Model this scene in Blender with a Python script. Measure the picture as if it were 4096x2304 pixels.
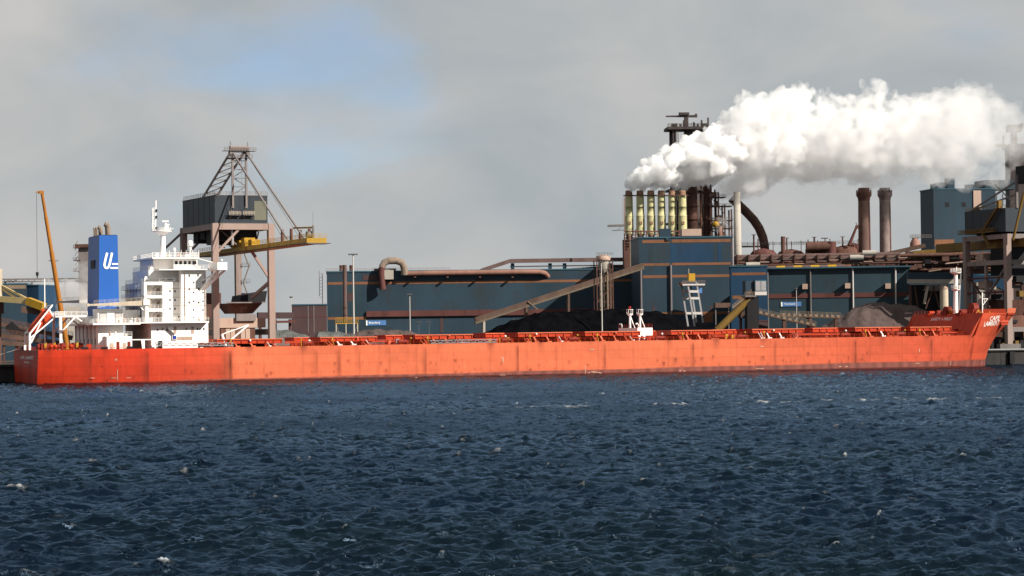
import bpy, math, random
import numpy as np
from mathutils import Vector, Matrix

random.seed(7)
scene = bpy.context.scene
for o in list(bpy.data.objects):
    bpy.data.objects.remove(o)
col = scene.collection
rad = math.radians

# ------------------------------------------------------------------ camera
CAM_H, FOC, W0, H0 = 12.0, 9940.0, 4096.0, 2304.0
HORIZON, ROLL = 1340.0, 0.0125
PITCH = math.atan((HORIZON - H0 / 2) / FOC)
_fw = Vector((0, math.cos(PITCH), math.sin(PITCH)))
_r0 = Vector((1, 0, 0))
_u0 = Vector((0, -math.sin(PITCH), math.cos(PITCH)))
_rt = _r0 * math.cos(ROLL) - _u0 * math.sin(ROLL)
_up = _r0 * math.sin(ROLL) + _u0 * math.cos(ROLL)
CAM = Vector((0, 0, CAM_H))
cam_data = bpy.data.cameras.new('camera')
cam = bpy.data.objects.new('camera', cam_data)
col.objects.link(cam)
cam_data.sensor_width = 36.0
cam_data.lens = FOC / W0 * 36.0
cam_data.clip_start = 1.0
cam_data.clip_end = 20000.0
mw = Matrix((( _rt.x, _up.x, -_fw.x, 0), (_rt.y, _up.y, -_fw.y, 0), (_rt.z, _up.z, -_fw.z, CAM_H), (0, 0, 0, 1)))
cam.matrix_world = mw
scene.camera = cam

# ------------------------------------------------------------------ sun, sky, exposure
SUN_EL = rad(33)
SUN_H = Vector((0.848, -0.530, 0)).normalized()
SUN_DIR = Vector((SUN_H.x * math.cos(SUN_EL), SUN_H.y * math.cos(SUN_EL), math.sin(SUN_EL)))
sun_data = bpy.data.lights.new('sun', 'SUN')
sun_data.energy = 5.0
sun_data.angle = rad(0.5)
sun_data.color = (1.0, 0.93, 0.83)
sun = bpy.data.objects.new('sun', sun_data)
col.objects.link(sun)
sun.rotation_euler = SUN_DIR.to_track_quat('Z', 'Y').to_euler()
sun.location = (300, -200, 400)

world = bpy.data.worlds.new('World')
scene.world = world
world.use_nodes = True
nt = world.node_tree
nt.nodes.clear()
def wn(t, **k):
    n = nt.nodes.new(t)
    for a, b in k.items():
        setattr(n, a, b)
    return n
sky = wn('ShaderNodeTexSky', sky_type='NISHITA', sun_disc=False)
sky.sun_elevation = SUN_EL
sky.sun_rotation = math.atan2(SUN_H.x, SUN_H.y)
sky.air_density = 1.0
sky.dust_density = 0.0
sky.ozone_density = 1.6
bg = wn('ShaderNodeBackground')
bg.inputs['Strength'].default_value = 0.10
wout = wn('ShaderNodeOutputWorld')
tc = wn('ShaderNodeTexCoord')
mp = wn('ShaderNodeMapping')
mp.inputs['Scale'].default_value = (1, 1, 1.9)
CLOUD_OFF = (27.111, 19.334, 37.699)
mp.inputs['Location'].default_value = CLOUD_OFF
mp.inputs['Rotation'].default_value = (0, 0, rad(-2.0))
nt.links.new(tc.outputs['Generated'], mp.inputs['Vector'])
n1 = wn('ShaderNodeTexNoise')
n1.inputs['Scale'].default_value = 8.0
n1.inputs['Detail'].default_value = 4.0
n1.inputs['Roughness'].default_value = 0.45
n1.inputs['Distortion'].default_value = 0.15
nt.links.new(mp.outputs['Vector'], n1.inputs['Vector'])
n2 = wn('ShaderNodeTexNoise')
n2.inputs['Scale'].default_value = 9.0
n2.inputs['Detail'].default_value = 9.0
n2.inputs['Roughness'].default_value = 0.52
n2.inputs['Distortion'].default_value = 0.4
nt.links.new(mp.outputs['Vector'], n2.inputs['Vector'])
# gaps in the cloud cover
cov = wn('ShaderNodeValToRGB')
cov.color_ramp.interpolation = 'EASE'
cov.color_ramp.elements[0].position = 0.22
cov.color_ramp.elements[0].color = (0.53, 0.53, 0.53, 1)
cov.color_ramp.elements[1].position = 0.42
cov.color_ramp.elements[1].color = (1.0, 1.0, 1.0, 1)
nt.links.new(n1.outputs['Fac'], cov.inputs['Fac'])
# cloud brightness
cr = wn('ShaderNodeValToRGB')
cr.color_ramp.elements[0].position = 0.30
cr.color_ramp.elements[0].color = (2.22, 2.50, 2.66, 1)
cr.color_ramp.elements[1].position = 0.72
cr.color_ramp.elements[1].color = (3.40, 3.33, 3.26, 1)
nt.links.new(n2.outputs['Fac'], cr.inputs['Fac'])
mx = wn('ShaderNodeMix', data_type='RGBA')
nt.links.new(cov.outputs['Color'], mx.inputs['Factor'])
tint = wn('ShaderNodeMix', data_type='RGBA', blend_type='MULTIPLY')
tint.inputs['Factor'].default_value = 1.0
tint.inputs['B'].default_value = (0.40, 0.53, 0.74, 1)
nt.links.new(sky.outputs['Color'], tint.inputs['A'])
nt.links.new(tint.outputs['Result'], mx.inputs['A'])
nt.links.new(cr.outputs['Color'], mx.inputs['B'])
nt.links.new(mx.outputs['Result'], bg.inputs['Color'])
nt.links.new(bg.outputs['Background'], wout.inputs['Surface'])

vs = scene.view_settings
vs.view_transform = 'Standard'
vs.look = 'None'
vs.exposure = 0.75
vs.gamma = 1.0
vs.use_curve_mapping = False
scene.render.engine = 'CYCLES'
cy = scene.cycles
cy.use_denoising = True
cy.max_bounces = 20
cy.diffuse_bounces = 3
cy.glossy_bounces = 3
cy.transmission_bounces = 4
cy.transparent_max_bounces = 16
cy.volume_bounces = 18
cy.volume_step_rate = 1.0
cy.volume_max_steps = 256
cy.caustics_reflective = False
cy.caustics_refractive = False

# ------------------------------------------------------------------ frames: real places found from sight lines
class Frame:
    """A local ground frame: x along, y away from the water side, z up (z=0 at z0)."""
    def __init__(self, X, Y, yaw, z0=0.0):
        self.o = Vector((X, Y, z0)); self.yaw = rad(yaw); self.z0 = z0
        self.u = Vector((math.cos(self.yaw), math.sin(self.yaw), 0))
        self.n = Vector((-math.sin(self.yaw), math.cos(self.yaw), 0))
    def S(self, px, t, z=10.0):
        k = (px - W0 / 2) / FOC
        a = _rt - _fw * k
        p = self.o + self.n * t + Vector((0, 0, z)) - CAM
        return -p.dot(a) / self.u.dot(a)
    def Z(self, py, s, t):
        k = (H0 / 2 - py) / FOC
        a = _up - _fw * k
        p = self.o + self.u * s + self.n * t - CAM
        return -p.dot(a) / a.z
    def P(self, px, py, t):
        s = self.S(px, t, 10); z = self.Z(py, s, t)
        s = self.S(px, t, z); z = self.Z(py, s, t)
        return Vector((s, t, z))
def X_at(px, Y, z=10.0):
    k = (px - W0 / 2) / FOC
    a = _rt - _fw * k
    p = Vector((0, Y, z)) - CAM
    return -p.dot(a) / a.x
GZ = 5.0
def ground_frame(px, Y, yaw):
    return Frame(X_at(px, Y), Y, yaw, GZ)

# ------------------------------------------------------------------ mesh builder
class MB:
    def __init__(self):
        self.v = []; self.f = []; self.sm = []
    def add(self, vs_, fs_, smooth=False):
        b = len(self.v)
        self.v += [tuple(p) for p in vs_]
        self.f += [tuple(i + b for i in q) for q in fs_]
        self.sm += [smooth] * len(fs_)
        return self
    def box(self, x0, x1, y0, y1, z0, z1):
        if x0 > x1: x0, x1 = x1, x0
        if y0 > y1: y0, y1 = y1, y0
        if z0 > z1: z0, z1 = z1, z0
        return self.hexa([(x0, y0, z0), (x1, y0, z0), (x1, y1, z0), (x0, y1, z0)],
                         [(x0, y0, z1), (x1, y0, z1), (x1, y1, z1), (x0, y1, z1)])
    def hexa(self, bot, top):
        return self.add(list(bot) + list(top), [(0, 3, 2, 1), (4, 5, 6, 7), (0, 1, 5, 4), (1, 2, 6, 5), (2, 3, 7, 6), (3, 0, 4, 7)])
    def bar(self, p, q, w, h=None):
        p = Vector(p); q = Vector(q); h = h or w
        d = (q - p)
        if d.length < 1e-6: return self
        d.normalize()
        up = Vector((0, 0, 1)) if abs(d.z) < 0.95 else Vector((1, 0, 0))
        a = d.cross(up).normalized() * (w / 2); b = a.cross(d).normalized() * (h / 2)
        return self.hexa([p - a - b, p + a - b, q + a - b, q - a - b], [p - a + b, p + a + b, q + a + b, q - a + b])
    def tube(self, p, q, r0, r1=None, n=12, cap=True):
        p = Vector(p); q = Vector(q); r1 = r0 if r1 is None else r1
        d = (q - p).normalized()
        up = Vector((0, 0, 1)) if abs(d.z) < 0.95 else Vector((1, 0, 0))
        a = d.cross(up).normalized(); b = a.cross(d)
        vs_ = []
        for c, r in ((p, r0), (q, r1)):
            for i in range(n):
                t = 2 * math.pi * i / n
                vs_.append(c + a * (r * math.cos(t)) + b * (r * math.sin(t)))
        self.add(vs_, [(i, (i + 1) % n, n + (i + 1) % n, n + i) for i in range(n)], True)
        if cap:
            self.add(vs_[:n], [tuple(range(n))[::-1]]); self.add(vs_[n:], [tuple(range(n))])
        return self
    def path(self, pts, rs, n=12):
        pts = [Vector(p) for p in pts]
        if not isinstance(rs, (list, tuple)): rs = [rs] * len(pts)
        rings = []; ref = None
        for i, p in enumerate(pts):
            d = (pts[min(i + 1, len(pts) - 1)] - pts[max(i - 1, 0)]).normalized()
            if ref is None:
                up = Vector((0, 0, 1)) if abs(d.z) < 0.9 else Vector((0, 1, 0))
                ref = d.cross(up).normalized()
            a = (ref - d * ref.dot(d)).normalized(); ref = a; b = a.cross(d)
            rings.append([p + a * (rs[i] * math.cos(2 * math.pi * k / n)) + b * (rs[i] * math.sin(2 * math.pi * k / n)) for k in range(n)])
        vs_ = [v for r in rings for v in r]; fs_ = []
        for j in range(len(pts) - 1):
            fs_ += [(j * n + i, j * n + (i + 1) % n, (j + 1) * n + (i + 1) % n, (j + 1) * n + i) for i in range(n)]
        self.add(vs_, fs_, True)
        self.add(rings[0], [tuple(range(n))[::-1]]); self.add(rings[-1], [tuple(range(n))])
        return self
    def lathe(self, c, prof, n=24, axis='z', sx=1.0, sy=1.0):
        """prof: (radius, height) pairs from bottom to top."""
        c = Vector(c); vs_ = []
        for r, h in prof:
            for i in range(n):
                t = 2 * math.pi * i / n
                vs_.append(c + Vector((r * sx * math.cos(t), r * sy * math.sin(t), h)))
        fs_ = []
        for j in range(len(prof) - 1):
            fs_ += [(j * n + i, j * n + (i + 1) % n, (j + 1) * n + (i + 1) % n, (j + 1) * n + i) for i in range(n)]
        self.add(vs_, fs_, True)
        self.add(vs_[:n], [tuple(range(n))[::-1]]); self.add(vs_[-n:], [tuple(range(n))])
        return self
    def dome(self, c, r, n=14, k=1.0):
        prof = [(r * math.cos(a), r * k * math.sin(a)) for a in [-0.9, -0.45, 0.0, 0.4, 0.8, 1.15, 1.45]]
        return self.lathe(c, prof, n)
    def prism(self, pts, y0, y1):
        """polygon in x,z swept along y."""
        n = len(pts)
        vs_ = [(x, y0, z) for x, z in pts] + [(x, y1, z) for x, z in pts]
        fs_ = [tuple(range(n)), tuple(range(2 * n - 1, n - 1, -1))] + [(i, i + n, (i + 1) % n + n, (i + 1) % n) for i in range(n)]
        return self.add(vs_, fs_)
    def rail(self, pts, h=1.1, step=1.8, w=0.07, rows=3):
        pts = [Vector(p) for p in pts]
        for a, b in zip(pts[:-1], pts[1:]):
            L = (b - a).length; m = max(1, int(L / step))
            for i in range(m + 1):
                p = a.lerp(b, i / m); self.bar(p, p + Vector((0, 0, h)), w)
            for r in range(rows):
                z = Vector((0, 0, h * (r + 1) / rows)); self.bar(a + z, b + z, w)
        return self
    def mesh(self, name):
        me = bpy.data.meshes.new(name)
        me.from_pydata(self.v, [], self.f)
        if any(self.sm):
            me.polygons.foreach_set('use_smooth', self.sm)
        me.update()
        return me
    def build(self, name, mat, parent=None):
        me = self.mesh(name)
        me.materials.append(mat)
        ob = bpy.data.objects.new(name, me)
        col.objects.link(ob)
        if parent is not None: ob.parent = parent
        return ob

def thing(name, label, cat, fr=None, group=None, loc=None, yaw=0):
    e = bpy.data.objects.new(name, None)
    e.empty_display_size = 2
    col.objects.link(e)
    if fr is not None:
        e.location = fr.o; e.rotation_euler = (0, 0, fr.yaw)
    else:
        e.location = loc or (0, 0, 0); e.rotation_euler = (0, 0, yaw)
    e['label'] = label; e['category'] = cat
    if group: e['group'] = group
    return e
def tag(o, label, cat, group=None):
    o['label'] = label; o['category'] = cat
    if group: o['group'] = group
    return o
def place(o, fr):
    o.location = fr.o; o.rotation_euler = (0, 0, fr.yaw); return o
_font_cache = {}
def text_geo(s, shear=0.0):
    key = (s, shear)
    if key not in _font_cache:
        cu = bpy.data.curves.new('lettering', 'FONT'); cu.body = s; cu.size = 1.0; cu.shear = shear
        cu.resolution_u = 2; cu.offset = 0.012
        ob = bpy.data.objects.new('lettering', cu); col.objects.link(ob)
        dg = bpy.context.evaluated_depsgraph_get()
        me = bpy.data.meshes.new_from_object(ob.evaluated_get(dg))
        v = [tuple(p.co) for p in me.vertices]; f = [tuple(p.vertices) for p in me.polygons]
        bpy.data.objects.remove(ob); bpy.data.meshes.remove(me); bpy.data.curves.remove(cu)
        x0 = min(p[0] for p in v); x1 = max(p[0] for p in v); y0 = min(p[1] for p in v); y1 = max(p[1] for p in v)
        v = [((p[0] - x0) / (x1 - x0), (p[1] - y0) / (y1 - y0)) for p in v]
        _font_cache[key] = (v, f)
    return _font_cache[key]
def text_on(name, s, fn, mat, parent, shear=0.0):
    """fn maps the unit square of the lettering to a local point."""
    v, f = text_geo(s, shear)
    mb = MB(); mb.add([fn(a, b) for a, b in v], f)
    return mb.build(name, mat, parent)

# ------------------------------------------------------------------ materials
def base_mat(name):
    m = bpy.data.materials.new(name); m.use_nodes = True
    t = m.node_tree; p = t.nodes['Principled BSDF']
    return m, t, p
ALB = 0.72
def paint(name, c, rough=0.55, var=0.12, scale=0.25, dirt=0.0, dirt_col=(0.08, 0.04, 0.025), metal=0.0, spec=0.15, streak=(1.0, 1.0, 0.22), bump=0.0):
    if 'white' not in name: c = tuple(x * ALB for x in c); dirt_col = tuple(x * ALB for x in dirt_col)
    m, t, p = base_mat(name)
    N = t.nodes; L = t.links
    tcn = N.new('ShaderNodeTexCoord'); mpn = N.new('ShaderNodeMapping')
    mpn.inputs['Scale'].default_value = streak
    L.new(tcn.outputs['Object'], mpn.inputs['Vector'])
    nz = N.new('ShaderNodeTexNoise'); nz.inputs['Scale'].default_value = scale; nz.inputs['Detail'].default_value = 6; nz.inputs['Roughness'].default_value = 0.6
    L.new(mpn.outputs['Vector'], nz.inputs['Vector'])
    rp = N.new('ShaderNodeValToRGB')
    rp.color_ramp.elements[0].position = 0.3; rp.color_ramp.elements[1].position = 0.7
    rp.color_ramp.elements[0].color = (*[x * (1 - var) for x in c], 1)
    rp.color_ramp.elements[1].color = (*[min(0.9, x * (1 + var)) for x in c], 1)
    L.new(nz.outputs['Fac'], rp.inputs['Fac'])
    out = rp.outputs['Color']
    if dirt > 0:
        n2_ = N.new('ShaderNodeTexNoise'); n2_.inputs['Scale'].default_value = scale * 3.1; n2_.inputs['Detail'].default_value = 8; n2_.inputs['Roughness'].default_value = 0.68
        L.new(mpn.outputs['Vector'], n2_.inputs['Vector'])
        r2 = N.new('ShaderNodeMapRange'); r2.inputs['From Min'].default_value = 0.62 - dirt * 0.3; r2.inputs['From Max'].default_value = 0.78 - dirt * 0.12
        r2.inputs['To Max'].default_value = min(1.0, 0.5 + dirt)
        L.new(n2_.outputs['Fac'], r2.inputs['Value'])
        mxn = N.new('ShaderNodeMix'); mxn.data_type = 'RGBA'
        mxn.inputs['B'].default_value = (*dirt_col, 1)
        L.new(r2.outputs['Result'], mxn.inputs['Factor']); L.new(out, mxn.inputs['A'])
        out = mxn.outputs['Result']
    L.new(out, p.inputs['Base Color'])
    p.inputs['Roughness'].default_value = rough; p.inputs['Metallic'].default_value = metal
    p.inputs['Specular IOR Level'].default_value = spec
    if bump > 0:
        bn = N.new('ShaderNodeBump'); bn.inputs['Strength'].default_value = bump; bn.inputs['Distance'].default_value = 0.3
        L.new(nz.outputs['Fac'], bn.inputs['Height']); L.new(bn.outputs['Normal'], p.inputs['Normal'])
    return m
def clad(name, c, pitch=1.1, dirt=0.25, dirt_col=(0.035, 0.03, 0.028)):
    """profiled metal sheet: fine vertical ribs as relief, uneven fading."""
    m = paint(name, c, 0.5, 0.22, 0.045, dirt, dirt_col, spec=0.12, streak=(1, 1, 0.5))
    t = m.node_tree; N = t.nodes; L = t.links; p = N['Principled BSDF']
    tcn = N.new('ShaderNodeTexCoord')
    wv = N.new('ShaderNodeTexWave'); wv.wave_type = 'BANDS'; wv.bands_direction = 'X'
    wv.inputs['Scale'].default_value = 0.314 / pitch * 1.0
    L.new(tcn.outputs['Object'], wv.inputs['Vector'])
    bn = N.new('ShaderNodeBump'); bn.inputs['Strength'].default_value = 0.10; bn.inputs['Distance'].default_value = 0.06
    L.new(wv.outputs['Fac'], bn.inputs['Height']); L.new(bn.outputs['Normal'], p.inputs['Normal'])
    return m
M = {}
M['white'] = paint('white_paint', (0.78, 0.75, 0.72), 0.45, 0.05, 0.3, 0.14, (0.42, 0.30, 0.21))
M['cream'] = paint('cream_paint', (0.62, 0.52, 0.40), 0.5, 0.10, 0.5, 0.2, (0.3, 0.16, 0.08))
M['funnel'] = paint('funnel_blue', (0.030, 0.13, 0.47), 0.4, 0.05, 0.2)
M['funnel_mark'] = paint('funnel_white', (0.82, 0.82, 0.82), 0.4, 0.03)
M['deck'] = paint('deck_red', (0.52, 0.050, 0.014), 0.55, 0.2, 0.5, 0.25, (0.16, 0.02, 0.012))
M['salmon'] = paint('faded_red', (0.66, 0.16, 0.08), 0.55, 0.12, 0.6, 0.12, (0.2, 0.05, 0.03))
M['winch'] = paint('winch_red', (0.22, 0.025, 0.015), 0.6, 0.25, 0.8, 0.3, (0.05, 0.02, 0.015))
M['dark'] = paint('dark_opening', (0.015, 0.014, 0.016), 0.6, 0.2)
M['glass'] = paint('dark_glass', (0.03, 0.025, 0.03), 0.08, 0.2, spec=0.6)
M['exhaust'] = paint('sooty_pipe', (0.30, 0.23, 0.18), 0.6, 0.25, 0.8, 0.45, (0.06, 0.045, 0.04))
M['yellow'] = paint('yellow_paint', (0.50, 0.29, 0.03), 0.5, 0.15, 0.6, 0.15, (0.2, 0.1, 0.03))
M['ochre'] = paint('dull_ochre', (0.20, 0.122, 0.030), 0.6, 0.18, 0.3, 0.3, (0.12, 0.06, 0.02))
M['mark'] = paint('worn_mark', (0.62, 0.36, 0.26), 0.6, 0.2, 1.0)
M['boat'] = paint('lifeboat_orange', (0.62, 0.075, 0.025), 0.4, 0.10, 0.6)
M['grey'] = paint('galvanised_grey', (0.34, 0.34, 0.35), 0.5, 0.15, 0.6, 0.1, (0.2, 0.15, 0.12))
M['palegrey'] = paint('pale_mast_grey', (0.60, 0.57, 0.54), 0.5, 0.08, 0.6)
M['steel'] = paint('dull_steel', (0.17, 0.155, 0.15), 0.55, 0.2, 0.5, 0.2, (0.10, 0.055, 0.035))
M['furnace'] = paint('furnace_grey_brown', (0.072, 0.058, 0.056), 0.7, 0.3, 0.4, 0.3, (0.03, 0.025, 0.025))
M['pipeshade'] = paint('downpipe_lilac', (0.20, 0.175, 0.18), 0.6, 0.1)
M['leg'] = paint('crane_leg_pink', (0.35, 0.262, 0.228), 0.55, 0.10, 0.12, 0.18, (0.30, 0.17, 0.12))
M['legdim'] = paint('crane_leg_shaded', (0.30, 0.235, 0.21), 0.55, 0.12, 0.12, 0.25, (0.12, 0.08, 0.06))  # dimmer copy of the leg paint, shade of rear and side members included
M['house'] = paint('crane_house_slate', (0.036, 0.045, 0.056), 0.5, 0.10, 0.10, 0.18, (0.055, 0.05, 0.05), bump=0.05)
M['houselight'] = paint('crane_house_patch', (0.16, 0.165, 0.125), 0.5, 0.08, 0.1)
M['trim'] = paint('grey_trim', (0.23, 0.20, 0.19), 0.5, 0.12, 0.4, 0.2, (0.15, 0.08, 0.05))
M['boom'] = paint('boom_yellow', (0.44, 0.265, 0.035), 0.5, 0.14, 0.22, 0.30, (0.24, 0.11, 0.03))
M['brownsteel'] = paint('rusty_steel', (0.125, 0.062, 0.048), 0.7, 0.3, 0.4, 0.3, (0.045, 0.025, 0.02))
M['rust'] = paint('rust_brown', (0.16, 0.075, 0.055), 0.75, 0.3, 0.3, 0.35, (0.06, 0.03, 0.025))
M['rustpipe'] = paint('faded_pipe', (0.30, 0.16, 0.12), 0.65, 0.18, 0.15, 0.3, (0.2, 0.08, 0.055))
M['darkpipe'] = paint('dark_pipe', (0.15, 0.095, 0.085), 0.65, 0.25, 0.2, 0.3, (0.06, 0.04, 0.035))
M['clad'] = clad('blue_cladding', (0.031, 0.056, 0.080), dirt=0.42, dirt_col=(0.042, 0.046, 0.046))
M['cladb'] = clad('bright_blue_cladding', (0.022, 0.058, 0.112), dirt=0.2)
M['cladg'] = clad('green_blue_cladding', (0.032, 0.058, 0.075), dirt=0.40, dirt_col=(0.036, 0.042, 0.045))
M['cladroof'] = paint('roof_edge', (0.05, 0.115, 0.15), 0.5, 0.15, 0.1)
M['stripe'] = paint('ochre_stripe', (0.235, 0.105, 0.055), 0.65, 0.2, 0.12, 0.25, (0.09, 0.045, 0.03))
M['band'] = paint('maroon_band', (0.125, 0.048, 0.042), 0.7, 0.2, 0.12, 0.3, (0.05, 0.022, 0.02))
M['shed'] = paint('maroon_shed', (0.085, 0.050, 0.052), 0.7, 0.2, 0.2, 0.3, (0.04, 0.028, 0.028))
M['stackgreen'] = paint('stack_yellow_green', (0.60, 0.56, 0.30), 0.6, 0.12, 0.25, 0.14, (0.20, 0.10, 0.05), streak=(1, 1, 0.5))
M['stackrust'] = paint('stack_rust', (0.34, 0.20, 0.13), 0.75, 0.3, 0.5, 0.4, (0.10, 0.05, 0.04))
M['concrete'] = paint('pale_concrete', (0.45, 0.41, 0.36), 0.8, 0.12, 0.2, 0.15, (0.25, 0.19, 0.15))
M['beige'] = paint('pink_beige', (0.50, 0.36, 0.29), 0.7, 0.12, 0.3, 0.2, (0.3, 0.18, 0.13))
M['brick'] = paint('chimney_brown', (0.165, 0.098, 0.082), 0.8, 0.25, 0.15, 0.3, (0.10, 0.05, 0.04), streak=(1, 1, 0.6))
M['brickpale'] = paint('chimney_pale_brown', (0.27, 0.205, 0.19), 0.8, 0.3, 0.2, 0.4, (0.14, 0.08, 0.065), streak=(1, 1, 0.6))
M['coal'] = paint('black_coal', (0.0045, 0.0045, 0.006), 0.95, 0.5, 0.3, 0, bump=0.8, streak=(1, 1, 1), spec=0.0)
M['ore'] = paint('grey_ore', (0.105, 0.075, 0.070), 0.95, 0.25, 0.5, 0.2, (0.06, 0.05, 0.052), streak=(1, 1, 1), bump=0.4)
M['gravel'] = paint('grey_stockpile', (0.13, 0.135, 0.13), 0.95, 0.3, 0.4, 0.3, (0.07, 0.075, 0.075), streak=(1, 1, 1), bump=0.4)
M['yard'] = paint('yard_ground', (0.075, 0.068, 0.064), 0.9, 0.3, 0.05, 0.3, (0.03, 0.028, 0.028), streak=(1, 1, 1))
M['quay'] = paint('quay_concrete', (0.045, 0.042, 0.042), 0.85, 0.3, 0.2, 0.4, (0.015, 0.014, 0.015))  # dark colour includes the shadow lying on the quay wall
M['signblue'] = paint('sign_blue', (0.10, 0.23, 0.50), 0.45, 0.08, 0.5)
M['signwhite'] = paint('sign_white', (0.78, 0.78, 0.76), 0.5, 0.05)
M['lettering'] = paint('lettering_white', (0.74, 0.70, 0.66), 0.5, 0.10, 1.0)
M['letterdark'] = paint('lettering_dark', (0.06, 0.06, 0.06), 0.5, 0.1, 1.0)
M['crane_orange'] = paint('crane_orange', (0.40, 0.155, 0.024), 0.45, 0.12, 0.3, 0.15, (0.2, 0.07, 0.02))
M['sand'] = paint('sand_paint', (0.60, 0.46, 0.22), 0.5, 0.1, 0.3, 0.15, (0.3, 0.18, 0.08))
M['gallery'] = paint('conveyor_tan', (0.25, 0.185, 0.13), 0.7, 0.2, 0.25, 0.35, (0.12, 0.075, 0.05))
M['gallerydark'] = paint('conveyor_brown', (0.115, 0.072, 0.055), 0.75, 0.25, 0.25, 0.3, (0.05, 0.03, 0.025))
M['convside'] = paint('conveyor_side', (0.165, 0.125, 0.095), 0.75, 0.25, 0.3, 0.3, (0.07, 0.045, 0.035))
M['cable'] = paint('cable_dark', (0.06, 0.055, 0.055), 0.6, 0.1)
M['redlamp'] = paint('red_lamp', (0.45, 0.03, 0.02), 0.4, 0.1)
M['bluesign'] = paint('ship_sign_blue', (0.02, 0.05, 0.30), 0.4, 0.05)
M['hull_boot'] = paint('anchor_red', (0.50, 0.06, 0.025), 0.5, 0.12, 0.4)
# ------------------------------------------------------------------ water: wind sea from a spectrum, in world space
def sea_tile(Ls, N, lam_p, hs, wind, seed, lam_min, lam_max, spread=2.0):
    rng = np.random.default_rng(seed)
    k1 = 2 * np.pi * np.fft.fftfreq(N, Ls / N)
    kx, ky = np.meshgrid(k1, k1, indexing='ij')
    k = np.hypot(kx, ky); k[0, 0] = 1e-6
    kp = 2 * np.pi / lam_p
    wx, wy = wind
    cosd = (kx * wx + ky * wy) / k
    P = np.exp(-1.25 * (kp / k) ** 2) / k ** 4 * (0.10 + np.abs(cosd) ** spread)
    lam = 2 * np.pi / k
    P *= np.where((lam > lam_min) & (lam < lam_max), 1, 0); P[0, 0] = 0
    a = np.sqrt(P) * (rng.normal(size=(N, N)) + 1j * rng.normal(size=(N, N)))
    h = np.fft.ifft2(a).real
    sc = hs / 4 / h.std()
    dx = np.fft.ifft2(-1j * kx / k * a).real * sc
    dy = np.fft.ifft2(-1j * ky / k * a).real * sc
    return h * sc, dx, dy
def samp(tile, Ls, ang, X, Y):
    c, s = math.cos(ang), math.sin(ang)
    x = (X * c + Y * s) / Ls; y = (-X * s + Y * c) / Ls
    out = []
    N = tile[0].shape[0]
    fx = (x % 1.0) * N; fy = (y % 1.0) * N
    i = np.floor(fx).astype(int) % N; j = np.floor(fy).astype(int) % N
    a = fx - np.floor(fx); b = fy - np.floor(fy); i2 = (i + 1) % N; j2 = (j + 1) % N
    for T in tile:
        out.append(T[i, j] * (1 - a) * (1 - b) + T[i2, j] * a * (1 - b) + T[i, j2] * (1 - a) * b + T[i2, j2] * a * b)
    h, dx, dy = out
    return h, dx * c - dy * s, dx * s + dy * c
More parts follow.
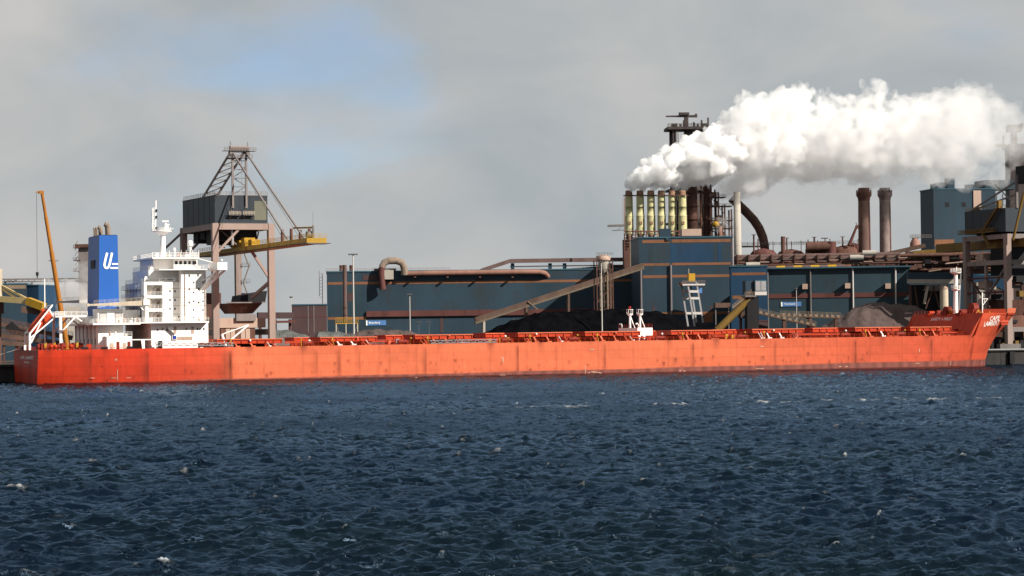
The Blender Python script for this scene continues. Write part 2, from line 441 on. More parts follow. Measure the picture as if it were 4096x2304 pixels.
def make_water():
    rows = [8.0, 30, 50, 65]
    d = 78.0
    while d < 740:
        rows.append(d); d += 0.145 * max(1.0, d / 100.0) ** 1.45
    rows += [760, 800, 880, 1000, 1300, 2000, 4000, 9000]
    rows = np.array(rows)
    ang = np.concatenate([np.radians([-75, -60, -45, -35, -28, -22, -18]), np.radians(np.linspace(-15.5, 15.5, 900)), np.radians([18, 22, 28, 35, 45, 60, 75])])
    R, A = np.meshgrid(rows, ang, indexing='ij')
    X = (R + 70) * np.tan(A); Y = R.copy()
    w = (0.38, -0.925)
    T1 = sea_tile(91.3, 512, 3.2, 0.60, w, 3, 0.7, 18, 5.0)
    T2 = sea_tile(29.1, 512, 1.3, 0.15, (0.5, -0.866), 5, 0.25, 2.5, 3.5)
    T3 = sea_tile(171.0, 256, 9.0, 0.42, (0.6, -0.8), 9, 4.0, 60)
    h1, x1, y1 = samp(T1, 91.3, 0.12, X, Y)
    h2, x2, y2 = samp(T2, 29.1, -0.2, X, Y)
    h3, x3, y3 = samp(T3, 171.0, 0.9, X, Y)
    fade = np.clip((1500 - R) / 800, 0, 1) * (np.abs(A) < 0.5)
    h = (h1 + h2 + h3) * fade
    ch = -0.80 * fade
    Xd = X + ch * (x1 + x2 + x3); Yd = Y + ch * (y1 + y2 + y3)
    nr, nc = R.shape
    V = np.stack([Xd, Yd, h], -1).reshape(-1, 3)
    idx = np.arange(nr * nc).reshape(nr, nc)
    F = np.stack([idx[:-1, :-1], idx[:-1, 1:], idx[1:, 1:], idx[1:, :-1]], -1).reshape(-1, 4)
    me = bpy.data.meshes.new('water')
    me.vertices.add(len(V)); me.vertices.foreach_set('co', V.ravel())
    me.loops.add(F.size); me.loops.foreach_set('vertex_index', F.ravel())
    me.polygons.add(len(F)); me.polygons.foreach_set('loop_start', np.arange(0, F.size, 4)); me.polygons.foreach_set('loop_total', np.full(len(F), 4))
    me.polygons.foreach_set('use_smooth', np.ones(len(F), bool))
    me.update(calc_edges=True)
    # breaking crests: where the choppy sheet folds up
    gate = samp(T3, 171.0, -0.7, X * 1.7 + 40, Y * 1.7)[0]
    crest = (h1 / 0.15 + 0.5 * h2 / 0.0375)
    fo = np.clip((crest - 2.95) / 1.5, 0, 1) * np.clip((gate / 0.105 + 0.3) / 1.0, 0, 1)
    fo *= (np.abs(A) < 0.4)
    at = me.attributes.new('foam', 'FLOAT', 'POINT')
    at.data.foreach_set('value', fo.ravel().astype(np.float32))
    ob = bpy.data.objects.new('water', me); col.objects.link(ob); ob['kind'] = 'structure'
    m, t, p = base_mat('sea_water'); N = t.nodes; L = t.links
    geo = N.new('ShaderNodeNewGeometry')
    # murky harbour water: slow colour changes
    nz = N.new('ShaderNodeTexNoise'); nz.inputs['Scale'].default_value = 0.012; nz.inputs['Detail'].default_value = 3
    L.new(geo.outputs['Position'], nz.inputs['Vector'])
    cr_ = N.new('ShaderNodeValToRGB')
    cr_.color_ramp.elements[0].position = 0.35; cr_.color_ramp.elements[0].color = (0.0010, 0.0036, 0.0100, 1)
    cr_.color_ramp.elements[1].position = 0.65; cr_.color_ramp.elements[1].color = (0.0016, 0.0044, 0.0056, 1)
    L.new(nz.outputs['Fac'], cr_.inputs['Fac'])
    # foam broken up by fine noise, plus a long wind-drawn streak
    fa = N.new('ShaderNodeAttribute'); fa.attribute_name = 'foam'
    fn = N.new('ShaderNodeTexNoise'); fn.inputs['Scale'].default_value = 1.7; fn.inputs['Detail'].default_value = 5; fn.inputs['Roughness'].default_value = 0.7
    fmp = N.new('ShaderNodeMapping'); fmp.inputs['Scale'].default_value = (0.55, 1.3, 1.0); L.new(geo.outputs['Position'], fmp.inputs['Vector']); L.new(fmp.outputs['Vector'], fn.inputs['Vector'])
    sx = N.new('ShaderNodeSeparateXYZ'); L.new(geo.outputs['Position'], sx.inputs['Vector'])
    def mth(op, a, b=None, clamp=False):
        n = N.new('ShaderNodeMath'); n.operation = op; n.use_clamp = clamp
        for i, v in enumerate((a, b)):
            if v is None: continue
            if isinstance(v, (int, float)): n.inputs[i].default_value = v
            else: L.new(v, n.inputs[i])
        return n.outputs[0]
    sn = N.new('ShaderNodeTexNoise'); sn.noise_dimensions = '1D'; sn.inputs['Scale'].default_value = 0.03; sn.inputs['Detail'].default_value = 4
    L.new(sx.outputs['X'], sn.inputs['W'])
    sn2 = N.new('ShaderNodeTexNoise'); sn2.noise_dimensions = '1D'; sn2.inputs['Scale'].default_value = 0.16; sn2.inputs['Detail'].default_value = 3
    L.new(sx.outputs['X'], sn2.inputs['W'])
    line = mth('ADD', mth('MULTIPLY', sx.outputs['X'], STREAK[1]), mth('ADD', mth('MULTIPLY', sn.outputs['Fac'], 34.0), STREAK[0] - 17.0))
    dist = mth('ABSOLUTE', mth('SUBTRACT', sx.outputs['Y'], line))
    near = mth('MULTIPLY', mth('SUBTRACT', 1.0, mth('DIVIDE', dist, 3.0), True), mth('MULTIPLY', mth('SUBTRACT', sn2.outputs['Fac'], 0.45), 7.0, True))
    near = mth('MULTIPLY', near, mth('MULTIPLY', mth('SUBTRACT', sx.outputs['X'], -15.0), 0.03, True))
    smp = N.new('ShaderNodeMapping'); smp.inputs['Scale'].default_value = (0.09, 0.75, 1.0); smp.inputs['Rotation'].default_value = (0, 0, 0.12); L.new(geo.outputs['Position'], smp.inputs['Vector'])
    stn = N.new('ShaderNodeTexNoise'); stn.inputs['Scale'].default_value = 1.0; stn.inputs['Detail'].default_value = 5; stn.inputs['Roughness'].default_value = 0.65; L.new(smp.outputs['Vector'], stn.inputs['Vector'])
    stk = mth('MULTIPLY', mth('SUBTRACT', stn.outputs['Fac'], 0.66), 5.0, True)
    foam = mth('ADD', mth('ADD', fa.outputs['Fac'], near, True), mth('MULTIPLY', stk, 0.35), True)
    brk = mth('MULTIPLY', mth('SUBTRACT', fn.outputs['Fac'], 0.42), 5.0, True)
    foam = mth('MULTIPLY', foam, brk, True)
    # ripples finer than the mesh
    rp = N.new('ShaderNodeMapping'); rp.inputs['Scale'].default_value = (1.0, 0.65, 1.0); rp.inputs['Rotation'].default_value = (0, 0, 0.35)
    L.new(geo.outputs['Position'], rp.inputs['Vector'])
    r1 = N.new('ShaderNodeTexNoise'); r1.inputs['Scale'].default_value = 4.0; r1.inputs['Detail'].default_value = 5; r1.inputs['Roughness'].default_value = 0.62
    L.new(rp.outputs['Vector'], r1.inputs['Vector'])
    bn = N.new('ShaderNodeBump'); bn.inputs['Strength'].default_value = 1.0; bn.inputs['Distance'].default_value = 0.07
    L.new(r1.outputs['Fac'], bn.inputs['Height'])
    gu = N.new('ShaderNodeTexNoise'); gu.inputs['Scale'].default_value = 0.02; gu.inputs['Detail'].default_value = 4
    L.new(geo.outputs['Position'], gu.inputs['Vector'])
    L.new(mth('ADD', mth('MULTIPLY', mth('SUBTRACT', gu.outputs['Fac'], 0.35, True), 0.5), 0.015), bn.inputs['Distance'])
    N.remove(p)
    body = N.new('ShaderNodeBsdfDiffuse'); L.new(cr_.outputs['Color'], body.inputs['Color']); L.new(bn.outputs['Normal'], body.inputs['Normal'])
    gl = N.new('ShaderNodeBsdfGlossy'); gl.inputs['Color'].default_value = (0.28, 0.43, 0.62, 1); gl.inputs['Roughness'].default_value = 0.12; L.new(bn.outputs['Normal'], gl.inputs['Normal'])  # blue gloss tint stands in for reflections of a bluer sky
    fre = N.new('ShaderNodeFresnel'); fre.inputs['IOR'].default_value = 1.33; L.new(bn.outputs['Normal'], fre.inputs['Normal'])
    ms = N.new('ShaderNodeMixShader'); L.new(fre.outputs['Fac'], ms.inputs['Fac']); L.new(body.outputs[0], ms.inputs[1]); L.new(gl.outputs[0], ms.inputs[2])
    fd = N.new('ShaderNodeBsdfDiffuse'); fd.inputs['Color'].default_value = (0.45, 0.46, 0.45, 1)
    ms2 = N.new('ShaderNodeMixShader'); L.new(foam, ms2.inputs['Fac']); L.new(ms.outputs[0], ms2.inputs[1]); L.new(fd.outputs[0], ms2.inputs[2])
    L.new(ms2.outputs[0], N['Material Output'].inputs['Surface'])
    me.materials.append(m)
    return ob
STREAK = (405.0, 0.36)
make_water()

# ------------------------------------------------------------------ ship frame, quay and yard
SHIP = Frame(X_at(155, 680.0, 0.0), 680.0, 20.0, 0.0)
BEAM = 45.0
QUAY_T = 48.5
qo = bpy.data.objects
mb = MB()
mb.box(-900, 2500, QUAY_T, 5200, -4, GZ)
g = mb.build('yard_ground', M['yard']); place(g, SHIP); g['kind'] = 'structure'
mb = MB()
mb.box(-600, 900, QUAY_T - 1.0, QUAY_T - 0.004, -4, GZ - 0.5)
mb.box(-600, 900, QUAY_T - 1.6, QUAY_T + 2.0, GZ - 0.496, GZ + 0.25)
g = mb.build('quay_wall', M['quay']); place(g, SHIP); g['kind'] = 'structure'
for i in range(26):
    s = -150 + i * 22.0
    mb = MB(); mb.box(s - 0.9, s + 0.9, QUAY_T - 2.3, QUAY_T - 1.0, 0.3, GZ - 0.7)
    mb.build('fender', M['dark'], g)
# crane rail with light-coloured edge beam beyond the bow
mb = MB(); mb.box(300, 420, QUAY_T - 1.72, QUAY_T - 1.602, GZ - 0.1, GZ + 0.3)
mb.build('edge_beam', M['grey'], g)
# ------------------------------------------------------------------ the bulk carrier
F = SHIP
ship = thing('bulk_carrier', 'long orange-red bulk carrier with white superstructure and blue funnel moored along the quay', 'ship', F)
S, Z, P = F.S, F.Z, F.P
CT = BEAM / 2
S_DK0, S_DK1 = 0.0, S(3760, 0, 10)
def deck_z(s): return 9.45 + (10.1 - 9.45) * s / S_DK1
S_RA = S(3884, 0, 10)              # where the side plating starts to rise to the forecastle
S_FB = S_RA + 1.6                  # forecastle bulkhead
S_M = S(3700, 0, 6)                # end of the parallel body
stem_px = [(-3, 3934), (0, 3934), (2, 3931), (5, 3936), (8, 3950), (10, 3963), (13, 3993), (15, 4013), (17.2, 4031), (20, 4040)]
stem_z = [a for a, b in stem_px]; stem_s = [S(b, CT, a) for a, b in stem_px]
def stem(z): return float(np.interp(z, stem_z, stem_s))
Z_FC = Z(1252, S(3935, 4), 4)
S_RB = S_RA + 4.6
def top_z(s):
    if s <= S_RA: return deck_z(s)
    if s >= S_RB: return Z_FC
    return deck_z(S_RA) + (Z_FC - deck_z(S_RA)) * (s - S_RA) / (S_RB - S_RA)
def half_b(s, z):
    """half breadth of the hull at station s and height z."""
    e = stem(z)
    k = min(max(z / 17.0, 0), 1)
    st = S_M + 8 * k                # flare keeps the deck wide farther forward
    st = min(st, e - 8)
    hb = CT
    if s > st:
        q = min((s - st) / (e - st), 1.0)
        hb = CT * max(0.0, 1 - q ** (2.3 + 1.2 * k)) ** (0.80 - 0.15 * k)
    if s < 26:                      # stern narrows towards the water
        w = (1 - s / 26.0) ** 2
        hb -= w * (0.4 + 2.6 * (1 - min(max(z / 9.5, 0), 1)) ** 1.3)
    return hb
boot = lambda s: 0.18 + 2.25 * max(0, s / 300.0) ** 0.9
def streak_list():
    L_ = []
    for px, w, d in [(1358, .45, .8), (1703, .35, .75), (2073, .35, .8), (2228, .3, .5), (2422, .35, .8), (2775, .45, .75), (3103, .32, .75), (3424, .5, .9), (3728, .5, .8), (3905, .45, .8), (590, 1.0, .7), (922, 1.5, .8), (362, 1.3, .5), (1440, .5, .35), (1560, .35, .3), (1268, .8, .35)]:  # the widest entries are broad dark bands, soft on the aft side
        L_.append((S(px, 0, 5), w, d))
    return L_
STREAKS = streak_list()
rngp = np.random.default_rng(11)
SPOTS = [(rngp.uniform(10, 312), rngp.uniform(0.8, 5.5), rngp.uniform(0.15, 0.5), rngp.uniform(0.3, 1.3), rngp.uniform(.25, .8)) for _ in range(120)]
S_920 = S(922, 0, 5)
def hull_colour(s, zz):
    """paint, rust runs, stains and dark vertical bands (numpy arrays)."""
    c0 = np.array([0.40, 0.031, 0.012]); c1 = np.array([0.515, 0.120, 0.056]); c2 = np.array([0.42, 0.066, 0.031])
    k = np.clip((s - S_920) / 5.0 + 0.6, 0, 1)[:, None]
    k2 = np.clip((s - 200) / 75, 0, 1)[:, None]
    lower = np.clip((zz - 0.5) / 7, 0, 1)[:, None]
    c0 = c0 + np.array([0.07, 0.034, 0.017]) * np.clip((s - 28) / 25, 0, 1)[:, None]
    c = (c0 * (0.85 + 0.25 * lower)) * (1 - k) + (c1 * (1 - k2) + c2 * k2) * k
    n = 0.035 * np.sin(s * 0.21 + 1.3) + 0.03 * np.sin(s * 0.083 + zz * 0.4) + 0.02 * np.sin(s * 0.9 + zz * 1.3)
    c = c * (1 + n[:, None])
    pl_i = np.floor(s / 11.3 + .4); pl_j = np.floor(zz / 2.6 + .2); hsh = np.modf(np.sin(pl_i * 12.9898 + pl_j * 78.233) * 43758.5453)[0]
    c = c * (1 + 0.06 * hsh)[:, None]
    seam = np.maximum(np.exp(-((s / 11.3 + .4 - np.round(s / 11.3 + .4)) * 11.3 / .22) ** 2), .7 * np.exp(-((zz / 2.6 + .2 - np.round(zz / 2.6 + .2)) * 2.6 / .16) ** 2))
    c = c * (1 - 0.17 * seam)[:, None]
    rust = np.array([0.085, 0.016, 0.009])
    tot = np.zeros_like(s)
    dz = np.array([9.45 + 0.65 * x / S_DK1 for x in s])
    for s0, w, d in STREAKS:
        x = s - s0
        side = np.where(x > 0, np.exp(-(x / (0.35 * w)) ** 2), np.maximum(np.exp(-(x / (0.5 * w)) ** 2), .55 * np.exp(-(x / (2.2 * w)) ** 2)))
        hgt = np.clip((dz - 0.5 - zz) / 1.2, 0, 1) * (0.85 + 0.15 * np.sin(zz * 0.9 + s0))
        tot = np.maximum(tot, min(1, d * 1.2) * side * hgt)
    for s0, z0, ws, hz, d in SPOTS:
        m_ = np.exp(-((s - s0) / ws) ** 2) * np.where(zz > z0, np.exp(-((zz - z0) / 0.25) ** 2), np.exp(-((zz - z0) / hz) ** 2))
        tot = np.maximum(tot, d * m_)
    # runs below scuppers at the deck edge
    run = np.clip(np.sin(s * 0.61) * np.sin(s * 0.173 + 1) * 2 - 1.15, 0, 1) * np.exp(-(dz - zz) / 1.6)
    tot = np.maximum(tot, run * 0.8)
    c = c * (1 - tot[:, None]) + rust * tot[:, None]
    b = np.array([boot(x) for x in s])
    bt = np.clip((b - zz) / 0.12 + 0.5, 0, 1)[:, None]
    bc = np.array([0.17, 0.058, 0.046]) * (1 + 0.25 * np.sin(s * 0.37)[:, None] * np.sin(s * 1.7 + 2)[:, None])
    wet = np.clip((0.55 - zz) / 0.2, 0, 1)[:, None]
    bc = bc * (1 - wet) + np.array([0.075, 0.014, 0.010]) * wet
    return c * (1 - bt) + bc * bt
hull_mat, t_, p_ = base_mat('hull_paint')
_a = t_.nodes.new('ShaderNodeAttribute'); _a.attribute_name = 'paint'
_n = t_.nodes.new('ShaderNodeTexNoise'); _n.inputs['Scale'].default_value = 0.8; _n.inputs['Detail'].default_value = 8; _n.inputs['Roughness'].default_value = 0.7
_tc = t_.nodes.new('ShaderNodeTexCoord'); _mp = t_.nodes.new('ShaderNodeMapping'); _mp.inputs['Scale'].default_value = (1, 1, 0.35)
t_.links.new(_tc.outputs['Object'], _mp.inputs['Vector']); t_.links.new(_mp.outputs['Vector'], _n.inputs['Vector'])
_r = t_.nodes.new('ShaderNodeMapRange'); _r.inputs['To Min'].default_value = 0.86; _r.inputs['To Max'].default_value = 1.12; _r.inputs['From Min'].default_value = 0.3; _r.inputs['From Max'].default_value = 0.7
t_.links.new(_n.outputs['Fac'], _r.inputs['Value'])
_v = t_.nodes.new('ShaderNodeVectorMath'); _v.operation = 'SCALE'
t_.links.new(_a.outputs['Vector'], _v.inputs[0]); t_.links.new(_r.outputs['Result'], _v.inputs['Scale'])
t_.links.new(_v.outputs['Vector'], p_.inputs['Base Color'])
p_.inputs['Roughness'].default_value = 0.5; p_.inputs['Specular IOR Level'].default_value = 0.12
_wn = t_.nodes.new('ShaderNodeTexNoise'); _wn.inputs['Scale'].default_value = 0.22; _wn.inputs['Detail'].default_value = 2
t_.links.new(_tc.outputs['Object'], _wn.inputs['Vector'])
_b = t_.nodes.new('ShaderNodeBump'); _b.inputs['Strength'].default_value = 0.25; _b.inputs['Distance'].default_value = 0.35
t_.links.new(_wn.outputs['Fac'], _b.inputs['Height']); t_.links.new(_b.outputs['Normal'], p_.inputs['Normal'])

def make_hull():
    NZ = 40
    stations = [('s', x) for x in np.linspace(0, S_M, int(S_M / 0.28))] + [('v', v) for v in np.linspace(0, 1, 150)[1:]]
    verts = []; 
    for side in (0, 1):
        for kind, x in stations:
            for j in range(NZ):
                q = j / (NZ - 1)
                if kind == 's':
                    s = x; z = -3 + q * (top_z(s) + 3)
                else:
                    # fan out to the raked stem; the top line is found by marching
                    s = S_M + x * (stem(17.2) - S_M)
                    zt = top_z(s)
                    for _ in range(3):
                        z = -3 + q * (zt + 3); s = S_M + x * (stem(z) - S_M); zt_ = top_z(S_M + x * (stem(zt) - S_M)); zt = zt_
                    z = -3 + q * (zt + 3)
                hb = half_b(s, z)
                verts.append((s, CT - hb if side == 0 else CT + hb, z))
    ns = len(stations); faces = []
    for side in (0, 1):
        o = side * ns * NZ
        for i in range(ns - 1):
            for j in range(NZ - 1):
                a = o + i * NZ + j; b = a + NZ
                faces.append((a, b, b + 1, a + 1) if side == 0 else (a, a + 1, b + 1, b))
    me = bpy.data.meshes.new('hull')
    me.from_pydata(verts, [], faces)
    va = np.array(verts)
    c = hull_colour(va[:, 0], va[:, 2])
    at = me.attributes.new('paint', 'FLOAT_COLOR', 'POINT')
    at.data.foreach_set('color', np.concatenate([np.clip(c, 0.005, 0.9), np.ones((len(c), 1))], 1).astype(np.float32).ravel())
    me.polygons.foreach_set('use_smooth', np.ones(len(faces), bool))
    me.materials.append(hull_mat); me.update()
    ob = bpy.data.objects.new('hull', me); col.objects.link(ob); ob.parent = ship
    # transom plate
    NT = 24; tv = []; tf = []
    for j in range(NZ):
        z = -3 + j / (NZ - 1) * (deck_z(0) + 3); hb = half_b(0, z)
        for i in range(NT + 1): tv.append((0.0, CT - hb + 2 * hb * i / NT, z))
    for j in range(NZ - 1):
        for i in range(NT):
            a = j * (NT + 1) + i; tf.append((a, a + NT + 1, a + NT + 2, a + 1))
    me = bpy.data.meshes.new('transom'); me.from_pydata(tv, [], tf)
    va = np.array(tv); c = hull_colour(va[:, 1] * 0.0 + 3.0, va[:, 2])
    c *= (1 - 0.35 * np.exp(-((va[:, 1] - 15) / 2.2) ** 2) - 0.3 * np.exp(-((va[:, 1] - 31) / 2.5) ** 2))[:, None]
    at = me.attributes.new('paint', 'FLOAT_COLOR', 'POINT')
    at.data.foreach_set('color', np.concatenate([c, np.ones((len(c), 1))], 1).astype(np.float32).ravel())
    me.materials.append(hull_mat)
    tr = bpy.data.objects.new('transom', me); col.objects.link(tr); tr.parent = ship
    # deck plating
    mb = MB(); pts = []
    ss = list(np.linspace(0, S_FB, 60))
    for s in ss:
        z = deck_z(s) - 0.05; hb = half_b(s, z) - 0.02
        pts.append(((s, CT - hb, z), (s, CT + hb, z)))
    v = [p for q in pts for p in q]
    mb.add(v, [(2 * i, 2 * i + 2, 2 * i + 3, 2 * i + 1) for i in range(len(ss) - 1)])
    mb.build('main_deck', M['deck'], ship)
    mb = MB(); v = []
    ss = list(np.linspace(S_RB, stem(Z_FC) - 0.3, 30))
    for s in ss:
        hb = max(0.05, half_b(s, Z_FC) - 0.05); v += [(s, CT - hb, Z_FC - 0.6), (s, CT + hb, Z_FC - 0.6)]
    mb.add(v, [(2 * i, 2 * i + 2, 2 * i + 3, 2 * i + 1) for i in range(len(ss) - 1)])
    mb.build('forecastle_deck', M['deck'], ship)
    zb_ = deck_z(S_FB) - .05; mb = MB(); mb.hexa([(S_FB, .2, zb_), (S_FB + .3, .2, zb_), (S_FB + .3, BEAM - .2, zb_), (S_FB, BEAM - .2, zb_)], [(S_RB - .1, .2, Z_FC - .02), (S_RB + .2, .2, Z_FC - .02), (S_RB + .2, BEAM - .2, Z_FC - .02), (S_RB - .1, BEAM - .2, Z_FC - .02)])
    fb = mb.build('forecastle_bulkhead', M['deck'], ship)
    zt = Z_FC - 1.4
    def fn(a, b):
        z = zt - 0.75 + b * 0.95
        return (S_FB + (S_RB - .1 - S_FB) * (z - zb_) / (Z_FC - .02 - zb_) - .05, 31.5 - a * 13.5, z)
    for wd, a0, a1 in (('SAFETY', 0, .46), ('+', .50, .57), ('FIRST', .62, 1.0)):
        text_on('lettering', wd, lambda a, b: fn(a0 + (a1 - a0) * a, b), M['lettering'], fb)
    for t in (12, 34):
        MB().box(S_FB - 0.02, S_FB + .9, t, t + 1.1, deck_z(S_FB), deck_z(S_FB) + 2.1).build('door', M['winch'], fb)
    # bulwark at the very bow
    mb = MB()
    zs = [Z_FC, Z_FC + 1.5]
    st = list(np.linspace(S(4000, 8, 17), stem(Z_FC) - 0.15, 10))
    for sgn in (-1, 1):
        v = []
        for s in st:
            hb = half_b(s, Z_FC); 
            v += [(s, CT + sgn * hb, Z_FC - 0.02), (s + 0.25, CT + sgn * (hb + 0.3), Z_FC + 1.5)]
        fs = [(2 * i, 2 * i + 2, 2 * i + 3, 2 * i + 1) for i in range(len(st) - 1)]
        mb.add(v, fs)
    mb.build('bow_bulwark', M['salmon'], ship)
    # name on the bow, following the flare
    def bow_pt(px, py):
        # march the sight line onto the starboard flare
        best = None
        for t in np.linspace(0, CT, 240):
            q = P(px, py, t)
            if half_b(q.x, q.z) > 0 and q.x < stem(q.z) and CT - half_b(q.x, q.z) <= t:
                best = Vector((q.x, CT - half_b(q.x, q.z) - 0.10, q.z)); break
        return best or P(px, py, 12)
    for word, (ax, ay, bx, by), hgt in (('CAPE', (3959, 1284, 3998, 1280), 18), ('LAMBERT', (3936, 1306, 3996, 1300), 19)):
        def fn(a, b):
            return bow_pt(ax + (bx - ax) * a + 5 * (b - .5), ay + (by - ay) * a - hgt * b)
        text_on('lettering', word, fn, M['lettering'], ob)
    # names on the transom
    for word, t0, t1, py0, py1 in (('CAPE', 32.5, 24.5, 1437, 1424), ('LAMBERT', 22.8, 8.0, 1437, 1424), ('NASSAU', 25.0, 15.0, 1453, 1445)):
        za, zb = Z(py0, 0, 20), Z(py1, 0, 20)
        text_on('lettering', word, lambda a, b: (-0.04, t0 + (t1 - t0) * a, za + (zb - za) * b), M['lettering'], tr)
    # draught marks, plimsoll and tug marks on the side
    def mark(px, py, w, h):
        w *= .8; h *= .7; q = P(px, py, 0); MB().box(q.x - w / 2, q.x + w / 2, -0.05, -0.01, q.z - h / 2, q.z + h / 2).build('hull_mark', M['mark'], ob)
    for px, py, w, h in [(2341, 1478, .25, 3.4), (2368, 1398, 1.6, .35), (2368, 1398, .35, .7), (464, 1440, 1.0, .25), (464, 1437, .25, .6), (470, 1500, .2, 4.2), (2012, 1440, .4, 1.9), (2010, 1430, 1.0, .3), (3677, 1402, .3, 1.6),
                         (3803, 1452, .15, 2.0), (2385, 1490, 3.0, .25), (2372, 1486, 1.6, .25), (2356, 1491, .9, .3), (2402, 1492, .9, .3), (2720, 1483, .8, .4), (2738, 1484, .9, .3), (2440, 1414, .3, .1), (3048, 1385, 1.3, .4), (3360, 1466, .8, .4), (3386, 1466, .8, .4), (1655, 1510, 2.6, .3), (2010, 1500, 2.2, .2), (3040, 1474, 3.2, .22), (3670, 1453, 1.6, .3), (455, 1512, 1.8, .2), (515, 1511, 1.6, .2), (370, 1512, 1.4, .2)]:
        mark(px, py, w, h)
    # anchor in its pocket near the stem
    q = bow_pt(4012, 1287)
    mb = MB(); mb.box(q.x - .3, q.x + .3, q.y - .6, q.y + .5, q.z - .3, q.z + 2.2); mb.box(q.x - 1.3, q.x + 1.3, q.y - .9, q.y + .3, q.z - 1.0, q.z + .2)
    mb.tube((q.x - 1.4, q.y - .5, q.z), (q.x + 1.4, q.y - .5, q.z), .5, n=10)
    mb.build('anchor', M['hull_boot'], ship)
    return ob
hull = make_hull()

# ---- deck edge: rail, hatch covers, fittings
mb = MB()
for s0 in np.arange(66, S_RA - 2, 1.9):
    z = deck_z(s0); mb.bar((s0, .35, z), (s0, .35, z + 1.15), .07)
for a in np.arange(66, S_RA - 4, 19.0):
    b = min(a + 19, S_RA - 2)
    for h in (.4, .78, 1.15): mb.bar((a, .35, deck_z(a) + h), (b, .35, deck_z(b) + h), .045)
rl = mb.build('deck_railing', M['deck'], ship)
mb = MB()
for a in np.arange(2, 24, 1.9):
    mb.bar((a, .45, deck_z(a)), (a, .45, deck_z(a) + 1.1), .07)
for h in (.4, .78, 1.1): mb.bar((1, .45, deck_z(1) + h), (24, .45, deck_z(20) + h), .05)
for t in np.arange(1, 44, 2.0): mb.bar((.3, t, deck_z(0)), (.3, t, deck_z(0) + 1.0), .07)
for h in (.5, 1.0): mb.bar((.3, 1, deck_z(0) + h), (.3, 44, deck_z(0) + h), .05)
mb.build('stern_railing', M['deck'], ship)
HT = 11.0; CT0 = 2.6
hatches = [(868, 1128), (1281, 1507), (1660, 1890), (2072, 2287), (2340, 2560), (2684, 2890), (3009, 3215), (3420, 3600), (3640, 3803)]
hatch_y = lambda px: float(np.interp(px, [860, 1281, 2000, 2684, 3009, 3420, 3803], [1358, 1350, 1332, 1322, 1317, 1309, 1306]))
rs = random.Random(4)
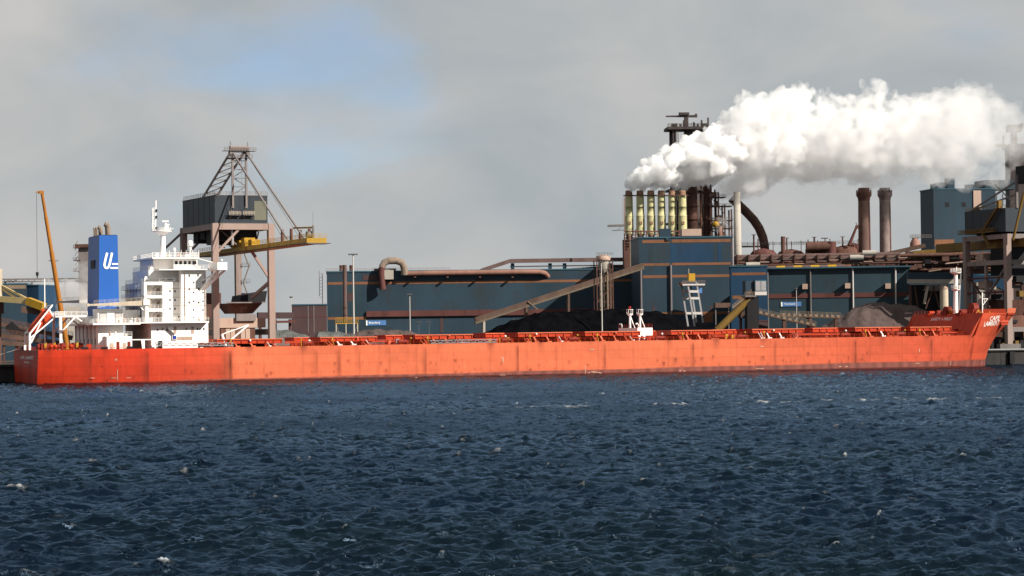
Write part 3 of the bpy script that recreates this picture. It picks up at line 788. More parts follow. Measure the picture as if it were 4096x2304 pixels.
for hi, (pa, pb) in enumerate(hatches):
    s0, s1 = S(pa, CT0, 12), S(pb, CT0, 12)
    zt = Z(hatch_y((pa + pb) / 2), (s0 + s1) / 2, CT0); dz = deck_z(s0)
    zc = zt - 1.3
    # the two halves of the cover stand rolled out over the side decks
    for ta, tb in ((CT0, CT0 + 11.0), (BEAM - CT0 - 11.0, BEAM - CT0)):
        hc = MB().box(s0, s1, ta, tb, zc, zt).build('hatch_cover', M['deck'], ship)
        MB().box(s0 - .12, s1 + .12, ta - .3, ta - .004, zt - .26, zt + .04).build('cover_rim', M['salmon'], hc)  # paler colour paints in the light along the cover's top edge
        MB().box(s0 - .3, s0 - .004, ta, tb, zt - .26, zt + .04).build('cover_rim', M['deck'], hc)
        n = int((s1 - s0) / 2.3)
        for i in range(n + 1):
            x = s0 + .1 + (s1 - s0 - .2) * i / n
            MB().box(x - .1, x + .1, ta - .26, ta - .004, zc + .02, zt - .265).build('cover_stiffener', M['deck'], hc)
        for f_ in (.2, .75):
            x = s0 + f_ * (s1 - s0)
            MB().tube((x, ta + .3, zc - .3), (x, ta + .8, zc - .3), .42, n=10).build('cover_wheel', M['winch'], hc)
            MB().box(x - .25, x + .25, ta + .2, ta + .9, dz - .05, zc - .6).build('cover_ramp', M['deck'], hc)
    # coaming with stays
    cm = MB().box(s0 + .3, s1 - .3, HT + .35, BEAM - HT - .35, dz - .1, zc - .05).build('hatch_coaming', M['deck'], ship)
    MB().box(s0 - .1, s1 + .1, HT - .25, HT + .35, zc - .32, zc - .06).build('coaming_rim', M['salmon'], cm)
    n = int((s1 - s0) / 2.0)
    for i in range(n + 1):
        x = s0 + .4 + (s1 - s0 - .8) * i / n
        MB().hexa([(x - .08, HT - 1.2, dz), (x + .08, HT - 1.2, dz), (x + .08, HT + .34, dz), (x - .08, HT + .34, dz)],
                  [(x - .08, HT - .2, zc - .33), (x + .08, HT - .2, zc - .33), (x + .08, HT + .34, zc - .33), (x - .08, HT + .34, zc - .33)]).build('coaming_stay', M['deck'], cm)
    # ladders, vents and lashing posts beside the hatch
    L_ = s1 - s0
    for fr_, kind in ((.30, 'T'), (.55, 'T'), (.74, 'P'), (.80, 'P'), (.85, 'P'), (.12, 'P'), (.16, 'P')):
        x = s0 + L_ * (fr_ + rs.uniform(-.03, .03)); t = 1.3 + rs.uniform(-.3, .3); z = deck_z(x); hp = zc - dz
        mt = M['white'] if rs.random() < .22 else M['salmon']
        if kind == 'T':
            mb = MB(); w = rs.uniform(.3, .5); mb.hexa([(x + .3 - w / 2, t, z), (x + .3 + w / 2, t, z), (x + .3 + w / 2, t + .5, z), (x + .3 - w / 2, t + .5, z)],
                    [(x - .4 - w / 2, t + .5, z + hp), (x - .4 + w / 2, t + .5, z + hp), (x - .4 + w / 2, t + .9, z + hp), (x - .4 - w / 2, t + .9, z + hp)])
            mb.box(x - .35, x + .95, t - .2, t + .7, z, z + .35); mb.build('vent_post', mt, ship)
        else:
            mb = MB(); mb.bar((x + .35, t, z), (x - .45, t + .6, z + hp + rs.uniform(-.3, .3)), .17); mb.box(x + .05, x + .7, t - .3, t + .3, z, z + .3)
            mb.build('sounding_pipe', mt, ship)
    x = s0 + L_ * .2; z = deck_z(x)
    mb = MB(); mb.box(x - .2, x + .2, 1.6, 2.0, z + 1.5, z + 2.3); mb.bar((x + .5, 1.8, z), (x, 1.8, z + 1.7), .16); mb.build('fire_station', M['yellow'], ship)
    MB().dome((s0 + L_ * rs.uniform(.3, .7), 2.2, zt - .45), .30).build('vent_head', M['white' if hi % 3 == 0 else 'salmon'], ship)
    MB().dome((s0 - rs.uniform(.8, 4), 3.5, zt - 1.0), .32).build('vent_head', M['white' if hi % 2 else 'yellow'], ship)
    # cross deck gear between the hatches
    for k in range(5):
        x = s0 - 1.2 - k * 1.35 + rs.uniform(-.3, .3); t = rs.uniform(2.5, 9); z = deck_z(x); h = rs.uniform(.6, 1.6)
        MB().box(x - rs.uniform(.2, .6), x + .35, t, t + 1.1, z, z + h).build('deck_locker', rs.choice([M['deck'], M['winch'], M['salmon'], M['yellow'], M['winch'], M['grey']]), ship)
    for k in range(3):
        x = s0 - 1.0 - k * 2.1; z = deck_z(x)
        mb = MB(); mb.tube((x, 4.2, z), (x, 4.2, z + rs.uniform(1.4, 2.2)), .16, n=8); mb.build('standpipe', rs.choice([M['yellow'], M['salmon'], M['deck']]), ship)
    # mooring winch and fairlead at the deck edge
    x = s0 - 4.0; z = deck_z(x)
    mb = MB(); mb.tube((x - 1.2, 1.6, z + .75), (x + 1.2, 1.6, z + .75), .6, n=12); mb.box(x - 1.6, x - 1.25, 1.0, 2.2, z, z + 1.3); mb.box(x + 1.25, x + 1.6, 1.0, 2.2, z, z + 1.3)
    mb.build('mooring_winch', M['winch'], ship)
# long deck pipes running fore and aft
for t, h, r in ((7.2, .9, .16), (7.8, .9, .12), (9.2, 1.3, .10)):
    a, b = S(1140, t, 10), S(3860, t, 10)
    MB().tube((a, t, deck_z(a) + h), (b, t, deck_z(b) + h), r, n=8).build('deck_pipe', M['deck'], ship)
# stowed gangways
for pa, pb, pya, pyb in ((622, 936, 1378, 1377), (1722, 1988, 1368, 1363)):
    a = P(pa, pya, .1); b = P(pb, pyb, .1); gw = MB()
    for dz in (0, .85):
        gw.bar(a + Vector((0, 0, dz - .4)), b + Vector((0, 0, dz - .4)), .14)
        gw.bar(a + Vector((0, .9, dz - .4)), b + Vector((0, .9, dz - .4)), .14)
    n = int((b.x - a.x) / 1.0)
    for i in range(n):
        p = a.lerp(b, i / n); q = a.lerp(b, (i + 1) / n)
        gw.bar(p + Vector((0, 0, -.4 if i % 2 else .45)), q + Vector((0, 0, .45 if i % 2 else -.4)), .09)
        gw.bar(p + Vector((0, .9, -.4 if i % 2 else .45)), q + Vector((0, .9, .45 if i % 2 else -.4)), .09)
    gw.box(a.x, b.x, a.y + .05, a.y + .85, a.z - .42, a.z - .36)
    gw.build('gangway', M['grey'], ship)
# hose derrick ahead of the superstructure
b0 = P(908, 1402, 3); b1 = P(887, 1338, 3); tip = P(994, 1300, 3); b2 = P(906, 1374, 3)
mb = MB(); mb.tube(b0, b1, .5, .38, 10); mb.tube(b0 - Vector((0, 0, .2)), b0 + Vector((0, 0, 1.0)), .75, n=10); mb.build('derrick_post', M['white'], ship)
mb = MB(); mb.tube(b1, tip, .16, n=8); mb.tube(b2, tip, .26, n=8); mb.build('derrick_arm', M['white'], ship)

# ---- superstructure
def block(name, pa, pb, pyt, pyb, t0, t1, mat='white', parent=None, flat=None):
    s0, s1 = S(pa, t0, 15), S(pb, t0, 15); sm = (s0 + s1) / 2
    zt = Z(pyt, sm, t0); zb = deck_z(sm) - .1 if pyb is None else Z(pyb, sm, t0)
    o = MB().box(s0, s1, t0, t1, zb, zt).build(name, M[mat], parent or ship); o['_d'] = 0
    del o['_d']
    return o, s0, s1, zb, zt
def window(parent, px, py, t, w=.45, h=.6, mat='glass', d=.03):
    q = P(px, py, t); MB().box(q.x - w / 2, q.x + w / 2, t - d, t + .05, q.z - h / 2, q.z + h / 2).build('window', M[mat], parent)
def porthole_aft(parent, s, t, z, w=.5, h=.7):
    MB().box(s - .03, s + .05, t - w / 2, t + w / 2, z - h / 2, z + h / 2).build('window', M['glass'], parent)

low, l0, l1, lzb, lzt = block('lower_deckhouse', 605, 833, 1291, None, 4, 41)
for px, py in ((630, 1319), (668, 1319), (790, 1316), (815, 1316)): window(low, px, py, 4)
for t, zf in ((9, .25), (14, .25), (22, .25), (30, .25), (36, .25), (9, .7), (14, .7), (22, .7), (30, .7)): porthole_aft(low, l0, t, lzb + (lzt - lzb) * zf)
MB().box(S(690, 4), S(770, 4), 3.97, 4.2, Z(1362, l0 + 5, 4), Z(1347, l0 + 5, 4)).build('recess_shade', M['beige'], low)  # flat beige panel painting in the shade of a recess
q = P(698, 1350, 3.6); sg = MB().box(q.x - .65, q.x + .65, 3.6, 3.7, q.z - .6, q.z + .6).build('sign_board', M['signwhite'], low)
MB().box(q.x - .52, q.x + .52, 3.57, 3.597, q.z - .48, q.z + .48).build('sign_face', M['bluesign'], sg)
dk, d0, d1, dzb, dzt = block('boat_deck_slab', 560, 836, 1286, 1292, 1.5, 43.5)
mb = MB(); mb.rail([(d0, 1.6, dzt), (d1, 1.6, dzt)], 1.1, 1.7, .06); mb.rail([(d0 + .1, 1.6, dzt), (d0 + .1, 43.4, dzt)], 1.1, 1.7, .06); mb.build('railing', M['white'], dk)
# middle tiers
mid, m0, m1, mzb, mzt = block('accommodation_tier', 579, 822, 1128, 1286, 9, 37)
for t in (12, 17, 22.5, 28, 33):
    for f_ in (.12, .37, .62, .87): porthole_aft(mid, m0, t, mzb + (mzt - mzb) * f_)
fwd, f0, f1, fzb, fzt = block('forward_block', 727, 825, 1080, 1286, 6.5, 38.5)
for px, py in ((757, 1103), (792, 1102), (757, 1157), (757, 1210), (795, 1210), (795, 1157)): window(fwd, px, py, 6.5)
# open stair tower with galleries
stw = MB(); sa, sb = S(577, 5.5, 20), S(657, 5.5, 20)
def zz_(py): return Z(py, (sa + sb) / 2, 5.5)
for a, b in ((1127, 1140), (1181, 1193), (1234, 1246)): stw.box(sa, sb, 5.5, 9, zz_(b), zz_(a))
stw.box(sa, sa + .75, 5.5, 8.99, dzt, zz_(1140)); stw.box(S(651, 5.5, 20), sb, 5.5, 8.99, dzt, zz_(1140))
st_ob = stw.build('stair_tower', M['white'], ship)
for a, b in ((1181, 1140), (1234, 1193), (1286, 1246)):
    mb = MB(); mb.rail([(sa + .75, 5.6, zz_(a)), (sb - .5, 5.6, zz_(a))], 1.0, 1.0, .05); mb.build('railing', M['white'], st_ob)
    mb = MB(); mb.bar((sa + 1, 7.5, zz_(a)), (sb - 1.4, 7.5, zz_(b)), .7, .15); mb.build('stair_flight', M['beige'], st_ob)
    MB().box(sb - 1.4, sb - .6, 8.9, 8.995, zz_(a), zz_(a) + 2.0).build('door', M['beige'], st_ob)
upp, u0, u1, uzb, uzt = block('upper_tier', 597, 727, 1079, 1128, 11, 34)
for t in (14, 19, 25, 31): porthole_aft(upp, u0, t, uzb + (uzt - uzb) * .5)
mb = MB(); mb.rail([(m0 + .1, 9.2, mzt), (m0 + .1, 36.8, mzt)], 1.1, 1.4, .07); mb.build('railing', M['white'], mid)
q0 = P(636, 1126, 8.8); q1 = P(702, 1112, 8.8)
nb = MB().box(q0.x, q1.x, 8.8, 8.9, q0.z, q1.z).build('name_board', M['signwhite'], ship)
text_on('lettering', 'CAPE LAMBERT', lambda a, b: (q0.x + .2 + (q1.x - q0.x - .4) * a, 8.77, q0.z + .2 + (q1.z - q0.z - .4) * b), M['letterdark'], nb)
# bridge
bdk, b0_, b1_, bzb, bzt = block('bridge_deck', 638, 838, 1076, 1080, 5, 40)
brg, g0, g1, gzb, gzt = block('bridge_house', 616, 700, 1032, 1077, 13, 32)
for t in (16, 20, 25, 29): porthole_aft(brg, g0, t, gzb + (gzt - gzb) * .5)
whl, w0, w1, wzb, wzt = block('wheelhouse', 698, 792, 1034, 1076, 11, 34)
for a, b in ((698.5, 712), (716, 729), (734, 747), (752, 764), (768, 788)):
    pa = P((a + b) / 2, 1051, 11); w = (S(b, 11, 25) - S(a, 11, 25)) * .82
    MB().box(pa.x - w / 2, pa.x + w / 2, 10.95, 11.05, pa.z - .5, pa.z + .5).build('window', M['glass'], whl)
roof, r0_, r1_, rzb, rzt = block('monkey_island', 612, 800, 1028, 1034, 9, 36)
mb = MB(); mb.rail([(r0_, 9.1, rzt), (r1_, 9.1, rzt), (r1_, 35.9, rzt)], 1.25, 1.3, .08); mb.rail([(r0_ + .1, 9.1, rzt), (r0_ + .1, 35.9, rzt)], 1.25, 1.3, .08); mb.build('railing', M['white'], roof)
mb = MB(); mb.rail([(u0 + .1, 11.1, uzt), (u0 + .1, 33.9, uzt)], 1.1, 1.4, .07); mb.build('railing', M['white'], upp)
# bridge wings with their brackets
ws0, ws1 = S(871, .2, 25), S(910, .2, 25); wz0, wz1 = Z(1080, ws0, .2), Z(1049, ws0, .2)
for ta, tb, tend in ((0.2, 11.0, 0.2), (34.0, 44.8, 44.8)):
    wing = MB(); wing.box(ws0, ws1, ta, tb, wz0, wz0 + .3); wing.box(ws0, ws0 + .15, ta, tb, wz0 + .3, wz1); wing.box(ws1 - .15, ws1, ta, tb, wz0 + .3, wz1)
    wing.box(ws0 + .15, ws1 - .15, tend - (.0 if tend < 1 else .2), tend + (.2 if tend < 1 else 0), wz0 + .3, wz1)
    wo = wing.build('bridge_wing', M['white'], ship)
    for ds in (.3, 2.2):
        q_ = 1 if tend < 1 else -1
        mb = MB(); mb.bar((ws0 + ds, tend + q_ * .8, wz0 - .05), (f1 - 1.6 + ds * .35, tend + q_ * 6.6, wz0 - 5.6), .9, .35); mb.build('wing_bracket', M['white'], wo)
    MB().bar((ws0 + 1.2, tend + (1 if tend < 1 else -1) * 3.5, wz0 - .1), (f1 - 1.2, tend + (1 if tend < 1 else -1) * 6.4, wz0 - 3.0), .5, .3).build('wing_bracket', M['white'], wo)
    MB().dome((ws0 + 1.4, tend + (.8 if tend < 1 else -.8), wz1 + .6), .32).build('searchlight', M['white'], wo)
MB().bar((r1_ - .3, 9.2, rzt - .4), (ws0 + .5, 8, wz1 + .2), .25).build('wing_stay', M['white'], ship)
for py in (1153, 1188, 1222, 1256):
    z_ = Z(py, f0 + 2, 6.5); MB().box(f0, f1 + .02, 6.44, 6.497, z_ - .06, z_ + .06).build('deck_line', M['beige'], fwd)
    MB().box(S(660, 9), f0, 8.94, 8.997, z_ - .06, z_ + .06).build('deck_line', M['beige'], mid)
for px, py in ((680, 1165), (700, 1165), (680, 1200), (700, 1200), (680, 1235), (700, 1235), (680, 1268), (715, 1268)): window(mid, px, py, 9)
for px in (775, 812):
    for py in (1130, 1170, 1205, 1240, 1270): window(fwd, px, py, 6.5, .4, .5)
for px in (742, 835 - 12):
    MB().tube((S(px, 6.3), 6.36, dzt), (S(px, 6.3), 6.36, fzt - 1), .11, n=6).build('drain_pipe', M['beige'], fwd)
for px in (650, 700, 745, 770, 800):
    q = P(px, 1316, 4); MB().box(q.x - .4, q.x + .4, 3.94, 3.997, q.z - 1.3, q.z + .7).build('door', M['beige'], low) if px in (700, 770) else MB().box(q.x - .2, q.x + .2, 3.9, 3.997, q.z - .3, q.z + .3).build('lamp', M['grey'], low)
mb = MB(); mb.bar(P(665, 1306, 3.5), P(700, 1338, 3.5), .8, .12); mb.build('side_ladder', M['grey'], low)
mb = MB(); mb.rail([(f0, 5.1, bzt), (b1_, 5.1, bzt)], 1.1, 1.3, .06); mb.build('railing', M['white'], bdk)
# signal mast
MT = 20.0
ma = P(650.5, 1030, MT); mtop = P(652, 944, MT)
mb = MB(); mb.tube(ma - Vector((0, 0, .3)), mtop, .95, .68, 14); mo = mb.build('signal_mast', M['white'], ship)
mb = MB(); q = P(648, 930, MT); mb.lathe(q - Vector((0, 0, .9)), [(.7, 0), (2.1, .9), (2.75, 1.1), (2.75, 1.35)], 16)
mb.build('mast_platform', M['white'], mo)
mb = MB()
ring = [q + Vector((2.6 * math.cos(a), 2.6 * math.sin(a), .4)) for a in np.linspace(0, 2 * math.pi, 13)]
mb.rail(ring, 1.0, 1.2, .06); mb.build('railing', M['white'], mo)
mb = MB(); ra = P(661, 925, MT); mb.tube(ra, P(661, 892, MT), .42, .32, 10); rb = P(661, 886, MT); mb.box(rb.x - .95, rb.x + .95, MT - .2, MT + .2, rb.z - .15, rb.z + .25); mb.build('radar', M['white'], mo)
mb = MB(); rb = P(671, 900, MT); mb.tube(P(671, 925, MT), rb, .2, n=8); mb.box(rb.x - .5, rb.x + .5, MT - .15, MT + .15, rb.z, rb.z + .3); mb.build('radar', M['white'], mo)
mb = MB(); la, lb = P(610, 925, MT), P(611, 832, MT); ra, rb = P(622, 925, MT), P(624, 802, MT)
mb.bar(la, lb, .18); mb.bar(ra, rb, .26); mb.bar(la + Vector((0, 1, 0)), lb + Vector((0, 1, 0)), .16)
for i in range(9):
    a = la.lerp(lb, i / 9); b = ra.lerp(Vector((rb.x, rb.y, lb.z)), (i + 1) / 9); mb.bar(a, b, .1)
    mb.bar(la.lerp(lb, (i + 1) / 9), b, .1)
mb.build('lattice_mast', M['white'], mo)
for py in (842, 868, 912):
    q = P(626, py, MT - .3); MB().tube(q - Vector((0, 0, .35)), q + Vector((0, 0, .35)), .26, n=8).build('signal_lamp', M['dark'], mo)
mb = MB(); mb.bar(P(672, 918, MT), P(694, 914, MT), .1); mb.build('yardarm', M['white'], mo)
# satellite domes
for px, py, r, t in ((760.5, 974, .85, 17), (697.5, 997, .42, 17), (627, 1021, .6, 17)):
    q = P(px, py, t); pb_ = P(px, 1031, t)
    mb = MB(); mb.tube((q.x, t, pb_.z), (q.x, t, q.z - r * .6), r * .28, n=8); mb.lathe(q, [(r * .75, -r * .9), (r, -r * .4), (r, r * .25), (r * .86, r * .7), (r * .5, r * .97), (.05, r * 1.05)], 14)
    if r > .7:
        mb.bar((q.x + .2, t, q.z - r), (q.x + 1.2, t + .5, pb_.z), .12)
    mb.build('satellite_dome', M['white'], roof)
for px in (678, 703, 725, 745, 795):
    q = P(px, 1031, 10); MB().bar(q, q + Vector((0, 0, 2.2)), .1).build('aerial', M['white'], roof)

# ---- funnel and casing
fs0, fs1 = S(400, 14, 22), S(473, 14, 22); fz1 = Z(941, fs0, 14); fz0 = Z(1262, fs0, 14)
fun = MB().hexa([(fs0 - .45, 13.6, fz0), (fs1 + .2, 13.6, fz0), (fs1 + .2, 31.4, fz0), (fs0 - .45, 31.4, fz0)], [(fs0, 14, fz1), (fs1, 14, fz1), (fs1, 31, fz1), (fs0, 31, fz1)]).build('funnel', M['funnel'], ship)
MB().box(fs0 + .2, fs1 - .2, 14.2, 30.8, fz1 + .003, fz1 + .15).build('funnel_top', M['dark'], fun)
for px, w, yt, s_, t in ((378.5, .32, 913, .45, 27), (386.5, .36, 911, .55, 24.5), (402, .62, 908, .5, 21.5), (431, .80, 896, .6, 18)):
    q = P(px, yt, t); x = q.x
    mb = MB(); mb.path([(x, t, fz1 - .2), (x, t, q.z - w * 1.2), (x - w * .35, t, q.z - w * .35), (x - w * 1.1, t, q.z)], [w * .95, w, w, w * .9], 12); mb.build('exhaust_pipe', M['exhaust'], fun)
q = P(372, 1056, 14); MB().box(fs0 - .35, fs0 - .05, 20.0, 26.0, Z(1073, fs0, 20), Z(1040, fs0, 20)).build('louvre', M['dark'], fun)
def fpt(px, py, d=.16):
    q = P(px, py, 14); k = (fz1 - q.z) / (fz1 - fz0); return Vector((q.x, 14 - .4 * k - d, q.z))
def fstroke(pts, w):
    mb = MB(); pts = [fpt(*p) for p in pts]; L_, R_ = [], []
    for i, p in enumerate(pts):
        d = (pts[min(i + 1, len(pts) - 1)] - pts[max(i - 1, 0)]); d.y = 0; d.normalize(); nrm = Vector((-d.z, 0, d.x)) * w / 2
        L_.append(p + nrm); R_.append(p - nrm)
    v = L_ + R_; n = len(pts); mb.add(v, [(i, i + 1, n + i + 1, n + i) for i in range(n - 1)])
    return mb
fstroke([(428, 1011), (423, 1030), (418.5, 1050), (417, 1062), (420, 1070), (426, 1072.5), (432, 1070), (436, 1062), (440, 1046), (444, 1028), (447.5, 1011)], .62).build('funnel_emblem', M['funnel_mark'], fun)
fstroke([(447, 1056), (471, 1056)], .46).build('funnel_emblem', M['funnel_mark'], fun)
fstroke([(441, 1072), (471, 1072)], .5).build('funnel_emblem', M['funnel_mark'], fun)
cas, c0_, c1_, czb, czt = block('engine_casing', 393, 492, 1299, None, 4, 41)
for t in (8, 13, 19, 25, 31, 36): porthole_aft(cas, c0_, t, czb + 2.2, .7, 1.6)
pl, p0_, p1_, pzb, pzt = block('casing_deck', 372, 562, 1291, 1299, 1.2, 43.8)
mb = MB(); mb.rail([(p0_, 1.3, pzt), (p1_, 1.3, pzt)], 1.1, 1.6, .06); mb.rail([(p0_ + .1, 1.3, pzt), (p0_ + .1, 43.7, pzt)], 1.1, 1.6, .06); mb.build('railing', M['white'], pl)
uc, uc0, uc1, uzb_, uzt_ = block('upper_casing', 392, 492, 1235, 1291, 5, 12.5)
for a, b in ((398, 427), (459, 489)):
    qa, qb = P(a, 1291, 5), P(b, 1252, 5)
    dr = MB().box(qa.x, qb.x, 4.93, 4.996, pzt, qb.z).build('door_frame', M['dark'], uc)
    MB().box(qa.x + .14, qb.x - .14, 4.88, 4.925, pzt + .1, qb.z - .14).build('door', M['palegrey'], dr)
fb_, fb0, fb1, fzb_, fzt_ = block('funnel_base', 420, 560, 1240, 1291, 12.6, 38)
mb = MB(); mb.rail([(uc0, 5.1, uzt_), (uc1, 5.1, uzt_)], 1.0, 1.5, .06); mb.build('railing', M['white'], uc)
ph, ph0, ph1, phb, pht = block('poop_house', 427, 528, 1345, None, 1.4, 4.0)
for a, b in ((466, 478), (510, 522)):
    MB().box(S(a, 1.4), S(b, 1.4), 1.34, 1.396, deck_z(ph0), deck_z(ph0) + 2.0).build('door', M['winch'], ph)
for a in (440, 492): MB().box(S(a, 1.4), S(a + 14, 1.4), 1.3, 1.396, deck_z(ph0), deck_z(ph0) + 1.7).build('locker', M['cream'], ph)
mb = MB(); mb.rail([(S(495, 1.4), 1.5, pht), (ph1, 1.5, pht)], 1.2, .9, .07); mb.build('railing', M['white'], ph)
for i in range(4):
    s = ph0 + 1 + i * 1.5; MB().tube((s, 2.2, pht), (s, 2.2, pht + rs.uniform(.7, 1.3)), .32, n=8).build('vent_post', rs.choice([M['white'], M['beige']]), ph)
MB().box(S(528, 2), S(610, 2), 1.5, 2.2, Z(1361, ph1, 2), Z(1357, ph1, 2)).build('walkway', M['white'], ship)
for px in (575, 632):
    q = P(px, 1360, 2); MB().hexa([(q.x - .5, 1.6, deck_z(q.x)), (q.x + .2, 1.6, deck_z(q.x)), (q.x + .2, 2.1, deck_z(q.x)), (q.x - .5, 2.1, deck_z(q.x))], [(q.x - .8, 1.6, q.z), (q.x + .2, 1.6, q.z), (q.x + .2, 2.1, q.z), (q.x - .8, 2.1, q.z)]).build('walkway_post', M['white'], ship)
q = P(643, 1392, 1.2); MB().box(q.x - .5, q.x + .5, 1.2, 1.9, deck_z(q.x), deck_z(q.x) + 2.1).build('gangway_tower', M['dark'], ship)
# provisions cranes
def jib_crane(ptip, proot, ppost, t, h0, h1, mat):
    a = P(*ptip, t); b = P(*proot, t); c = P(ppost, proot[1], t)
    mb = MB(); mb.hexa([(a.x, t - .3, a.z - h0), (b.x, t - .6, b.z - h1), (b.x, t + .6, b.z - h1), (a.x, t + .3, a.z - h0)], [(a.x, t - .3, a.z + h0), (b.x, t - .6, b.z + h1 * .6), (b.x, t + .6, b.z + h1 * .6), (a.x, t + .3, a.z + h0)])
    mb.tube((a.x - .2, t - .4, a.z), (a.x - .2, t + .4, a.z), .45, n=10)
    j = mb.build('provision_crane', M[mat], ship)
    mb = MB(); mb.tube((c.x, t, pzt), (c.x, t, c.z - .3), .75, .6, 12); mb.box(c.x - .9, c.x + .9, t - .9, t + .9, c.z - .9, c.z + .7); mb.build('crane_post', M['white'], j)
    mb = MB(); mb.rail([(a.x + 1.4, t - .3, a.z + h0 + .2), (b.x - 1, t - .5, b.z + h1 * .6)], .8, 1.4, .05); mb.build('railing', M['cream'], j)
    mb = MB(); mb.bar((b.x - 3, t, b.z - h1 * .9), (c.x, t, c.z - 3.2), .25); mb.build('luffing_strut', M['white'], j)
jib_crane((355, 1220), (600, 1208), 584, 3.0, .25, 1.0, 'cream')
jib_crane((229, 1208), (392, 1202), 402, 40.0, .2, .9, 'palegrey')
# aft mooring deck: platform for the lifeboat, winches, rollers
pf0, pf1 = P(222, 1265, 12), P(350, 1262, 12)
mb = MB(); mb.box(pf0.x, pf1.x, 12, 24, pf0.z - .3, pf0.z + .15); plat = mb.build('boat_platform', M['white'], ship)
mb = MB(); mb.rail([(pf0.x, 12.1, pf0.z + .15), (pf1.x, 12.1, pf0.z + .15)], 1.15, 1.3, .08); mb.rail([(pf0.x, 23.9, pf0.z + .15), (pf1.x, 23.9, pf0.z + .15)], 1.15, 1.3, .08); mb.build('railing', M['white'], plat)
for t in (12.2, 23.8):
    x = S(243, 12.2, 14)
    MB().box(x - .35, x + .35, t - .3, t + .3, deck_z(x), pf0.z - .3).build('platform_leg', M['white'], plat)
    MB().bar((x, t, pf0.z - 4.6), (x + 4.0, t, pf0.z - .3), .4).build('platform_brace', M['white'], plat)
    MB().bar((x + 4.4, t, pf0.z - .3), (x + 8, t, pf0.z - 3.2), .35).build('platform_brace', M['white'], plat)
# launching ramp
for t in (13.0, 21.5):
    def rp_(px, py): 
        q = P(px, py, 13.0); return Vector((q.x, t, q.z))
    mb = MB(); mb.bar(rp_(119, 1335), rp_(209, 1221), .55, .4); mb.bar(rp_(124, 1350), rp_(222, 1268), .45, .35); mb.bar(rp_(119, 1335), rp_(119, 1384), .5); mb.bar(rp_(124, 1372), rp_(163, 1290), .35)
    mb.bar(rp_(197, 1238), rp_(216, 1272), .35); mb.bar(rp_(119, 1380), rp_(124, 1350), .3)
    q = rp_(119, 1384); mb.box(q.x - .3, q.x + .3, t - .3, t + .3, deck_z(0), q.z + .2)
    mb.build('launching_ramp', M['white'], ship)
mb = MB()
for px, py in ((209, 1221), (199, 1233), (124, 1330)):
    q = P(px, py, 13); mb.bar((q.x, 13, q.z), (q.x, 21.5, q.z), .35)
mb.build('ramp_crossbar', M['white'], ship)
for i, px in enumerate((165, 190, 216, 246, 300, 330)):
    s = S(px, 4, 10); z = deck_z(s); tt = 3.5 + (i % 3) * 3.2
    mb = MB(); mb.tube((s - 1.1, tt, z + 1.0), (s + 1.1, tt, z + 1.0), .8, n=14); mb.box(s - .25, s + .25, tt - 1.1, tt + 1.1, z, z + 1.9); wi = mb.build('mooring_winch', M['winch'], ship)
    if i % 2 == 0:
        mb = MB(); mb.tube((s + 1.1, tt, z + 1.3), (s + 1.35, tt, z + 1.3), .75, n=8); mb.box(s + .6, s + 1.1, tt - 1.2, tt - 1.0, z + .6, z + 1.8); mb.build('winch_guard', M['yellow'], wi)
for px in (205, 222, 284):
    s = S(px, .8, 10); mb = MB(); mb.lathe((s, .9, deck_z(s)), [(.4, 0), (.4, .5), (.65, .6), (.65, 1.3), (.3, 1.45)], 12); mb.build('roller_fairlead', M['deck'], ship)
s = S(357, 1.2, 10); MB().box(s - .6, s + .6, 1.3, 2.2, deck_z(s), deck_z(s) + 1.5).build('deck_locker', M['deck'], ship)
for px in (340, 418, 520): 
    s = S(px, .5, 10); mb = MB(); mb.tube((s - .9, .5, deck_z(s) + .3), (s + .9, .5, deck_z(s) + .3), .38, n=8); mb.build('fairlead', M['dark'], ship)
q = P(228, 1372, 6); MB().tube((q.x, 26, deck_z(q.x)), (q.x, 26, Z(1115, q.x, 26)), .22, .14, 8).build('stern_light_pole', M['white'], ship)

# ---- small fittings about the decks
for i in range(46):
    z, t, x0, x1 = [(dzt, 2.4, d0, d1), (pzt, 2.2, p0_, p1_), (rzt, 10.5, r0_, r1_), (mzt, 9.6, m0, u0), (uzt, 11.5, u0, g0), (pzt, 2.0, p0_, p1_)][i % 6]
    x = rs.uniform(x0 + .5, x1 - .5); h = rs.uniform(.5, 1.6); w = rs.uniform(.15, .45)
    if rs.random() < .5: MB().box(x - w, x + w, t, t + .6, z, z + h).build('deck_box', M[rs.choice(['white', 'beige', 'white', 'palegrey', 'cream'])], ship)
    else: MB().lathe((x, t + .3, z), [(w * .6, 0), (w * .6, h * .8), (w, h * .85), (w * .7, h)], 10).build('mushroom_vent', M[rs.choice(['white', 'palegrey', 'beige'])], ship)
for i, t in enumerate((8, 14, 20, 26, 32, 38)):
    MB().tube((c0_ - .25, t, deck_z(c0_)), (c0_ - .25, t, czt), .16, n=6).build('vent_trunk', M['palegrey'], cas)
    MB().tube((m0 - .2, 10 + i * 4.6, mzb), (m0 - .2, 10 + i * 4.6, mzt), .10, n=6).build('drain_pipe', M['palegrey'], mid)
for py in (1153, 1188, 1222, 1256):
    z_ = Z(py, m0, 9); o_ = MB().box(m0 - 1.3, m0 - .004, 9.5, 36.5, z_ - .1, z_).build('aft_gallery', M['white'], mid)
    mb = MB(); mb.rail([(m0 - 1.2, 9.6, z_), (m0 - 1.2, 36.4, z_)], 1.1, 1.6, .07); mb.build('railing', M['white'], mid)
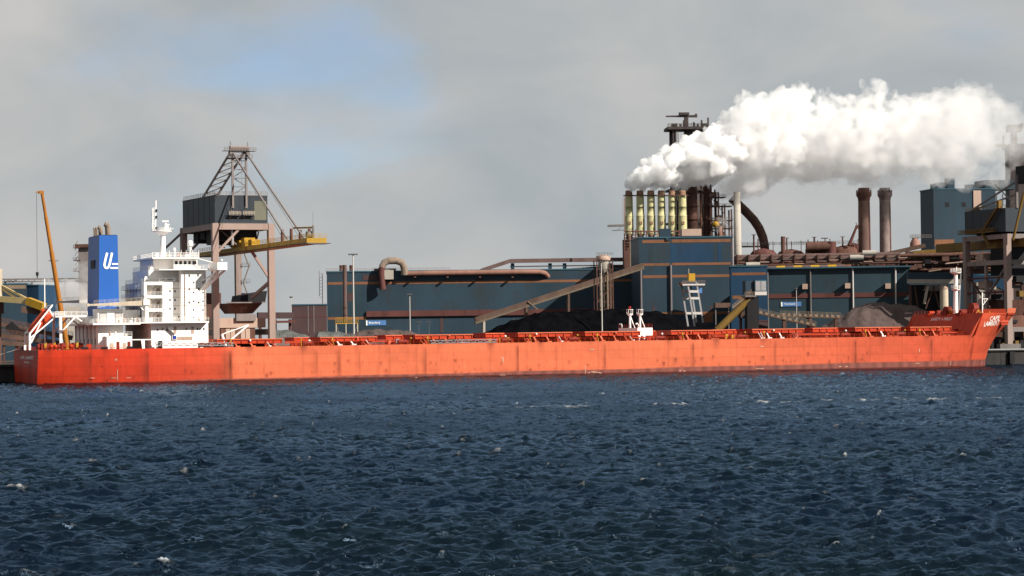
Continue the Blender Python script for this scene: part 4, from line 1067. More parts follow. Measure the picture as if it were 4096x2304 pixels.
# ---- midships mast house and foremast
mh, h0_, h1_, hzb, hzt = block('midship_house', 2550, 2610, 1311, 1342, 8, 23)
for i, f_ in enumerate((.15, .5, .85)):
    x = h0_ + (h1_ - h0_) * f_; MB().tube((x, 9, deck_z(x)), (x, 9, hzb), .45, n=10).build('house_leg', M['white'], mh)
for a, b in ((2552, 2564), (2568, 2584)):
    MB().dome((S((a + b) / 2, 8, 11), 8.2, hzb - .35), .5).build('light_pod', M['white'], mh)
mb = MB(); mb.rail([(h0_, 8.1, hzt), (h1_, 8.1, hzt)], 1.1, 1.0, .07); mb.rail([(h0_ + .1, 8.1, hzt), (h0_ + .1, 22.9, hzt)], 1.1, 1.4, .07); mb.build('railing', M['winch'], mh)
for px, t in ((2520, 18.0), (2560, 10.5)):
    a = P(px, 1311, t); b = P(px, 1258, t); top = P(px, 1237, t)
    mb = MB(); mb.tube((a.x, t, hzt), (a.x, t, b.z), .34, .3, 10); mb.bar((a.x + .1, t, b.z - .3), (a.x + 1.6, t, hzt), .2)
    mb.lathe((a.x, t, b.z - .5), [(.35, 0), (.95, .5), (.95, .75)], 12)
    for i in range(8):
        an = i * math.pi / 4; mb.bar((a.x + .9 * math.cos(an), t + .9 * math.sin(an), b.z + .2), (a.x + 1.0 * math.cos(an), t + 1.0 * math.sin(an), top.z), .1)
    mb.lathe((a.x, t, top.z - .15), [(1.0, 0), (1.05, .1), (.2, .12)], 12)
    mo2 = mb.build('light_mast', M['white'], mh)
    if t > 15: MB().lathe((a.x, t, top.z), [(.2, 0), (.2, .3), (.45, .5), (.45, .75), (.15, .85)], 8).build('red_lamp', M['redlamp'], mo2)
for px, t in ((2487, 21), (2553, 9)):
    q = P(px, 1311, t); mb = MB(); mb.path([(q.x, t, hzt), (q.x, t, hzt + .9), (q.x - .35, t, hzt + 1.3), (q.x - .8, t, hzt + 1.1)], .25, 8); mb.build('gooseneck_vent', M['white'], mh)
FT = 20.0
fa_, ft_ = P(3822, 1262, FT), P(3823, 1092, FT)
mb = MB(); mb.tube((fa_.x, FT, Z_FC - .6), ft_, .85, .6, 14); fm = mb.build('foremast', M['white'], ship)
for py, w in ((1157, 1.45), (1090, 1.75)):
    q = P(3823, py, FT); mb = MB(); mb.lathe(q - Vector((0, 0, .6)), [(.6, 0), (w, .5), (w, .7)], 14)
    rg = [q + Vector((w * math.cos(a), w * math.sin(a), .1)) for a in np.linspace(0, 2 * math.pi, 11)]; mb.rail(rg, 1.15, .9, .09); mb.build('mast_platform', M['white'], fm)
mb = MB(); q = P(3826, 1068, FT); mb.tube(ft_, q, .14, n=6); mb.build('mast_light', M['white'], fm)
mb = MB(); a = P(3835, 1250, FT); b = P(3842, 1085, FT); mb.bar(a, b, .1); mb.bar(P(3838, 1250, FT), P(3845, 1085, FT), .1)
for i in range(24): mb.bar(P(3836 + i * .28, 1248 - i * 6.8, FT), P(3839 + i * .28, 1248 - i * 6.8, FT), .08)
mb.build('mast_ladder', M['grey'], fm)
# forecastle gear
for px, r, t, mt in ((3790, 1.5, 24, 'winch'), (3895, 2.0, 18, 'winch'), (3755, .9, 30, 'winch'), (3850, .9, 14, 'winch'), (3725, .8, 34, 'deck')):
    q = P(px, 1245, t); z = Z_FC - .6
    mb = MB(); mb.tube((q.x - .9, t, z + r), (q.x + .9, t, z + r), r, n=18); mb.box(q.x - 1.2, q.x + 1.2, t + .5, t + 2.5, z, z + r * .9); mb.box(q.x - 1.4, q.x - 1.0, t - r, t + r, z, z + r); wo = mb.build('anchor_windlass', M[mt], ship)
    if px in (3790, 3895):
        mb = MB(); mb.tube((q.x - .3, t - r - .5, z + 1.2), (q.x + .3, t - r - .5, z + 1.2), .55, n=10); mb.box(q.x + .8, q.x + 1.3, t - r - .8, t - r - .4, z, z + 1.1); mb.build('winch_guard', M['yellow'], wo)
for px in range(3700, 3990, 13):
    t = 6 + (px * 7 % 23); s = S(px, t, 17)
    if s < S_RB + 1 or CT - half_b(s, Z_FC) > t - .5: continue
    MB().box(s - .3, s + .3, t, t + .8, Z_FC - .6, Z_FC - .6 + rs.uniform(.7, 1.7)).build('deck_fitting', rs.choice([M['deck'], M['winch'], M['deck'], M['salmon'], M['yellow']]), ship)
mb = MB(); ss = list(np.linspace(S_RB + .3, S(4000, 8, 17), 26)); pr = None
for s in ss:
    hb = half_b(s, Z_FC) - .3; p = Vector((s, CT - hb, Z_FC - .05)); mb.bar(p, p + Vector((0, 0, 1.15)), .08)
    if pr is not None:
        for h in (.4, .8, 1.15): mb.bar(pr + Vector((0, 0, h)), p + Vector((0, 0, h)), .06)
    pr = p
for t in np.arange(2, 44, 2.2): mb.bar((S_RB + .1, t, Z_FC - .1), (S_RB + .1, t, Z_FC + 1.0), .08)
mb.bar((S_RB + .1, 1, Z_FC + 1.0), (S_RB + .1, 44, Z_FC + 1.0), .06); mb.bar((S_RB + .1, 1, Z_FC + .5), (S_RB + .1, 44, Z_FC + .5), .06)
mb.build('forecastle_railing', M['deck'], ship)
a = P(3930, 1242, 10); b = P(3929, 1170, 10); c = P(3951, 1195, 10)
mb = MB(); mb.bar(Vector((a.x, 10, Z_FC - .6)), b, .28); mb.bar(P(3929, 1195, 10), c, .18); mb.bar(c, P(3930, 1222, 10), .16); mb.bar(P(3938, 1195, 10), P(3938, 1212, 10), .1); mb.build('jackstaff', M['white'], ship)

# ---- free-fall lifeboat sitting on the ramp
la, lb = P(113, 1333, 17.2), P(203, 1247, 17.2); ax = (lb - la); LL = ax.length; ax.normalize()
lf = Frame(0, 0, 0); boat = thing('lifeboat', 'enclosed orange free-fall lifeboat tilted nose down on the stern ramp', 'lifeboat', loc=(0, 0, 0))
boat.matrix_world = Matrix.Translation(F.o) @ Matrix.Rotation(F.yaw, 4, 'Z') @ Matrix.Translation(la.lerp(lb, .5)) @ Matrix.Rotation(-math.atan2(ax.z, ax.x), 4, 'Y')
def boat_ring(x, w, hb_, ht):
    return [(x, w * math.cos(a), (ht if math.sin(a) > 0 else hb_) * math.sin(a)) for a in np.linspace(0, 2 * math.pi, 17)[:-1]]
prof = [(-.5, .05, .05, .05), (-.47, .5, .5, .35), (-.38, 1.0, 1.0, .75), (-.2, 1.35, 1.3, 1.05), (.05, 1.45, 1.35, 1.2), (.25, 1.42, 1.3, 1.35), (.40, 1.3, 1.15, 1.3), (.47, 1.05, .95, 1.1), (.5, .6, .5, .6)]
mb = MB(); v = []
for x, w, hb_, ht in prof: v += boat_ring(x * LL, w * 1.3, hb_ * 1.2, ht * 1.35)
n = 16; mb.add(v, [(j * n + i, j * n + (i + 1) % n, (j + 1) * n + (i + 1) % n, (j + 1) * n + i) for j in range(len(prof) - 1) for i in range(n)], True); mb.add(v[-n:], [tuple(range(n))])
mb.build('boat_hull', M['boat'], boat)
mb = MB(); mb.lathe((.33 * LL, 0, 1.6), [(.75, 0), (.7, .45), (.5, .62)], 12); mb.build('conning_cupola', M['boat'], boat)
MB().box(.33 * LL - .66, .33 * LL + .66, -.5, .5, 1.82, 2.0).build('cupola_window', M['glass'], boat)
for i in range(4): MB().box((-.1 + i * .11) * LL, (-.05 + i * .11) * LL, -1.9, -1.7, .3, .55).build('window', M['glass'], boat)
MB().box(-.3 * LL, .42 * LL, -1.93, 1.93, -.1, .0).build('fender_strip', M['dark'], boat)
# mooring lines from the stern
for t0, dx, dt in ((40, -22, 10), (36, -26, 16)):
    a = Vector((0.2, t0, deck_z(0) + .3)); b = Vector((dx, QUAY_T + dt * .2, GZ + .5)); pts = [a.lerp(b, i / 8) - Vector((0, 0, 1.5 * math.sin(math.pi * i / 8))) for i in range(9)]
    mb = MB(); mb.path(pts, .09, 6); o = mb.build('mooring_rope', M['palegrey']); place(o, F)
    tag(o, 'pale mooring rope from the %s of the stern down to the quay' % ('outer corner' if t0 == 40 else 'middle'), 'rope', 'stern mooring ropes')
# ------------------------------------------------------------------ shore: cranes on the quay
def rail_obj(pts, parent, mat='trim', h=1.1, step=1.8, w=.09, name='railing'):
    mb = MB(); mb.rail(pts, h, step, w); return mb.build(name, M[mat], parent)

def unloader_one():
    fr = Frame(X_at(863, 752.0), 752.0, 24.0, GZ)
    S, Z, P = fr.S, fr.Z, fr.P
    e = thing('grab_unloader', 'tall quay crane with slate machinery house, A-frame and yellow boom behind the white superstructure', 'crane', fr)
    G = 33.0; w = 1.9
    sl, sr = S(863, 0), S(1087, 0); zt = Z(893, sl, 0)
    for i, (s, t) in enumerate(((sl, 0), (sr, 0), (sl, G), (sr, G))):
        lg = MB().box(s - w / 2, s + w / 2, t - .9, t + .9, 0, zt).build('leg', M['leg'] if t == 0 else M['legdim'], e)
        MB().box(s - 4, s + 4, t - 1.1, t + 1.1, .2, 1.9).build('bogie', M['steel'], lg)
    sa, sb = sl + w / 2, sr - w / 2
    for t in (0, G):
        MB().box(sa, sb, t - .7, t + .7, zt - 1.9, zt - .1).build('portal_beam', M['leg'], e)
        MB().bar((sa, t, zt - 8.5), (sa + 6.5, t, zt - 1.9), .7).build('knee_brace', M['leg'], e)
    for s in (sl, sr):
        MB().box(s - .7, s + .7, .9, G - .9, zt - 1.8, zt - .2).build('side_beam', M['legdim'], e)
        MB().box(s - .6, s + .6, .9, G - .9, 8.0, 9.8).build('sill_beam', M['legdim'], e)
    MB().bar((sr - .6, 0, Z(1112, sr, 0)), (S(1003, 0), 0, Z(995, sr, 0)), .8).build('knee_brace', M['leg'], e)
    MB().bar((sr - .6, .2, Z(1130, sr, 0)), (S(1032, 0), 6, Z(1190, sr, 0)), .9).build('knee_brace', M['legdim'], e)
    MB().bar((sl, G, zt - 1), (S(655, G), G + 1, Z(1005, sl, G)), .7).build('rear_stair', M['steel'], e)
    # machinery house
    h0, h1 = S(864, 0), S(1075, 0); hb, ht = Z(891, h0, 0), Z(781, h0, 0)
    ho = MB().box(h0, h1, 0, G + 1, hb, ht).build('machinery_house', M['house'], e)
    MB().box(h0 - .12, h1 + .12, -.12, G + 1.12, hb - .25, hb - .004).build('house_sill', M['steel'], ho)
    MB().box(h0 - .12, h1 + .12, -.12, G + 1.12, ht + .004, ht + .18).build('roof_edge', M['trim'], ho)
    x0 = S(1022, 0); MB().box(x0, h1 - .4, -.06, -.004, hb + .9, ht - 1.6).build('wall_panel', M['houselight'], ho)
    for i in range(1, 6):
        t = i * (G + 1) / 6; MB().box(h0 - .06, h0 - .004, t - .08, t + .08, hb, ht).build('wall_rib', M['house'], ho)
    for px in (925, 965, 1005):
        x = S(px, 0); MB().box(x - .06, x + .06, -.05, -.004, hb, ht).build('wall_rib', M['house'], ho)
    rail_obj([(h0, .1, ht + .18), (h1, .1, ht + .18)], ho); rail_obj([(h0, .1, ht + .18), (h0, G, ht + .18)], ho)
    for px in (940, 995):
        x = S(px, 0); z = Z(859, x, -1)
        b = MB().box(x - 1.8, x + 1.8, -1.5, -.01, z - .15, z).build('balcony', M['trim'], ho)
        rail_obj([(x - 1.8, -1.45, z), (x + 1.8, -1.45, z)], b, 'cream', 1.0, .9)
        MB().bar((x - 1.2, -1.3, z), (x - 1.2, -1.3, z + 2.6), .12).build('lamp_post', M['steel'], b)
        for dx in (-1.4, 1.4): MB().bar((x + dx, -.02, z - 1.4), (x + dx, -1.4, z - .15), .12).build('bracket', M['steel'], b)
    # A-frame
    p0, p1 = S(937, -.4), S(991, -.4); at = Z(606, p0, 0)
    for p in (p0, p1):
        MB().box(p - .3, p + .3, -.65, -.004 - .05, hb + 4.5, at).build('tower_post', M['trim'], e)
    MB().box(p0 - .8, p1 + .8, -1.2, .5, at, at + 1.6).build('tower_head', M['leg'], e)
    for p in (p0 - .6, p1 + .6):
        mb = MB(); mb.tube((p - .4, -.3, at - .6), (p + .4, -.3, at - .6), 1.0, n=14); mb.build('sheave', M['steel'], e)
        MB().bar((p, -.3, at + 1.6), (p, -.3, at + 3.0), .25).build('warning_lamp', M['trim'], e)
    for z, x in ((at - 1.9, 1.8), (at + .2, 2.9)):
        pf = MB().box(p0 - x, p1 + x, -1.6, 1.0, z - .1, z).build('head_platform', M['steel'], e)
        rail_obj([(p0 - x, -1.5, z), (p1 + x, -1.5, z)], pf, 'steel', 1.0, .9)
    zb = ht + .2; pts = []
    for p, ex in ((p0, 0), (p1, 0)):
        a = Vector((p - .3, .2, at)); b = Vector((p - .3, G - 1.5, zb)); MB().bar(a, b, .52).build('back_stay', M['trim'], e); pts.append((a, b))
    for i in range(1, 7):
        f = i / 7; a = pts[0][0].lerp(pts[0][1], f); b = pts[1][0].lerp(pts[1][1], f); MB().bar(a, b, .3).build('stay_strut', M['trim'], e)
        c = pts[0][0].lerp(pts[0][1], min(1, f + 1 / 7)); MB().bar(b, c, .25).build('stay_strut', M['trim'], e)
    for i in range(5):
        za = zb + (at - zb) * i / 5; zc = zb + (at - zb) * (i + 1) / 5
        MB().bar((p0, -.3, za), (p1, -.3, zc), .25).build('tower_brace', M['steel'], e) if i % 2 == 0 else MB().bar((p1, -.3, za), (p0, -.3, zc), .25).build('tower_brace', M['steel'], e)
        MB().bar((p1 - 1.3, -.2, za), (p1 - 1.3, -.2, zc), .08).build('ladder', M['steel'], e)
        MB().bar((p0, -.3, zc - .2), (p1, -.3, zc - .2), .2).build('tower_brace', M['steel'], e)
    # boom
    TT = -60.0; b0, b1 = S(1228, TT, 30), S(1307, TT, 30); zt0 = Z(951, b0, TT); zb0 = Z(972, b0, TT)
    zr = Z(995, S(880, 4), 4)
    TR = 46.0
    zr0 = zb0 - .5; th = zt0 - zb0
    bm = MB().hexa([(b0, TT, zb0), (b1, TT, zb0), (b1, TR, zr0), (b0, TR, zr0)], [(b0, TT, zt0), (b1, TT, zt0), (b1, TR, zr0 + th), (b0, TR, zr0 + th)]).build('boom', M['boom'], e)
    MB().box(b0 - .5, b1 + .6, TT - 2.2, TT + 4, zb0 - .25, zb0 - .01).build('tip_platform', M['steel'], bm)
    MB().hexa([(b0 - .35, TT, zb0 - .2), (b0 - .004, TT, zb0 - .2), (b0 - .004, TR, zr0 - .2), (b0 - .35, TR, zr0 - .2)], [(b0 - .35, TT, zb0 + .1), (b0 - .004, TT, zb0 + .1), (b0 - .004, TR, zr0 + .1), (b0 - .35, TR, zr0 + .1)]).build('lower_flange', M['gallerydark'], bm)
    rail_obj([(b0 + .05, TT, zt0), (b0 + .05, -3, zt0 - .2)], bm, 'boom', 1.1, 2.4); rail_obj([(b0, TT + .05, zt0), (b1, TT + .05, zt0)], bm, 'boom', 1.1, 1.5)
    rail_obj([(b0 + .05, 20, zt0 - .3), (b0 + .05, TR, zt0 - .4)], bm, 'boom', 1.1, 2.4)
    mb = MB(); mb.tube((b0 + 1, TT + 3, zt0 + 1), (b0 + 3, TT + 3, zt0 + 1), 1.0, n=12); mb.bar((b0 + 2.6, TT + 2, zt0), (b0 + 2.6, TT + 2, zt0 + 3.6), .5); mb.build('tip_winch', M['steel'], bm)
    MB().bar((b0 + 2.6, TT + 2, zt0 + 3.0), (b0 - 1.2, TT + 8, zt0 + 3.1), .45).build('davit_arm', M['boom'], bm)
    MB().bar((b0 + 2.6, TT + 2, zt0 + 3.6), (b0 + 2.6, TT + 2, zt0 + 7.2), .08).build('lightning_rod', M['steel'], bm)
    for px, ty in ((1118, -38), (1187, -46)):
        for dx in (.2, b1 - b0 - .2):
            MB().box(b0 + dx - .3, b0 + dx + .3, ty - .5, ty + .5, zt0 - .1, zt0 + 3.2).build('stay_anchor', M['rust'], bm)
    for p, dx in ((p0, .3), (p1, b1 - b0 - .3)):
        MB().bar((p, -.5, at - .2), (b0 + dx, -42, zt0 + .4), .42).build('fore_stay', M['trim'], e)
        MB().bar((p + .2, -.5, at - .8), (b0 + dx + .3, -38, zt0 + .3), .07).build('stay_cable', M['cable'], e)
    for k, (ty, w_, h_) in enumerate(((-2, 3.4, 2.6), (3, 3.0, 2.0), (-9, 2.6, 1.8), (8, 3, 2.4))):
        MB().box(b0 + .3, b0 + .3 + w_, ty, ty + 3.4, zt0 - .25, zt0 - .2 + h_).build('trolley_cabin', M['yellow'], bm)
    for ty in (-5, -27): 
        mb = MB(); mb.bar((b0 - .2, ty, zb0), (b0 - .2, ty, zt0 + 1.2), .12); mb.bar((b0 - .2, ty + 1.2, zb0), (b0 - .2, ty + 1.2, zt0 + 1.2), .12)
        for i in range(7): mb.bar((b0 - .2, ty, zb0 + i * .5), (b0 - .2, ty + 1.2, zb0 + i * .5), .1)
        mb.build('boom_ladder', M['boom'], bm)
    # machinery under the house
    for t in (4, 11, 18, 25):
        MB().box(h0 + 2.2, h1 - 2.2, t, t + 5, hb - 4.2 - (t % 3), hb - .26).build('drive_unit', M['dark'], e)
        MB().bar((h0 + 1, t, hb - .3), (b0 + .3, t, zt0), .35).build('boom_hanger', M['trim'], e)
        MB().bar((h1 - 1, t, hb - .3), (b1 - .3, t, zt0), .35).build('boom_hanger', M['trim'], e)
    MB().bar((S(888, 0), -.1, Z(895, sl, 0)), (S(933, 0), -.1, Z(893, sl, 0)), .3).build('cable_tray', M['steel'], e)
    x = S(933, 1); MB().tube((x, 1, zr + 1), (x, 1, hb), .45, n=10).build('cable_duct', M['grey'], e)
    # stair tower on the landside leg
    for k in range(6):
        z = 9 + k * 5.2
        if z > zt - 5: break
        pf = MB().box(sr + 1.0, sr + 3.6, G - 1.5, G + 1.5, z, z + .15).build('stair_landing', M['steel'], e)
        rail_obj([(sr + 1, G - 1.5, z + .15), (sr + 3.5, G - 1.5, z + .15)], pf, 'steel', 1.1, .9)
        MB().bar((sr + (1.3 if k % 2 else 3.3), G - 1.2, z), (sr + (3.3 if k % 2 else 1.3), G - 1.2, z + 5.2), .6, .2).build('stair_flight', M['gallery'], e)
    # receiving hopper between the legs
    a0, a1 = S(917, 6), S(1047, 6); c0, c1 = S(934, 6), S(1020, 6); z1 = Z(1213, a0, 6); z0 = Z(1254, a0, 6)
    hp = MB().hexa([(c0, 8, z0), (c1, 8, z0), (c1, 15, z0), (c0, 15, z0)], [(a0, 5, z1), (a1, 5, z1), (a1, 19, z1), (a0, 19, z1)]).build('hopper', M['rust'], e)
    for i in range(12):
        f = (i + .5) / 12; MB().bar((c0 + (c1 - c0) * f, 7.93, z0), (a0 + (a1 - a0) * f, 4.93, z1), .12).build('hopper_rib', M['brownsteel'], hp)
    MB().box(a0 - 1, a1 + 1, 4.6, 4.9, z1 + .0, z1 + .35).build('hopper_rim', M['trim'], hp)
    MB().hexa([(S(948, 12), 9, z1 + .36), (S(1050, 12), 9, z1 + .36), (S(1050, 12), 18, z1 + .36), (S(948, 12), 18, z1 + .36)], [(S(954, 12), 9, z1 + 2.4), (S(1058, 12), 9, z1 + 3.8), (S(1058, 12), 18, z1 + 3.8), (S(954, 12), 18, z1 + 2.4)]).build('hopper_shroud', M['dark'], hp)
    for px in (840, 1005): 
        q = P(px, 1200, 20); MB().box(q.x - 2, q.x + 3.6, 20, 24, z1, Z(1172, q.x, 20)).build('hopper_hood', M['brownsteel'], hp)
    y1 = Z(1273, sl, 3); MB().box(sa, sb, 3, 22, Z(1312, sl, 3), y1).build('feeder_deck', M['beige'], e)
    MB().box(S(942, 3), S(1020, 3), 2.0, 2.99, Z(1285, sl, 3), Z(1258, sl, 3)).build('feeder_casing', M['trim'], e)
    for i in range(7):
        x = sa + (sb - sa) * (.15 + .1 * i); MB().box(x - .7, x + .7, 3.4, 5, 0.1, Z(1313, sl, 3)).build('feeder_panel', M['beige'] if i % 3 else M['rust'], e)
    return e
unloader_one()

def unloader_two():
    fr = Frame(X_at(4035, 843.6), 843.6, 20.0, GZ)
    S, Z, P = fr.S, fr.Z, fr.P
    e = thing('grab_unloader', 'dark quay crane with yellow stairs cut off by the frame beyond the bow', 'crane', fr)
    G = 27.0; s0 = 0.0; zt = Z(935, 0, 0); W = 17.0
    for s, t in ((s0, 0), (s0 + W, 0), (s0, G), (s0 + W, G)):
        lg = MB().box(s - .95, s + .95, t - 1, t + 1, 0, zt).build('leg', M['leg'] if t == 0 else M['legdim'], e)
        MB().box(s - 4, s + 4, t - 1.1, t + 1.1, .2, 1.9).build('bogie', M['steel'], lg)
    MB().box(s0 - .45, s0 + .45, 13.5, 14.5, 0, zt - 8).build('leg_strut', M['legdim'], e)
    for z in (zt - 1.6, zt - 10.4, 6):
        MB().box(s0 - .7, s0 + .7, 1, G - 1, z, z + 1.6).build('side_beam', M['legdim'] if z > 10 else M['rust'], e)
        MB().box(s0 + .95, s0 + W - .95, -.6, .6, z, z + 1.6).build('portal_beam', M['trim'], e)
    for z in (zt - 15, zt - 20): MB().box(s0 - .5, s0 + .5, 1, G - 1, z, z + .6).build('cable_tray', M['band'], e)
    hb, ht = Z(926, 0, 0), Z(831, 0, 0)
    ho = MB().box(s0 - .5, s0 + W, 0, G, hb, ht).build('machinery_house', M['house'], e)
    for i in range(1, 5): MB().box(s0 - .56, s0 - .504, i * G / 5 - .08, i * G / 5 + .08, hb, ht).build('wall_rib', M['house'], ho)
    rail_obj([(s0 - .4, 0, ht), (s0 - .4, G, ht)], ho, 'ochre')
    q = P(4091, 665, 2); MB().box(q.x - 1.6, q.x + 4, -4, 4, q.z - 6, q.z).build('tower_head', M['dark'], e)
    for p in (s0 + 4, s0 + 12): MB().bar((p, 0, ht), (p, 0, q.z - 3), .8).build('tower_post', M['steel'], e)
    for dz in (0, 4.5):
        MB().bar((s0 + 5, 1, q.z - 5 - dz), (s0 + 1.5, G - 1.5 + dz, ht + .5 - dz * .2), .55).build('back_stay', M['trim'], e)
    MB().bar((s0 + 4, 3, ht + 2), (s0 + 4, 14, ht + 9), .3).build('stay_strut', M['trim'], e)
    for t in (5, 9): MB().bar((s0 + 1.5, t, ht), (s0 + 1.5, t, ht + 5), .3).build('roof_post', M['palegrey'], e)
    # yellow stairs and walkway
    wz = hb + .4
    wk = MB().box(s0 - 2.0, s0 - .51, 6, G + 2.5, wz - .3, wz).build('walkway', M['ochre'], e)
    rail_obj([(s0 - 1.9, 6, wz), (s0 - 1.9, G + 2.5, wz)], wk, 'ochre', 1.1, 1.5, .12); rail_obj([(s0 - .6, 6, wz), (s0 - .6, G + 2.5, wz)], wk, 'ochre', 1.1, 1.5, .1)
    st = MB().bar((s0 - 1.4, 13.5, wz), (s0 - 1.4, 2.5, ht + .8), 1.0, .35).build('stair_flight', M['ochre'], e)
    mb = MB()
    for i in range(12):
        f = i / 11; mb.bar((s0 - 1.9, 13.5 - 11 * f, wz + (ht + .8 - wz) * f), (s0 - 1.9, 13.5 - 11 * f, wz + (ht + .8 - wz) * f + 1.1), .1)
    mb.bar((s0 - 1.9, 13.5, wz + 1.1), (s0 - 1.9, 2.5, ht + 1.9), .1); mb.build('handrail', M['ochre'], st)
    MB().bar((s0 - 1.4, 14, wz), (s0 - 1.4, 9, wz - 5.5), 1.0, .35).build('stair_flight', M['ochre'], e)
    lz = MB().box(s0 - 2, s0 - .75, 4, 9.4, wz - 5.8, wz - 5.5).build('stair_landing', M['ochre'], e); rail_obj([(s0 - 1.9, 4, wz - 5.5), (s0 - 1.9, 9.4, wz - 5.5)], lz, 'ochre', 1.1, 1.2, .1)
    MB().box(s0 - 1.9, s0 - .6, 2, 3.6, ht, ht + 2.6).build('stair_gate', M['ochre'], e)
    a = P(4096, 770, -6); b = P(4052, 960, -3); MB().tube(a, b, .45, n=8).build('boom_tie', M['ochre'], e)
    # boom tucked over the water and landside end
    MB().box(s0 + 5, s0 + 10.5, -30, G + 30, hb - 5.2, hb - 2.2).build('boom', M['ochre'], e)
    for t in (4, 12, 20): MB().box(s0 + 3, s0 + W - 3, t, t + 5, hb - 2.1, hb - .02).build('drive_unit', M['dark'], e)
    for t, z in ((G - 9, zt - 6), (G - 10, zt - 15.5), (G - 9.5, zt - 22), (G - 9.5, zt - 25.5)):
        MB().box(s0 + 1.2, s0 + 4.5, t, t + 4.5, z - 2.6, z).build('electrical_cabin', M['beige'], e)
    z = Z(1262, 0, 2); MB().box(s0 + .96, s0 + 16, 2, 20, z - 5, z).build('feeder_deck', M['rust'], e)
    MB().bar((s0, G, 8), (s0, 2, zt - 12), .7).build('side_brace', M['steel'], e)
    hpz = Z(1200, 4, 6); MB().hexa([(5, 8, hpz - 8), (11, 8, hpz - 8), (11, 14, hpz - 8), (5, 14, hpz - 8)], [(2.5, 5, hpz), (14.5, 5, hpz), (14.5, 18, hpz), (2.5, 18, hpz)]).build('hopper', M['brownsteel'], e)
    for i in range(14):
        t_ = 1.5 + (i * 17 % 24); z_ = 9 + (i * 29 % 23); MB().box(s0 + 1.5 + (i * 13 % 9), s0 + 4.5 + (i * 13 % 9), t_, t_ + 2.5, z_, z_ + 1 + i % 3).build('drive_unit', M[('dark', 'brownsteel', 'steel', 'ochre', 'dark')[i % 5]], e)
    for i in range(5): MB().bar((s0 + .3, 2 + i * 5, 6 + i * 4), (s0 + .3, 7 + i * 5, 10 + i * 4), .5).build('side_brace', M['brownsteel'], e)
    MB().box(s0 + 3, s0 + 22, 4, 16, Z(1100, 4, 6), hb - 5.3).build('dark_mass', M['dark'], e)  # plain dark mass added to blacken the inside of the portal
    # lower machinery beyond the bow
    for i in range(8):
        x = s0 - 7 + i * 1.9; MB().box(x, x + 1.4, 3, 6.5, .1, 1.5 + (i * 37 % 5) * .7).build('drive_unit', M['ochre'] if i % 3 == 0 else M['dark'], e)
    MB().bar((s0 - 10, 4, 1.5), (s0 + 2, 8, 13), 1.4).build('discharge_chute', M['rust'], e)
    return e
unloader_two()

# yellow loading boom at the left edge
def yellow_boom():
    fr = ground_frame(-30, 780.0, 20.0); S, Z, P = fr.S, fr.Z, fr.P
    e = thing('loading_boom', 'sand-yellow loading boom with two tie struts reaching in at the left edge', 'loading boom', fr)
    a = P(-60, 1192, 0); b = P(176, 1228, -14); k = P(112, 1204, -10)
    MB().box(-6.5, 2.5, -2, 6, 0, a.z - 1).build('boom_tower', M['brownsteel'], e)
    MB().bar(a, k, 1.6, 1.8).build('boom_girder', M['sand'], e)
    MB().bar(k, b, 2.4, 2.3).build('boom_head', M['yellow'], e)
    q = P(128, 1240, -10); MB().bar(q - Vector((3.2, -.6, -.3)), q + Vector((2.6, -.6, -.7)), 2.2, 2.0).build('boom_hopper', M['gallerydark'], e)
    p = P(2, 1160, -2); MB().box(p.x - .8, p.x + .5, p.y - .6, p.y + .6, p.z - 3, Z(1076, p.x, -2)).build('boom_mast', M['cream'], e)
    MB().box(p.x - 1.0, p.x + .9, p.y - .7, p.y + .7, a.z - 5, p.z - 3).build('mast_foot', M['brownsteel'], e)
    MB().bar(P(4, 1142, -2), P(113, 1198, -10), .75, .6).build('tie_strut', M['sand'], e)
    MB().bar(P(4, 1152, -2), P(74, 1198, -7), .75, .6).build('tie_strut', M['sand'], e)
yellow_boom()

def mobile_crane():
    fr = ground_frame(276, 775.0, 20.0); S, Z, P = fr.S, fr.Z, fr.P
    e = thing('mobile_crane', 'orange telescopic mobile crane with its boom raised steeply behind the stern', 'crane', fr)
    cb = MB(); cb.box(-6.5, 6.5, -1.4, 1.4, 1.0, 2.2); cb.build('carrier', M['crane_orange'], e)
    MB().box(4.2, 6.6, -1.3, 1.3, 2.21, 3.6).build('cab', M['crane_orange'], e)
    MB().box(-3.5, 1.5, -1.5, 1.5, 2.21, 4.6).build('slewing_house', M['yellow'], e)
    for x in (-5, -3.2, -1, 3, 5):
        for y in (-1.45, 1.05): MB().tube((x, y, .75), (x, y + .4, .75), .75, n=14).build('wheel', M['dark'], e)
    top = P(168, 772, 0); base = Vector((-.4, 0, 3.4)); d = top - base; f = [0, .33, .63, .85, 1]; r = [.85, .74, .6, .5]
    for i in range(4): MB().tube(base + d * f[i], base + d * f[i + 1], r[i], r[i] * .97, 8).build('boom_section', M['crane_orange'], e)
    hd = MB(); hd.box(top.x - 1.0, top.x + .5, -.5, .5, top.z - .3, top.z + .7); hd.bar(top, top + Vector((-1.9, 0, .35)), .35); h_ = hd.build('boom_head', M['crane_orange'], e)
    q = P(216, 1043, 0); MB().bar(q - Vector((1.7, 0, 0)), q + Vector((1.4, 0, 0)), .3).build('boom_crossbar', M['steel'], e)
    k = P(166, 1100, 0); rx = top.x - 1.7
    MB().tube((rx, 0, k.z + .9), (rx, 0, top.z + .3), .06, n=6).build('hoist_rope', M['cable'], e)
    hk = MB(); hk.box(rx - .4, rx + .4, -.3, .3, k.z - .2, k.z + .9); hk.tube((rx, 0, k.z - .9), (rx, 0, k.z - .2), .2, n=6); hk.build('hook_block', M['dark'], e)
mobile_crane()

